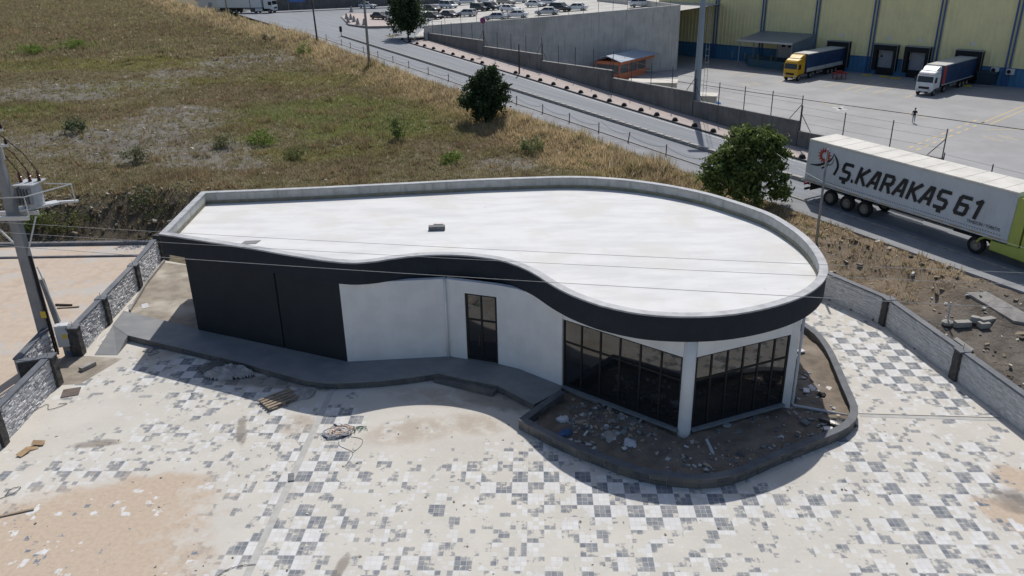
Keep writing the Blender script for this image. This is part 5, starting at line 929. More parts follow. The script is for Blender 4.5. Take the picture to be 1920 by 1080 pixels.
em.build('mountain_emblem', m_ink, tb_, fix=False)
cab(tk, 14.3, m_lime); tractor_chassis(tk, 14.3); MB().box((13.9, 0, 2.4), (.6, 2.4, 2.6)).build('cab_fairing', m_lime, tk)
for sy in (-1, 1): MB().loft([rrect(12.75, sy * 1.1 - .12, sy * 1.1 + .12, .5, 1.05, .05), rrect(14.9, sy * 1.14 - .12, sy * 1.14 + .12, .42, 1.1, .05)]).build('side_skirt', m_lime, tk, bevel=.03); MB().tube([(11.95 + .62 - .62 * math.cos(a_), sy * 1.1, .5 + .62 * math.sin(a_)) for a_ in np.linspace(0.35, math.pi - .1, 8)][:5], .07, 6).build('wheel_arch', m_lime, tk)
# --- docked trucks
m_blue = surf('blue curtain', (0.025, 0.06, 0.15), (0.02, 0.045, 0.115), .8, 0.55, .15, bscale=2, bdist=.1, streak=.2); m_yc = paint('amber yellow paint', (0.60, 0.34, 0.015), 0.35); m_grroof = surf('pale grey tarpaulin', (0.50, 0.49, 0.46), (0.44, 0.43, 0.41), 1, 0.7)
def docked(tc, paintm, label, skew, hi, red=False, stripe=False):
    D = W0 + WD * tc + WN * 0.9; ang = math.atan2(WN[1], WN[0]) + skew; o = thing('articulated_truck', label, 'truck', (D[0], D[1], YARD_Z + .004), ang)
    trailer(o, 12.2, m_grroof, m_blue)
    if stripe:
        for sy in (-1, 1):
            for k in range(4): MB().box((1.7 + k * 3.0, sy * 1.285, 1.52), (2.85, .02, .5)).build('side_board', paint('pale drop side', (0.5, 0.5, 0.47), .5), o)
    if red:
        for sy in (-1, 1): MB().box((11.7, sy * 1.285, 2.6), (.95, .02, 2.5)).build('red_curtain_band', paint('red curtain band', (0.42, 0.05, 0.035), .5), o)
    cab(o, 12.75, paintm, True, hi); tractor_chassis(o, 12.75); return o
docked(DK[0][0], m_yc, 'amber yellow truck with blue curtain trailer backed onto the left dock', 0.0, True, stripe=True)
wt_ = docked(DK[3][0], m_wpaint, 'white truck with blue curtain trailer and red band backed onto the right dock', 0.0, True, red=True)
cu = bpy.data.curves.new('visor_text', 'FONT'); cu.body = 'KARADENİZ'; cu.size = .36; cu.extrude = 0.004; cu.align_x = 'CENTER'; tmp = bpy.data.objects.new('visor_text', cu); COL.objects.link(tmp); bpy.context.view_layer.update(); me = bpy.data.meshes.new_from_object(tmp.evaluated_get(bpy.context.evaluated_depsgraph_get())); COL.objects.unlink(tmp); bpy.data.objects.remove(tmp); me.materials.clear(); me.materials.append(paint('purple lettering', (0.10, 0.02, 0.14)))
o = link('visor_lettering', me, wt_); X = 12.75; a_ = Vector((X + 2.11, 0, 2.93)); b_v = Vector((X + 1.93, 0, 3.22)); up_ = (b_v - a_).normalized(); rt_v = Vector((0, 1, 0)); nn_v = rt_v.cross(up_); o.matrix_local = Matrix(((rt_v.x, up_.x, nn_v.x, a_.x + .05), (rt_v.y, up_.y, nn_v.y, 0), (rt_v.z, up_.z, nn_v.z, a_.z - .02), (0, 0, 0, 1)))
# --- white truck at the junction, top left
q = P(517, 24, 5.265); o = thing('articulated_truck', 'white truck with white trailer turning at the junction beside the field', 'truck', tuple(q), math.radians(-14)); cab(o, -2.2, m_wpaint); tractor_chassis(o, -2.2)
for ch in list(o.children): pass
trailer(o, 11.5, m_grroof, m_wpaint, 'box', tail_x=-14.3); [MB().box((-3.6, sy * 1.16, .75), (1.9, .1, .6)).build('side_skirt', m_wpaint, o) for sy in (-1, 1)]
# ------------------------------------------------------------------ cars
def car_proto(kind, pm):
    o = bpy.data.objects.new('parked_car', None); COL.objects.link(o); L, W_ = {'sedan': (4.5, .88), 'hatch': (4.1, .87), 'suv': (4.5, .92), 'van': (4.6, .93)}[kind]; hb = {'sedan': .86, 'hatch': .9, 'suv': 1.02, 'van': 1.05}[kind]; hr = {'sedan': 1.43, 'hatch': 1.49, 'suv': 1.70, 'van': 1.85}[kind]; F_, B_ = L / 2, -L / 2
    prof = {'sedan': [(B_, .45, .82), (B_ + .12, .3, .9), (B_ + .8, .24, .95), (.9, .22, .93), (F_ - .7, .22, .82), (F_ - .12, .26, .68), (F_, .38, .58)], 'hatch': [(B_, .45, .9), (B_ + .1, .3, .98), (.9, .22, .95), (F_ - .6, .22, .86), (F_ - .12, .26, .7), (F_, .38, .58)], 'suv': [(B_, .5, 1.0), (B_ + .1, .36, 1.06), (.9, .3, 1.05), (F_ - .5, .3, 1.0), (F_ - .1, .34, .86), (F_, .45, .7)], 'van': [(B_, .45, 1.0), (B_ + .08, .32, 1.06), (1.2, .26, 1.05), (F_ - .5, .26, .96), (F_ - .1, .3, .8), (F_, .42, .65)]}[kind]
    rings = []
    for x, z0, z1 in prof:
        e = .9 if x in (prof[0][0], prof[-1][0]) else 1.0; w2 = W_ * e; rings.append([(x, -w2 * .92, z0), (x, w2 * .92, z0), (x, w2, z0 + .15), (x, w2, z1 - .22), (x, w2 * .93, z1), (x, -w2 * .93, z1), (x, -w2, z1 - .22), (x, -w2, z0 + .15)])
    b_o = MB().loft(rings).build('body', pm, o, bevel=.04); b_o.data.polygons.foreach_set('use_smooth', [True] * len(b_o.data.polygons))
    gx0, gx1, rx0, rx1 = {'sedan': (B_ + .55, 1.15, B_ + 1.2, .35), 'hatch': (B_ + .06, 1.2, B_ + .5, .35), 'suv': (B_ + .08, 1.15, B_ + .45, .4), 'van': (B_ + .05, 1.5, B_ + .22, .75)}[kind]; wi, wr = W_ * .92, W_ * .76
    MB().loft([[(gx0, -wi, hb - .03), (gx1, -wi, hb - .03), (gx1, wi, hb - .03), (gx0, wi, hb - .03)], [(rx0, -wr, hr - .05), (rx1, -wr, hr - .05), (rx1, wr, hr - .05), (rx0, wr, hr - .05)]]).build('windows', m_vglass, o)
    MB().loft([[(rx0 - .05, -wr - .02, hr - .06), (rx1 + .08, -wr - .02, hr - .06), (rx1 + .08, wr + .02, hr - .06), (rx0 - .05, wr + .02, hr - .06)], [(rx0 + .1, -wr + .1, hr), (rx1 - .1, -wr + .1, hr), (rx1 - .1, wr - .1, hr), (rx0 + .1, wr - .1, hr)]]).build('roof', pm, o)
    pil_ = MB()
    for sy in (-1, 1):
        for (xb, xt) in ((gx0, rx0), (gx1, rx1), ((gx0 + gx1) / 2 - .1, (rx0 + rx1) / 2 - .1)): pil_.bar((xb, sy * (wi + .005), hb - .02), (xt, sy * (wr + .01), hr - .04), .09, .05)
    pil_.build('pillars', pm, o)
    for x in (B_ + .82, F_ - .85):
        for sy in (-1, 1): wheel(o, x, sy * (W_ - .08), WC, .32)
    for sy in (-1, 1): MB().box((F_ - .07, sy * W_ * .68, .66 if kind != 'suv' else .8), (.12, .36, .14)).build('headlight', m_lamp, o); MB().box((B_ + .03, sy * W_ * .7, .8), (.1, .3, .16)).build('tail_light', m_tail, o)
    MB().box((F_ - .02, 0, .42), (.06, .9, .14)).build('grille', m_chas, o)
    return o
CP = {'white': paint('white car paint', (0.68, 0.69, 0.70), .25, .5), 'silver': paint('silver car paint', (0.42, 0.44, 0.46), .25, .5, .3), 'dark': paint('black car paint', (0.015, 0.017, 0.02), .2, .6), 'grey': paint('graphite car paint', (0.07, 0.075, 0.085), .25, .5, .2), 'beige': paint('sand car paint', (0.38, 0.35, 0.3), .3, .4)}
protos = {}
CARS = [((812, 36), 'sedan', 'dark', -38, 'black sedan nearest the wall corner in the front parking row'), ((843, 33), 'sedan', 'grey', -38, 'graphite sedan with bright bonnet second in the front parking row'), ((876, 31), 'hatch', 'silver', 150, 'silver hatchback parked third in the front row showing its tail'), ((810, 22), 'hatch', 'grey', -38, 'graphite hatchback behind the black sedan'), ((841, 16), 'van', 'white', -40, 'white minivan behind the graphite sedan'), ((790, 28), 'sedan', 'white', -55, 'white car half hidden right of the roadside tree'), ((714, 36), 'sedan', 'dark', -35, 'black sedan left of the roadside tree'), ((735, 39), 'van', 'silver', -70, 'silver van half hidden left of the roadside tree'), ((690, 15), 'sedan', 'white', -20, 'white sedan driving past the pink island'), ((636, 13), 'suv', 'grey', -12, 'graphite car following the white sedan by the far wall'), ((900, 21), 'suv', 'dark', -40, 'black sport utility car in the middle of the car park'), ((921, 19), 'suv', 'grey', -42, 'graphite sport utility car beside the black one'), ((956, 22), 'sedan', 'white', -38, 'white sedan parked diagonally in the middle of the car park'), ((930, 38), 'sedan', 'silver', 165, 'silver sedan nearest the wall edge, left one of the pair'), ((968, 33.5), 'sedan', 'white', 165, 'white sedan at the wall edge right of the silver one'), ((1026, 28), 'sedan', 'silver', 165, 'silver sedan at the wall edge farther right'), ((1051, 22), 'suv', 'dark', -35, 'black car with tilted rear behind the right silver sedan'), ((1080, 20), 'sedan', 'white', 160, 'white sedan beside the lighting mast at the wall edge'), ((1004, 13), 'sedan', 'white', -30, 'white older saloon in the back row'), ((1031, 10), 'hatch', 'white', -30, 'white hatchback beside the white saloon in the back row'), ((949, 9), 'suv', 'beige', -35, 'sand coloured car in the back row'), ((970, 6), 'van', 'white', 0, 'white van at the top edge of the car park'), ((873, 9), 'van', 'white', 175, 'white van in the back row above the silver hatchback'), ((846, 5), 'hatch', 'white', -35, 'white car at the top edge above the minivan'), ((1200, 13), 'suv', 'white', 10, 'lone white car at the right end of the car park'), ((910, 6), 'hatch', 'white', -35, 'white hatchback in the back row above the black car')]
def ppark(px, py):
    z = 6.0
    for _ in range(30): q = P(px, py, z); z = float(zpark(q[0], q[1]))
    return q
for (px, py), kind, colr, hd, lab in CARS:
    key = (kind, colr)
    if key not in protos: o = protos[key] = car_proto(kind, CP[colr])
    else: o = copy_tree(protos[key])
    q = ppark(px, py) if px > 745 else P(px, py, 5.35); o.location = (q[0], q[1], q[2] + .02); o.rotation_euler = (0, 0, math.radians(hd)); tag(o, lab, 'car', 'cars in and around the car park')
# ------------------------------------------------------------------ people
def person(loc, rz, shirt, trousers, label, pose, hairc=(0.02, 0.016, 0.013)):
    o = thing('person', label, 'person', tuple(loc), rz); J = pose; vs = [j[:3] for j in J['v']]; rad = [j[3] for j in J['v']]
    me = bpy.data.meshes.new('body'); me.from_pydata(vs, J['e'], []); b_ = link('body', me, o); sk_ = b_.modifiers.new('skin', 'SKIN'); sk_.use_smooth_shade = True
    lay = me.skin_vertices[0].data
    for i, r_ in enumerate(rad): lay[i].radius = (r_, r_)
    lay[0].use_root = True; ss_ = b_.modifiers.new('sub', 'SUBSURF'); ss_.levels = 1; ss_.render_levels = 1
    t = NT('clothes and skin'); v = t.obj(); sp_ = t.n('SeparateXYZ'); t.set(sp_.inputs[0], v); z = sp_.outputs[2]; ax = t.math('ABSOLUTE', sp_.outputs[1]); c = t.mix(t.math('GREATER_THAN', z, .09), (0.02, 0.02, 0.022), trousers); c = t.mix(t.math('GREATER_THAN', z, .94), c, shirt); c = t.mix(t.math('GREATER_THAN', z, 1.47), c, (0.36, 0.22, 0.16)); c = t.mix(t.math('MULTIPLY', t.math('GREATER_THAN', ax, .235), t.math('LESS_THAN', z, 1.25)), c, (0.36, 0.22, 0.16)); t.set(t.b.inputs['Base Color'], c); t.b.inputs['Roughness'].default_value = .85; me.materials.append(t.m)
    hp = vs[J['head']]; MB().lathe([(.02, .12), (.07, .115), (.1, .06), (.105, .0), (.09, -.03)], 12, (hp[0] - .015, hp[1], hp[2] + .03)).build('hair', surf('hair', hairc), o, smooth=True); return o
def std_pose(step=.12, arms=((.0, -.12), (.0, -.12)), hands=None):
    V_ = [(0, 0, .95, .125), (0, 0, 1.15, .13), (0, 0, 1.38, .15), (0, 0, 1.49, .06), (.01, 0, 1.58, .085), (.02, 0, 1.68, .095), (.01, 0, 1.755, .06)]; E_ = [(0, 1), (1, 2), (2, 3), (3, 4), (4, 5), (5, 6)]
    for sy, st_2 in ((1, step), (-1, -step)):
        k = len(V_); V_ += [(0, sy * .1, .88, .09), (st_2 * .5, sy * .1, .48, .062), (st_2 * .9 - (.04 if st_2 < 0 else 0), sy * .1, .09, .042), (st_2 * .9 + .14, sy * .11, .035, .035)]; E_ += [(0, k), (k, k + 1), (k + 1, k + 2), (k + 2, k + 3)]
    for sy, (hx, hz) in zip((1, -1), arms):
        k = len(V_); V_ += [(0, sy * .2, 1.41, .062), (-.03, sy * .27, 1.15, .045), (hx + .05, sy * .26 if hz < 0 else sy * .12, 1.05 + hz, .036), (hx + .1, sy * .25 if hz < 0 else sy * .08, .98 + hz, .034)]; E_ += [(2, k), (k, k + 1), (k + 1, k + 2), (k + 2, k + 3)]
        for f in range(3): V_.append((hx + .16, (sy * .25 if hz < 0 else sy * .08) + (f - 1) * .022, .93 + hz, .012)); E_.append((k + 3, len(V_) - 1))
    return {'v': V_, 'e': E_, 'head': 5}
q = P(1712, 230.5, YARD_Z); person(q, math.radians(-120), (0.02, 0.022, 0.03), (0.24, 0.28, 0.34), 'person in dark top and pale jeans standing in the loading yard holding a phone', std_pose(.1, ((.16, .32), (.0, -.12))))
s_ = s_at(742, 66); q = road(s_, nfar(s_) + 1.2, .14); person(q, math.radians(-60), (0.02, 0.022, 0.035), (0.025, 0.03, 0.05), 'person in dark clothes walking on the footway below the roadside tree', std_pose(.2))
q = P(731, 49, 5.32); person(q, math.radians(-100), (0.03, 0.03, 0.04), (0.02, 0.02, 0.025), 'person in black standing on the pink island beside the silver van', std_pose(.06))

# ------------------------------------------------------------------ transformer pole at the left edge
TB = P(97, 664, 0); TY = TB[1]
def atY(px, py, dy=0.0):
    d = ray(px, py); t_ = (TY + dy) / d[1]; q = CAM + t_ * d; return np.array([q[0] - TB[0], dy, q[2]])
def top_at(py, dy=0.0):                         # local point on the vertical through the base seen at image row py
    lo, hi = 0.0, 22.0
    for _ in range(50):
        m = (lo + hi) / 2
        if proj((TB[0], TY + dy, m))[0][1] > py: lo = m
        else: hi = m
    return lo
m_tp = surf('grey concrete pole', (0.27, 0.275, 0.285), (0.215, 0.22, 0.228), 1.2, 0.85, .2, streak=.3); m_tank = paint('light grey transformer paint', (0.42, 0.44, 0.46), .45); m_steel = paint('pale galvanised beam', (0.55, 0.56, 0.57), .45, metal=.3); m_bush = surf('brown glazed insulator', (0.13, 0.05, 0.035), (0.1, 0.04, 0.03), 5, 0.3, 0)
tp = thing('transformer_pole', 'grey concrete pole carrying a transformer platform at the left edge', 'utility pole', tuple(TB)); zp = top_at(402); zt = top_at(275)
MB().loft([[(-a, -a * .8, z), (a, -a * .8, z), (a, a * .8, z), (-a, a * .8, z)] for a, z in ((.29, -.1), (.23, zp), (.17, zt))]).build('shaft', m_tp, tp, bevel=.03)
for sy in (-.42, .42): MB().bar((-1.6, sy, zp - .06), (.95, sy, zp - .06), .12, .2).build('platform_beam', m_steel, tp)
MB().bar((-.3, .1, zp + .09), (1.35, 1.5, zp + .12), .6, .1).build('platform_deck', m_steel, tp); MB().bar((1.3, 1.45, zp + .12), (2.3, 1.55, zp + .14), .2, .1).build('platform_beam', m_steel, tp)
MB().bar((.85, .3, zp - .2), (.3, 0, zp - 1.7), .07, .07).build('brace', m_steel, tp); MB().bar((-1.2, 0, zp - .2), (-.3, 0, zp - 1.5), .07, .07).build('brace', m_steel, tp)
tx, ty_, tz = .55, .95, zp + .18
MB().loft([[(tx + (.42 * math.cos(a)), ty_ + (.55 * math.sin(a)), tz + z) for a in np.linspace(0, 2 * math.pi, 14, False)] for z in (0, .1, 1.05)]).build('tank', m_tank, tp, smooth=False)
MB().box((tx, ty_, tz + 1.08), (1.0, 1.2, .06)).build('tank_lid', m_tank, tp)
for k in range(7): MB().box((tx - .48 - .0, ty_ - .45 + k * .14, tz + .55), (.22, .03, .75)).build('cooling_fin', m_tp, tp)
for k in range(5): MB().box((tx - .3 + k * .14, ty_ - .6, tz + .55), (.03, .22, .75)).build('cooling_fin', m_tp, tp)
for k in range(3):
    c_ = (tx - .38 + k * .38, ty_ + .1 * k, tz + 1.1); MB().lathe([(.07, 0), (.1, .06), (.06, .1), (.11, .16), (.06, .2), (.11, .27), (.05, .31), (.1, .38), (.04, .5), (.02, .55)], 8, c_).build('bushing', m_bush if k != 9 else m_blk, tp)
    MB().tube([(c_[0], c_[1], c_[2] + .5), (c_[0] - .25, c_[1] - .3, c_[2] + 1.4), (.1 + k * .2 - .5, 0.0, zt + .35 + k * .3)], .02, 5).build('cable', m_blk, tp)
for k, (dz_, ln) in enumerate(((.25, 1.1), (.95, 1.0), (1.6, .9), (2.3, .8))):
    MB().bar((-ln, 0, zt + dz_ - .2), (ln * .55, 0, zt + dz_ - .2), .12, .12).build('cross_arm', m_steel, tp)
    for sx in (-.8, -.1, .5): MB().lathe([(.05, 0), (.09, .05), (.05, .1), (.09, .15), (.05, .2), (.03, .26)], 8, (sx * ln, 0, zt + dz_ - .14)).build('insulator', m_blk if k < 3 else m_bush, tp)
for sx in (-.25, .3): MB().tube([(sx, 0, zt - .6), (sx, 0, zt + 2.3)], .035, 6).build('riser', m_steel, tp)
MB().lathe([(.06, 0), (.18, .1), (.2, .25), (.08, .34)], 10, (.25, 0, zt + 2.5)).build('lightning_arrester', paint('salmon ceramic', (0.45, 0.2, 0.15), .4), tp)
for a, b in (((-.9, -.5, zp + .95), (1.0, -.45, zp + .95)), ((1.0, -.45, zp + .95), (2.2, 1.5, zp + 1.0)), ((2.2, 1.5, zp + 1.0), (.8, 1.7, zp + 1.0)), ((1.0, -.45, zp), (1.0, -.45, zp + .95)), ((2.2, 1.5, zp + .1), (2.2, 1.5, zp + 1.0))): MB().tube([a, b], .028, 6).build('guard_rail', m_steel, tp)
for sx, r_ in ((.40, .045), (.50, .035)): MB().tube([(sx, -.25, .1), (sx * .9, -.25, zp - 2.0)], r_, 6).build('conduit', m_blk, tp)
MB().bar((.62, .2, 1.0), (.44, .1, zp * .55), .22, .22).build('side_strut', m_tp, tp)
MB().box((.33, -.33, top_at(585)), (.26, .02, .34)).build('warning_plate', paint('yellow plate', (0.6, 0.42, 0.02)), tp); MB().tube([(1.0, -.2, 1.9), (.55, -.1, zp * .62), (.45, 0, zp * .64)], .03, 6).build('conduit', m_steel, tp)
cb_l = P(128, 668, 0); eb = thing('electrical_cabinet', 'white electrical cabinet with yellow warning sticker at the foot of the pole', 'cabinet', tuple(cb_l + (0, .1, 0)), 0.25)
MB().box((0, 0, 1.15), (.62, .42, 1.15)).build('casing', paint('white cabinet paint', (0.58, 0.6, 0.61), .4), eb, bevel=.02); MB().box((.02, -.215, 1.12), (.52, .02, 1.0)).build('door', paint('cabinet door', (0.5, 0.52, 0.53), .4), eb); MB().box((.08, -.228, 1.15), (.2, .012, .24)).build('warning_sticker', paint('yellow sticker', (0.62, 0.45, 0.03)), eb); MB().box((0, 0, .28), (.3, .3, .6)).build('stand', m_conpole, eb); MB().tube([(-.1, .05, .55), (.05, -.2, .2), (.3, -.2, .02)], .05, 6).build('cable_duct', paint('blue duct', (0.03, 0.1, 0.25)), eb)
# ------------------------------------------------------------------ overhead wires
m_ln = surf('weathered aluminium wire', (0.7, 0.68, 0.64), (0.6, 0.58, 0.55), 2, 0.6, 0)
def wire(pts, z_list, label, r_=.0045, sag=.35):
    A = P(*pts[0], z_list[0]); B = P(*pts[1], z_list[1]); cs_ = [A + (B - A) * f + np.array([0, 0, -sag * 4 * f * (1 - f) + sag * .0]) for f in np.linspace(0, 1, 25)]
    o = MB().tube([tuple(c_ - A) for c_ in cs_], r_, 5).build('overhead_wire', m_ln); o.location = A; tag(o, label, 'wire', 'overhead wires crossing the roof')
wire([(-300, 397), (2200, 522)], [12.6, 12.6], 'topmost of the three pale wires crossing the white roof', sag=.12); wire([(-300, 415), (2200, 545)], [12.5, 12.5], 'middle of the three pale wires crossing the white roof', sag=.12); wire([(-300, 437), (2200, 592)], [12.3, 12.3], 'lowest of the three pale wires crossing the white roof and fascia', .0055, sag=.12)
pb_ = PF(1530, 458, ffield); ptop = np.array((pb_[0], pb_[1] + .13, pb_[2] + 3.75))
for (px, py, zz, lab) in ((2060, 506, 4.6, 'wire running from the thin pole along the foot of the white trailer'), (1430, 268, 6.4, 'wire running from the thin pole up to the leafy tree')):
    u1 = P(px, py, zz); o = MB().tube([tuple((u1 - ptop) * f + np.array([0, 0, -.5 * f * (1 - f)])) for f in np.linspace(0, 1, 14)], .009, 5).build('overhead_wire', m_ln); o.location = ptop; tag(o, lab, 'wire', 'wires on the thin pole')
# ------------------------------------------------------------------ trees and shrubs
m_leaf = tinted('leaves', .6, .3); m_bark = surf('bark', (0.09, 0.07, 0.055), (0.06, 0.05, 0.04), 6, 0.95, .5)
def leaves(n_clump, n_leaf, cen, rad, size, cols, rng, clump_r=.5, flat=.8, low=-1.0):
    d = rng.normal(size=(n_clump, 3)); d /= np.linalg.norm(d, axis=1)[:, None]; d[:, 2] = np.maximum(d[:, 2], low); rr = rng.uniform(.25, 1.0, n_clump) ** .7 * rng.uniform(.85, 1.28, n_clump)
    cc_ = np.array(cen) + d * rr[:, None] * np.array(rad); cr_2 = clump_r * rng.uniform(.55, 1.25, n_clump)
    p = (cc_[:, None, :] + rng.normal(size=(n_clump, n_leaf, 3)) * cr_2[:, None, None] * np.array([.5, .5, .5 * flat])).reshape(-1, 3); N_ = len(p)
    a = rng.normal(size=(N_, 3)); a /= np.linalg.norm(a, axis=1)[:, None]; b = np.cross(a, rng.normal(size=(N_, 3))); b /= np.linalg.norm(b, axis=1)[:, None]; s_2 = size * rng.uniform(.6, 1.4, N_)[:, None]
    V_ = np.stack([p - a * s_2, p + b * s_2 * .45, p + a * s_2, p - b * s_2 * .45], 1).reshape(-1, 3); F_ = np.arange(N_ * 4).reshape(-1, 4)
    f = rng.uniform(0, 1, N_)[:, None]; g = np.repeat(rng.uniform(.75, 1.25, n_clump), n_leaf)[:, None]; c_ = (np.array(cols[0]) * (1 - f) + np.array(cols[1]) * f) * g; C_ = np.repeat(np.c_[c_, np.ones(N_)], 4, 0); return V_, F_, C_, cc_
def tree(name, label, base, h, rad, cen_z, n_clump, n_leaf, size, cols, seed, clump_r=.55, trunk_r=.12, low=-1.0, cat='tree', offs=(0, 0), skip=0, group=None, extra=None):
    rng = np.random.default_rng(seed); o = thing(name, label, cat, tuple(base), 0, group); V_, F_, C_, cc_ = leaves(n_clump, n_leaf, (offs[0], offs[1], cen_z), rad, size, cols, rng, clump_r, low=low)
    if extra:
        for (c2, r2, k2) in extra:
            v2, f2, q2, c3_ = leaves(k2, n_leaf, c2, r2, size, cols, rng, clump_r * .8, low=low); F_ = np.r_[F_, f2 + len(V_)]; V_ = np.r_[V_, v2]; C_ = np.r_[C_, q2]; cc_ = np.r_[cc_, c3_]
    V_[:, 2] = np.maximum(V_[:, 2], .02); link('crown', np_mesh('crown', V_, F_, m_leaf, C_), o)
    t_ = MB().tube([(0, 0, -.2), (offs[0] * .3, offs[1] * .3, cen_z * .5), (offs[0] * .8, offs[1] * .8, cen_z), (offs[0], offs[1], h * .85)], [trunk_r, trunk_r * .75, trunk_r * .5, trunk_r * .15], 7).build('trunk', m_bark, o, smooth=True)
    for k in range(min(9, n_clump)):
        e = cc_[rng.integers(len(cc_))]; z0 = cen_z * rng.uniform(.35, .9); MB().tube([(offs[0] * .5, offs[1] * .5, z0), tuple((np.array([offs[0] * .5, offs[1] * .5, z0]) + e) / 2 + rng.normal(size=3) * .1), tuple(e)], [trunk_r * .4, trunk_r * .25, .015], 5).build('limb', m_bark, t_)
    return o
dkg = ((0.03, 0.058, 0.026), (0.07, 0.105, 0.045)); mdg = ((0.075, 0.115, 0.036), (0.21, 0.26, 0.075)); lig = ((0.13, 0.2, 0.035), (0.22, 0.3, 0.06))
b = fpt(910, 230); tree('roadside_tree', 'dense dark green round tree beside the road behind the roof', b, 5.6, (1.75, 1.6, 2.1), 2.3, 72, 90, .17, dkg, 1, .62, .14, extra=[((1.0, .3, 4.4), (.7, .7, .75), 16), ((-.6, 0, 3.9), (.8, .8, .6), 12), ((1.6, 0, 3.3), (.6, .6, .6), 9), ((-1.5, 0, 2.2), (.7, .6, .7), 9), ((.2, 0, 4.6), (.4, .4, .5), 6)])
b = fpt(1385, 392); tree('roadside_tree', 'large leafy green tree behind the curved roof beside the trailer', b, 5.6, (1.9, 1.8, 1.9), 2.3, 62, 95, .15, mdg, 2, .55, .16, offs=(.2, 0), extra=[((1.7, .6, 4.1), (1.0, 1.0, .9), 30), ((-1.6, 0, 2.7), (1.1, 1.0, 1.1), 24), ((.5, .8, 4.6), (1.2, 1.0, .7), 28), ((2.3, -.4, 1.6), (.8, .7, .9), 12), ((-.8, .2, 3.9), (.7, .7, .6), 10), ((2.4, .4, 3.0), (.6, .6, .6), 9)])
s_ = s_at(765, 70); b = road(s_, nfar(s_) + 2.2, .1); tree('roadside_tree', 'dark green bushy tree at the car park entrance', b, 8.0, (2.6, 2.4, 3.6), 4.0, 150, 90, .2, dkg, 3, .85, .15, extra=[((.9, 0, 7.2), (1.2, 1.2, .9), 20)])
b = fpt(447, 26); tree('field_shrub', 'dark green bush in front of the turning white truck', b, 4.2, (2.6, 1.6, 2.0), 2.1, 70, 70, .2, dkg, 4, .8, .08, cat='shrub')
SH = [((747, 262), 2.6, (.62, .6, 1.25), 'slim upright dark shrub in the field left of the round tree', mdg), ((990, 289), 1.7, (1.35, 1.1, .8), 'pale green low shrub in the field behind the roof', ((0.13, 0.17, 0.065), (0.2, 0.24, 0.1))), ((847, 310), 1.1, (.7, .6, .5), 'small bright green shrub close behind the roof', lig), ((571, 104), 2.0, (1.2, 1.0, .95), 'yellow green bush beside the timber pole', lig), ((143, 247), 1.3, (1.1, .9, .6), 'dark round bush on the bare patch at left', ((0.06, 0.095, 0.05), (0.1, 0.14, 0.07))), ((256, 305), 1.5, (1.0, .8, .7), 'grey green shrub on the left field above the soil bank', ((0.14, 0.15, 0.08), (0.2, 0.2, 0.11))), ((486, 272), 1.4, (1.2, 1.0, .7), 'light green shrub near the bare patch', lig), ((555, 300), 1.3, (1.0, .9, .6), 'olive shrub in the grass above the roof corner', ((0.16, 0.18, 0.065), (0.22, 0.23, 0.09))), ((285, 405), 2.3, (1.0, .8, 1.1), 'tall grey green weed shrub on the dark soil bank beside the roof', ((0.07, 0.09, 0.04), (0.11, 0.12, 0.06))), ((125, 437), 1.6, (1.7, .9, .8), 'yellow green shrub low on the soil bank behind the sandy plot', ((0.11, 0.12, 0.035), (0.16, 0.17, 0.06))), ((65, 430), 1.2, (.8, .7, .5), 'small green shrub on the bank behind the transformer pole', mdg), ((420, 275), 1.0, (.9, .7, .5), 'olive tuft shrub right of the bare grey patch', ((0.2, 0.2, 0.1), (0.26, 0.25, 0.13))), ((505, 80), 1.4, (1.0, 1.0, .7), 'low brown green bush by the field edge at the top', ((0.08, 0.085, 0.04), (0.12, 0.11, 0.06))), ((60, 100), 1.3, (2.6, 2.0, .7), 'left one of two bright green patches of bushes in the far field', lig), ((140, 92), 1.5, (2.6, 2.0, .8), 'right one of two bright green patches of bushes in the far field', lig)]
for k, ((px, py), h, rad, lab, cols) in enumerate(SH):
    b = PF(px, py, lambda x, y: field(np.array([x]), np.array([y]))[0]); tree('field_shrub', lab, b, h, rad, rad[2] * .95, 15 if rad[0] < 2 else 30, 40, .11, cols, 20 + k, .5, .03, cat='shrub', group='shrubs in the field')
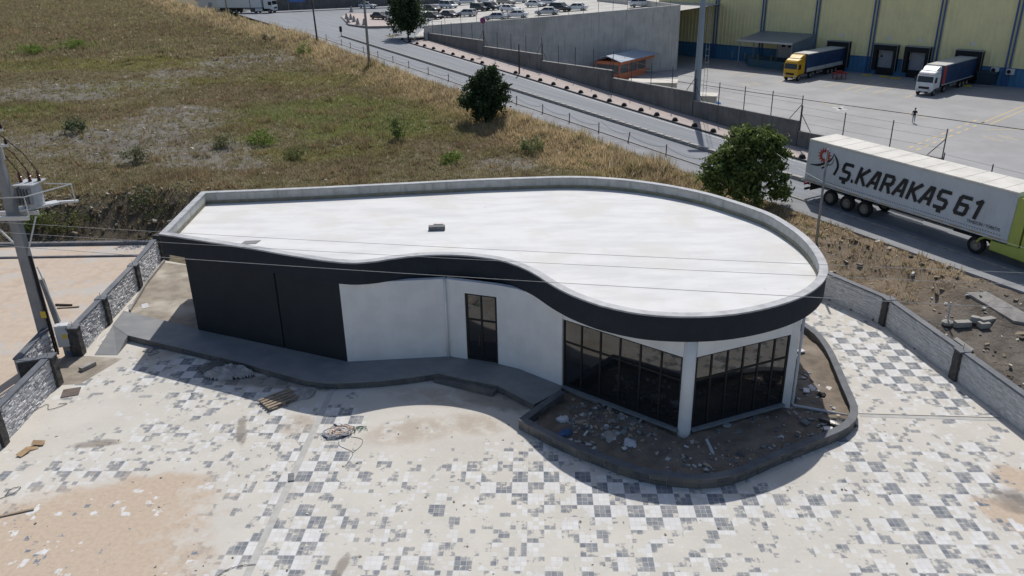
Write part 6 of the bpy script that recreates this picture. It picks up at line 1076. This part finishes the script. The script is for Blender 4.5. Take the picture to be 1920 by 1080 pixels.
# ------------------------------------------------------------------ grass
def grass(N_, seed, bx0=(-106, 30), by0=(34, 160), d0=52, hs=1.0):
    rng = np.random.default_rng(seed); x = rng.uniform(*bx0, N_); y = rng.uniform(*by0, N_); s_2, n_2 = sn(x, y); d_ = poly_dist(x, y, SITE)
    keepg = (n_2 < -2.35) & (d_ > .5) & (s_2 < 130) & (s_2 > -400); x, y = x[keepg], y[keepg]; dist = np.hypot(x, y)
    pj_, Zp = proj(np.stack([x, y, np.full_like(x, 2.5)], -1)); k2 = (pj_[:, 0] > -80) & (pj_[:, 0] < 2000) & (pj_[:, 1] < 520) & (pj_[:, 1] > -60); k2 &= rng.uniform(size=len(x)) < (d0 / np.maximum(dist, d0)) ** 1.1; x, y, dist = x[k2], y[k2], dist[k2]
    b_2, g_2, o_2, br_2, st_2, bk_2, rt_2 = field_kinds(x, y); pr = 1.0 - .74 * b_2 * (.55 + .9 * fbm(x * .8, y * .8, 91)); pr *= 1 - .8 * bk_2 * (1 - g_2); pr *= 1 - .2 * rt_2; pr *= .55 + .9 * fbm(x * .45, y * .45, 50); k3 = rng.uniform(size=len(x)) < pr
    x, y, dist, b_2, g_2, o_2, br_2, st_2, bk_2, rt_2 = [q_[k3] for q_ in (x, y, dist, b_2, g_2, o_2, br_2, st_2, bk_2, rt_2)]; n_ = len(x); z = field(x, y)
    h = hs * rng.uniform(.10, .34, n_) * (1 + 1.1 * st_2 + .35 * g_2) * (1 - .45 * rt_2); r = rng.uniform(size=(n_, 1)); col = np.array([.37, .305, .185]) * (1 - r) + np.array([.27, .24, .13]) * r
    col = mixc(col, (.30, .28, .10), o_2 * .75); col = mixc(col, (.25, .18, .11), br_2 * .5 * rng.uniform(.4, 1, n_)); col = mixc(col, (.265, .30, .105), g_2 * .85 * rng.uniform(.5, 1, n_)); col = mixc(col, (.66, .52, .33), st_2 * .85 * rng.uniform(.5, 1, n_)); col = mixc(col, (.48, .38, .24), rt_2 * .8)
    pale = (rng.uniform(size=n_) < .02); col[pale] = (.66, .6, .46); grn = rng.uniform(size=n_) < .07; col[grn] = np.array([.22, .25, .09]) * rng.uniform(.8, 1.2, (grn.sum(), 1)); col *= rng.uniform(.88, 1.12, (n_, 1)) * (.72 + .6 * fbm(x * .18, y * .18, 71))[:, None]
    cl = sstep(.52, .66, fbm(x * .7, y * .7, 81)) * (1 - .7 * rt_2); h = h * (1 + 1.0 * cl); tone = np.array([(.29, .265, .125), (.34, .25, .15), (.27, .20, .125)])[(fbm(x * .11, y * .11, 83) * 9).astype(int) % 3]; col = col * (1 - .6 * cl[:, None] * (1 - st_2[:, None])) + tone * (.6 * cl * (1 - st_2))[:, None]
    K = 5; a = rng.uniform(0, 2 * np.pi, (n_, K)); ln = rng.uniform(.15, .75, (n_, K)) * h[:, None]; bx_ = x[:, None] + rng.normal(size=(n_, K)) * .09; by_ = y[:, None] + rng.normal(size=(n_, K)) * .09; hh = h[:, None] * rng.uniform(.55, 1.1, (n_, K)); w_ = hs * (.011 + .0003 * dist)[:, None] * rng.uniform(.7, 1.3, (n_, K)); pa_ = a + np.pi / 2; zz = np.repeat(z[:, None], K, 1) - .03
    v0 = np.stack([bx_ + np.cos(pa_) * w_, by_ + np.sin(pa_) * w_, zz], -1); v1 = np.stack([bx_ - np.cos(pa_) * w_, by_ - np.sin(pa_) * w_, zz], -1); v2 = np.stack([bx_ + np.cos(a) * ln, by_ + np.sin(a) * ln, zz + hh], -1)
    V_ = np.stack([v0, v1, v2], 2).reshape(-1, 3); C_ = np.repeat(np.c_[col, np.ones(n_)], K * 3, 0); return np_mesh('grass', V_, np.arange(len(V_)).reshape(-1, 3), tinted('dry grass blades', .9, .45), C_)
o = link('grass', grass(760000, 5)); tag(o, 'dry brown and green grass and weeds covering the field', 'grass', None, 'stuff')
o = link('grass', grass(300000, 6, (-210, -25), (120, 330), 150, 1.6)); tag(o, 'dry grass covering the farther part of the field', 'grass', None, 'stuff')
# ------------------------------------------------------------------ rubble
m_rub = tinted('rubble pieces', .9)
def rubble(name, xs, ys, zs, sizes, cols, seed, flat=.6):
    rng = np.random.default_rng(seed); n_ = len(xs); base_ = np.array([(-1, -1, -1), (1, -1, -1), (1, 1, -1), (-1, 1, -1), (-1, -1, 1), (1, -1, 1), (1, 1, 1), (-1, 1, 1)], float) * .5
    J = base_[None] * (1 + rng.uniform(-.35, .35, (n_, 8, 3))); J *= (np.array(sizes)[:, None, None] * np.stack([rng.uniform(.7, 1.5, n_), rng.uniform(.6, 1.1, n_), rng.uniform(.25, .8, n_) * flat], -1)[:, None, :]); a = rng.uniform(0, 6.28, n_); b_2 = rng.normal(size=n_) * .35
    c_, s_2 = np.cos(a)[:, None], np.sin(a)[:, None]; x_ = J[:, :, 0] * c_ - J[:, :, 1] * s_2; y_ = J[:, :, 0] * s_2 + J[:, :, 1] * c_; z_ = J[:, :, 2] + x_ * b_2[:, None]
    V_ = np.stack([x_ + xs[:, None], y_ + ys[:, None], z_ + zs[:, None] + .2 * np.array(sizes)[:, None] * flat], -1).reshape(-1, 3); q6 = np.array([(0, 3, 2, 1), (4, 5, 6, 7), (0, 1, 5, 4), (1, 2, 6, 5), (2, 3, 7, 6), (3, 0, 4, 7)]); F_ = (q6[None] + (np.arange(n_) * 8)[:, None, None]).reshape(-1, 4)
    cl = np.array(cols)[rng.integers(0, len(cols), n_)] * rng.uniform(.75, 1.2, (n_, 1)); return np_mesh(name, V_, F_, m_rub, np.repeat(np.c_[cl, np.ones(n_)], 8, 0))
rng = np.random.default_rng(11)
x = rng.uniform(2.2, 13.8, 10000); y = rng.uniform(22.5, 36, 10000); k = poly_dist(x, y, np.array(soilpoly)) < -.25; x, y = x[k], y[k]; dens = np.clip(np.exp(-(((x - 3.8) / 1.8) ** 2 + ((y - 28.6) / 1.3) ** 2)) + .35 * np.exp(-(((x - 9) / 2.5) ** 2 + ((y - 25.7) / 1.2) ** 2)) + .12 + .25 * np.exp(-(((x - 12.6) / .9) ** 2 + ((y - 28) / 2) ** 2)), 0, 1); k = rng.uniform(size=len(x)) < dens; x, y = x[k], y[k]
o = link('rubble', rubble('rubble', x, y, soil_z(x, y), .03 + .17 * rng.uniform(size=len(x)) ** 3, [(.42, .41, .39), (.27, .27, .27), (.14, .15, .16), (.38, .31, .24), (.55, .55, .55), (.2, .24, .26)], 1)); tag(o, 'broken stone and tile chips scattered in the planter soil', 'rubble', None, 'stuff')
x = rng.uniform(-48, -16, 9000); y = rng.uniform(48, 64, 9000); d_ = poly_dist(x, y, SITE); k = (d_ > .15) & (d_ < 5.5) & (rng.uniform(size=len(x)) < .38); x, y = x[k], y[k]
o = link('rubble', rubble('rubble', x, y, field(x, y), .05 + .3 * rng.uniform(size=len(x)) ** 4, [(.17, .14, .105), (.12, .1, .08), (.085, .07, .058), (.22, .185, .14), (.36, .33, .28)], 2, .9)); tag(o, 'clods and stones on the dark soil bank behind the sandy plot', 'rubble', None, 'stuff')
x = rng.uniform(13, 34, 9000); y = rng.uniform(22, 52, 9000); d_ = poly_dist(x, y, SITE); _, nn2 = sn(x, y); k = (d_ > .4) & (nn2 < -2.4) & (rng.uniform(size=len(x)) < .26); x, y = x[k], y[k]
o = link('rubble', rubble('rubble', x, y, field(x, y), .04 + .22 * rng.uniform(size=len(x)) ** 3.5, [(.27, .22, .16), (.18, .15, .11), (.40, .36, .3), (.48, .46, .43), (.12, .1, .085)], 3, .8)); tag(o, 'stones and clods on the rough ground right of the boundary wall', 'rubble', None, 'stuff')
x = rng.uniform(-60, 10, 5000); y = rng.uniform(56, 130, 5000); _, nn2 = sn(x, y); k = (nn2 < -6); x, y = x[k], y[k]; b_2 = field_kinds(x, y)[0]; k = rng.uniform(size=len(x)) < .12 + .4 * b_2; x, y = x[k], y[k]
o = link('rubble', rubble('rubble', x, y, field(x, y), .06 + .2 * rng.uniform(size=len(x)) ** 2, [(.36, .33, .3), (.46, .44, .41), (.22, .2, .18)], 4, .7)); tag(o, 'pale stones scattered over the weedy field', 'rubble', None, 'stuff')
x = np.concatenate([rng.normal(-12 + 0, 9, 500), rng.normal(6, 8, 300)]); y = rng.uniform(19.5, 32, 800); k = (poly_dist(x, y, FC) < -.4) & (poly_dist(x, y, np.array(soilpoly)) > .4) & (rng.uniform(size=800) < .35); x, y = x[k], y[k]
o = link('grit', rubble('grit', x, y, np.zeros(len(x)), .025 + .06 * rng.uniform(size=len(x)) ** 2, [(.3, .27, .22), (.15, .14, .13), (.5, .46, .4)], 5, .7)); tag(o, 'small stones and crumbs lying on the forecourt paving', 'grit', None, 'stuff')
# ------------------------------------------------------------------ loose things
def single(mb_or_mesh, name, label, cat, loc, mat, rz=0.0, group=None, smooth=False, bevel=0.0, rx=0.0, ry=0.0):
    o = mb_or_mesh.build(name, mat, smooth=smooth, bevel=bevel); o.location = loc; o.rotation_euler = (rx, ry, rz); return tag(o, label, cat, group)
def crumple(rx_, ry_, h, seed, folds=5, res=26, edge=.35):
    rng = np.random.default_rng(seed); m = MB(); u = np.linspace(-1, 1, res); V_ = []
    for j in u:
        for i in u:
            x_, y_ = i * rx_ * (1 + .15 * math.sin(3 * j + seed)), j * ry_ * (1 + .18 * math.sin(2.5 * i + seed)); rr = min(1, math.hypot(i, j)); f = max(0, 1 - rr ** 2); nz = float(fbm(np.array([i * folds + seed]), np.array([j * folds * .6 + seed * 2]), seed)[0]); rid = abs(nz - .47) * 2.6
            V_.append((x_ + (nz - .47) * .1, y_ + (nz - .47) * .08, max(.008, h * (f ** edge) * (.45 + .9 * (nz - .2) + .4 * rid) - (.02 if rr > .97 else 0))))
    F_ = []
    for j in range(res - 1):
        for i in range(res - 1):
            if math.hypot((u[i] + u[i + 1]) / 2, (u[j] + u[j + 1]) / 2) < 1.0: k = j * res + i; F_.append((k, k + 1, k + res + 1, k + res))
    return m.add(V_, F_)
m_plas = surf('dusty plastic sheet', (0.36, 0.355, 0.35), (0.27, 0.265, 0.26), 3, 0.45, .3, bscale=8, bdist=.04); m_wbag = surf('white plastic bag', (0.62, 0.62, 0.63), (0.5, 0.5, 0.52), 6, 0.4, .2); m_pwood = surf('pallet timber', (0.36, 0.285, 0.20), (0.24, 0.19, 0.14), 3, 0.9, .3, rand=.25)
single(crumple(1.15, .6, .42, 3), 'plastic_sheet', 'crumpled grey plastic sheet heaped against the walkway edge', 'sheet', P(432, 702, 0), m_plas, -.1); single(crumple(.8, .5, .22, 6), 'plastic_sheet', 'dusty crumpled sheet lying behind the wooden pallet', 'sheet', P(562, 741, 0), m_plas, .5)
def pallet(loc, rz, label, mat):
    o = thing('wooden_pallet', label, 'pallet', tuple(loc), rz)
    for x_ in (-.52, 0, .52): MB().box((x_, 0, .06), (.1, .8, .1)).build('bearer', mat, o)
    for k in range(5): MB().box((0, -.35 + k * .175, .124), (1.22, .10, .024), rz=random.uniform(-.015, .015)).build('slat', mat, o)
    for y_ in (-.34, 0, .34): MB().box((0, y_, .0), (1.15, .09, .018)).build('bottom_slat', mat, o)
    return o
pallet(P(524, 752, 0.01), .72, 'wooden pallet lying half in the building shadow on the forecourt', m_pwood).scale = (1.25, 1.25, 1.25); pallet(P(398, 690, 0.01), .75, 'grey weathered pallet half under the plastic sheet by the walkway', surf('grey pallet', (0.2, 0.19, 0.18), (0.15, 0.14, 0.13), 3))
b = P(637, 812, 0); o = thing('strap_bundle', 'tangled bundle of pale straps and green twine on the sunlit paving', 'straps', tuple(b)); rng = np.random.default_rng(4); m_str = surf('pale strap', (0.68, 0.6, 0.52), (0.45, 0.33, 0.25), 9, .8); m_twine = surf('green twine', (0.03, 0.22, 0.12), (0.05, 0.15, 0.1), 8, .7); m_dw = surf('grey twine', (0.2, 0.22, 0.2), (0.15, 0.16, 0.15), 8)
for k in range(16):
    c_ = np.array([rng.normal() * .14, rng.normal() * .12, .04]); rr = rng.uniform(.15, .5); ph = rng.uniform(0, 6.28); pts = [(c_[0] + rr * math.cos(ph + t_) * (1 + .25 * math.sin(3 * t_ + k)), c_[1] + rr * .8 * math.sin(ph + t_ * 1.07), .03 + .1 * abs(math.sin(2.3 * t_ + k))) for t_ in np.linspace(0, rng.uniform(3, 6.5), 16)]; MB().tube(pts, rng.uniform(.02, .04), 4).build('strand', m_str if k % 3 else m_wbag, o)
for k in range(7):
    ph = rng.uniform(-.6, .9); pts = [(.45 + .5 * t_ + .2 * math.sin(4 * t_ + k), .05 + .35 * math.sin(ph + 2.5 * t_), .02 + .04 * abs(math.sin(5 * t_ + k))) for t_ in np.linspace(0, 1, 12)]; MB().tube(pts, .011, 4).build('twine', m_twine, o)
for pts in ([(0.05, -.4, .01), (.15, -.9, .01), (.45, -1.15, .01), (.8, -1.45, .01), (.75, -2.0, .01), (.62, -2.4, .01)], [(.5, -.3, .01), (1.0, -.5, .01), (1.05, -.95, .01), (.8, -1.45, .01)]): MB().tube([tuple(p_) for p_ in catmull(pts, 5)], .013, 4).build('twine', m_dw, o)
MB().bar((-.35, .75, .06), (.2, .15, .1), .13, .03).build('sheet_strip', m_wbag, o); MB().bar((-.25, .8, .05), (.3, .35, .08), .1, .03).build('sheet_strip', m_wbag, o)
m_slab = surf('slate offcut', (0.13, 0.14, 0.155), (0.19, 0.195, 0.2), 5, .8); m_card = surf('cardboard', (0.40, 0.28, 0.16), (0.3, 0.21, 0.13), 3, .9)
for (px, py, dx, dy, dz_, rz, lab, mat, nm, ct) in [(546, 896, .22, .5, .05, .25, 'dark slate offcut lying on the joint strip', m_slab, 'slate_offcut', 'slab'), (133, 736, .75, .75, .03, .3, 'brown square board lying near the left wall pillar', surf('brown board', (0.15, 0.115, 0.1), (0.11, 0.09, 0.08), 3), 'board', 'board'), (165, 690, .3, .75, .2, -.5, 'pale kerb stone lying beside the wall opening', m_kerb, 'kerb_stone', 'stone'), (298, 652, .55, .3, .07, .3, 'larger slate piece in the small pile below the walkway', m_slab, 'slate_piece', 'slab'), (278, 658, .45, .3, .05, -.3, 'pale slab piece left in the pile below the walkway', m_kerb, 'slab_piece', 'slab'), (288, 663, .5, .25, .05, .9, 'lowest slab piece in the pile below the walkway', m_kerb, 'slab_piece', 'slab'), (20, 965, 1.5, .1, .05, .35, 'weathered plank lying at the lower left edge', m_pwood, 'plank', 'plank'), (272, 574, .35, .7, .03, .5, 'white tile lying in the dirt strip near the wall', m_wbag, 'white_tile', 'tile'), (727, 716, 1.6, .1, .03, -.02, 'thin timber batten along the walkway foot', m_pwood, 'batten', 'batten'), (128, 577, 1.2, .12, .06, .1, 'short plank lying on the sandy plot', m_pwood, 'plank', 'plank'), (120, 573, 1.0, .09, .1, -.1, 'dark plank beside the short plank on the sandy plot', m_bark, 'plank', 'plank')]:
    single(MB().box((0, 0, dz_ / 2), (dx, dy, dz_)), nm, lab, ct, P(px, py, .004), mat, rz, bevel=.006)
o = thing('cardboard_scrap', 'torn cardboard scraps by the lower left wall', 'cardboard', tuple(P(60, 842, .0))); [MB().box((dx, dy, .05 + k * .03), (.45, .28, .02), rz=rz, rx=.15, ry=ry).build('flap', m_card, o) for k, (dx, dy, rz, ry) in enumerate([(0, 0, .6, .1), (-.15, -.35, 1.2, -.1), (.12, .3, .2, .2)])]
for k, (px, py, pts, lab) in enumerate([(440, 1072, [(-.6, -.4), (-.3, .05), (.1, .25), (.6, .3)], 'black wire arc lying at the bottom edge'), (95, 765, [(-.6, -.2), (-.3, .3), (0, -.15), (.4, .1), (.55, .35), (.2, .3)], 'loops of thin wire near the left wall'), (15, 930, [(-.4, -.3), (.1, .1), (.2, .5), (-.1, .4), (-.1, 0)], 'small wire loop at the left edge'), (1450, 695, [(-1.6, .3), (-.5, .6), (.6, .2), (1.3, -.7), (.9, -.9), (-.2, -.5), (-.6, .3)], 'large loop of black cable in the sunlit planter soil')]):
    b = P(px, py, .01 if k < 3 else .2); o = MB().tube([(p_[0], p_[1], .01 + .01 * i % .03) for i, p_ in enumerate(catmull(pts, 6))], .012, 4).build('loose_wire', m_blk); o.location = b; tag(o, lab, 'wire')
BAGS = [(1055, 790, .3, .2, .22, m_wbag, 'white plastic bag in the planter corner rubble'), (1060, 812, .42, .2, .2, surf('blue plastic', (0.05, 0.13, 0.28), (0.04, 0.1, 0.2), 4, .4), 'blue plastic bag against the planter rim'), (1145, 818, .42, .28, .14, surf('pale sack', (0.42, 0.38, 0.36), (0.32, 0.29, 0.27), 4), 'pale torn sack on the planter soil'), (1181, 832, .3, .24, .14, m_wbag, 'white bag right of the torn sack in the planter'), (1571, 795, .7, .35, .2, surf('black plastic', (0.012, 0.012, 0.014), (0.03, 0.03, 0.03), 5, .3), 'crumpled black plastic beside the pipe end in the planter'), (1482, 745, .22, .35, .35, surf('pinkish sack', (0.3, 0.25, 0.23), (0.22, 0.19, 0.17), 4), 'sack leaning at the right column foot'), (1540, 742, .22, .2, .16, m_blk, 'small black bundle on the sunlit planter soil'), (1525, 728, .4, .2, .08, m_wbag, 'white plastic scrap on the sunlit planter soil'), (1300, 700 + 130, .01, .01, .01, m_wbag, '')]
for k, (px, py, rx_, ry_, h, mat, lab) in enumerate(BAGS[:-1]): q = P(px, py, .12); single(crumple(rx_, ry_, h, 30 + k, 4, 14), 'plastic_bag', lab, 'bag', (q[0], q[1], float(soil_z([q[0]], [q[1]])[0]) - .01), mat, k * .7, group='bags and wrappings in the planter')
q = P(1362, 798, .15); o = MB().lathe([(.05, 0), (.17, .0), (.18, .05), (.13, .06), (.12, .03), (.02, .03)], 16).build('cable_reel', paint('pale reel', (0.4, 0.42, 0.42))); o.location = q; tag(o, 'pale round reel lying in the planter right of the white column', 'reel')
a, b = P(1325, 825, .14), P(1338, 852, .14); o = MB().tube([(0, 0, 0), tuple(b - a)], .07, 8).build('pipe_offcut', m_pipe); o.location = a; tag(o, 'short grey pipe offcut lying in the planter in front of the column', 'pipe')
for k, (px, py, lab) in enumerate([(1501, 671 - 12, 'white tile in the sunlit planter soil near the top'), (1512, 733, 'white tile in the sunlit planter soil near the pipe'), (1510, 793, 'grey tile left of the black plastic in the planter'), (1553, 805, 'pale tile nearest the black plastic in the planter')]): single(MB().box((0, 0, .03), (.36, .26, .05)), 'loose_tile', lab, 'tile', P(px, py, .17), m_wbag if k != 2 else m_slab, k * .9 + .3)
m_cblk = surf('grey concrete block', (0.34, 0.33, 0.30), (0.27, 0.26, 0.24), 3, .9, .4)
for k, (px, py, L_, rz, ry, lab) in enumerate([(1803, 614, .75, .05, 0, 'square grey concrete block left in the block pile on the rough ground'), (1826, 606, .75, .9, .25, 'concrete block tipped upright in the middle of the block pile'), (1848, 608, .95, .4, .1, 'long concrete block on the right of the block pile'), (1843, 616, .5, .1, 0, 'short concrete block in front of the block pile'), (1800, 655, .9, -.9, .35, 'concrete block leaning against the outside of the right wall')]):
    q = PF(px, py, lambda x, y: field(np.array([x]), np.array([y]))[0]); single(MB().box((0, 0, .2), (L_, .34, .28)), 'concrete_block', lab, 'block', q, m_cblk, rz, 'concrete blocks right of the boundary wall', bevel=.02, ry=ry)
q = PF(1776, 607, lambda x, y: field(np.array([x]), np.array([y]))[0]); o = thing('white_stake', 'thin white stake standing in a lump of concrete right of the wall', 'stake', tuple(q)); MB().tube([(0, 0, .0), (-.05, 0, 1.15)], .04, 6).build('stake', m_wbag, o); MB().lathe([(.3, 0), (.26, .12), (.1, .2)], 8).build('lump', m_cblk, o)
pp_ = [(1812, 550), (1850, 548), (1925, 590), (1925, 607), (1900, 603)]; pts = [PF(px, py, lambda x, y: field(np.array([x]), np.array([y]), False)[0]) for px, py in pp_]; zc = max(p_[2] for p_ in pts); o = MB().prism([(p_[0], p_[1]) for p_ in pts][::-1], [p_[2] - .3 for p_ in pts][::-1], [p_[2] + .05 for p_ in pts][::-1]).build('concrete_slab', m_kerb); tag(o, 'pale broken concrete slab in the rough ground at the right edge', 'slab')
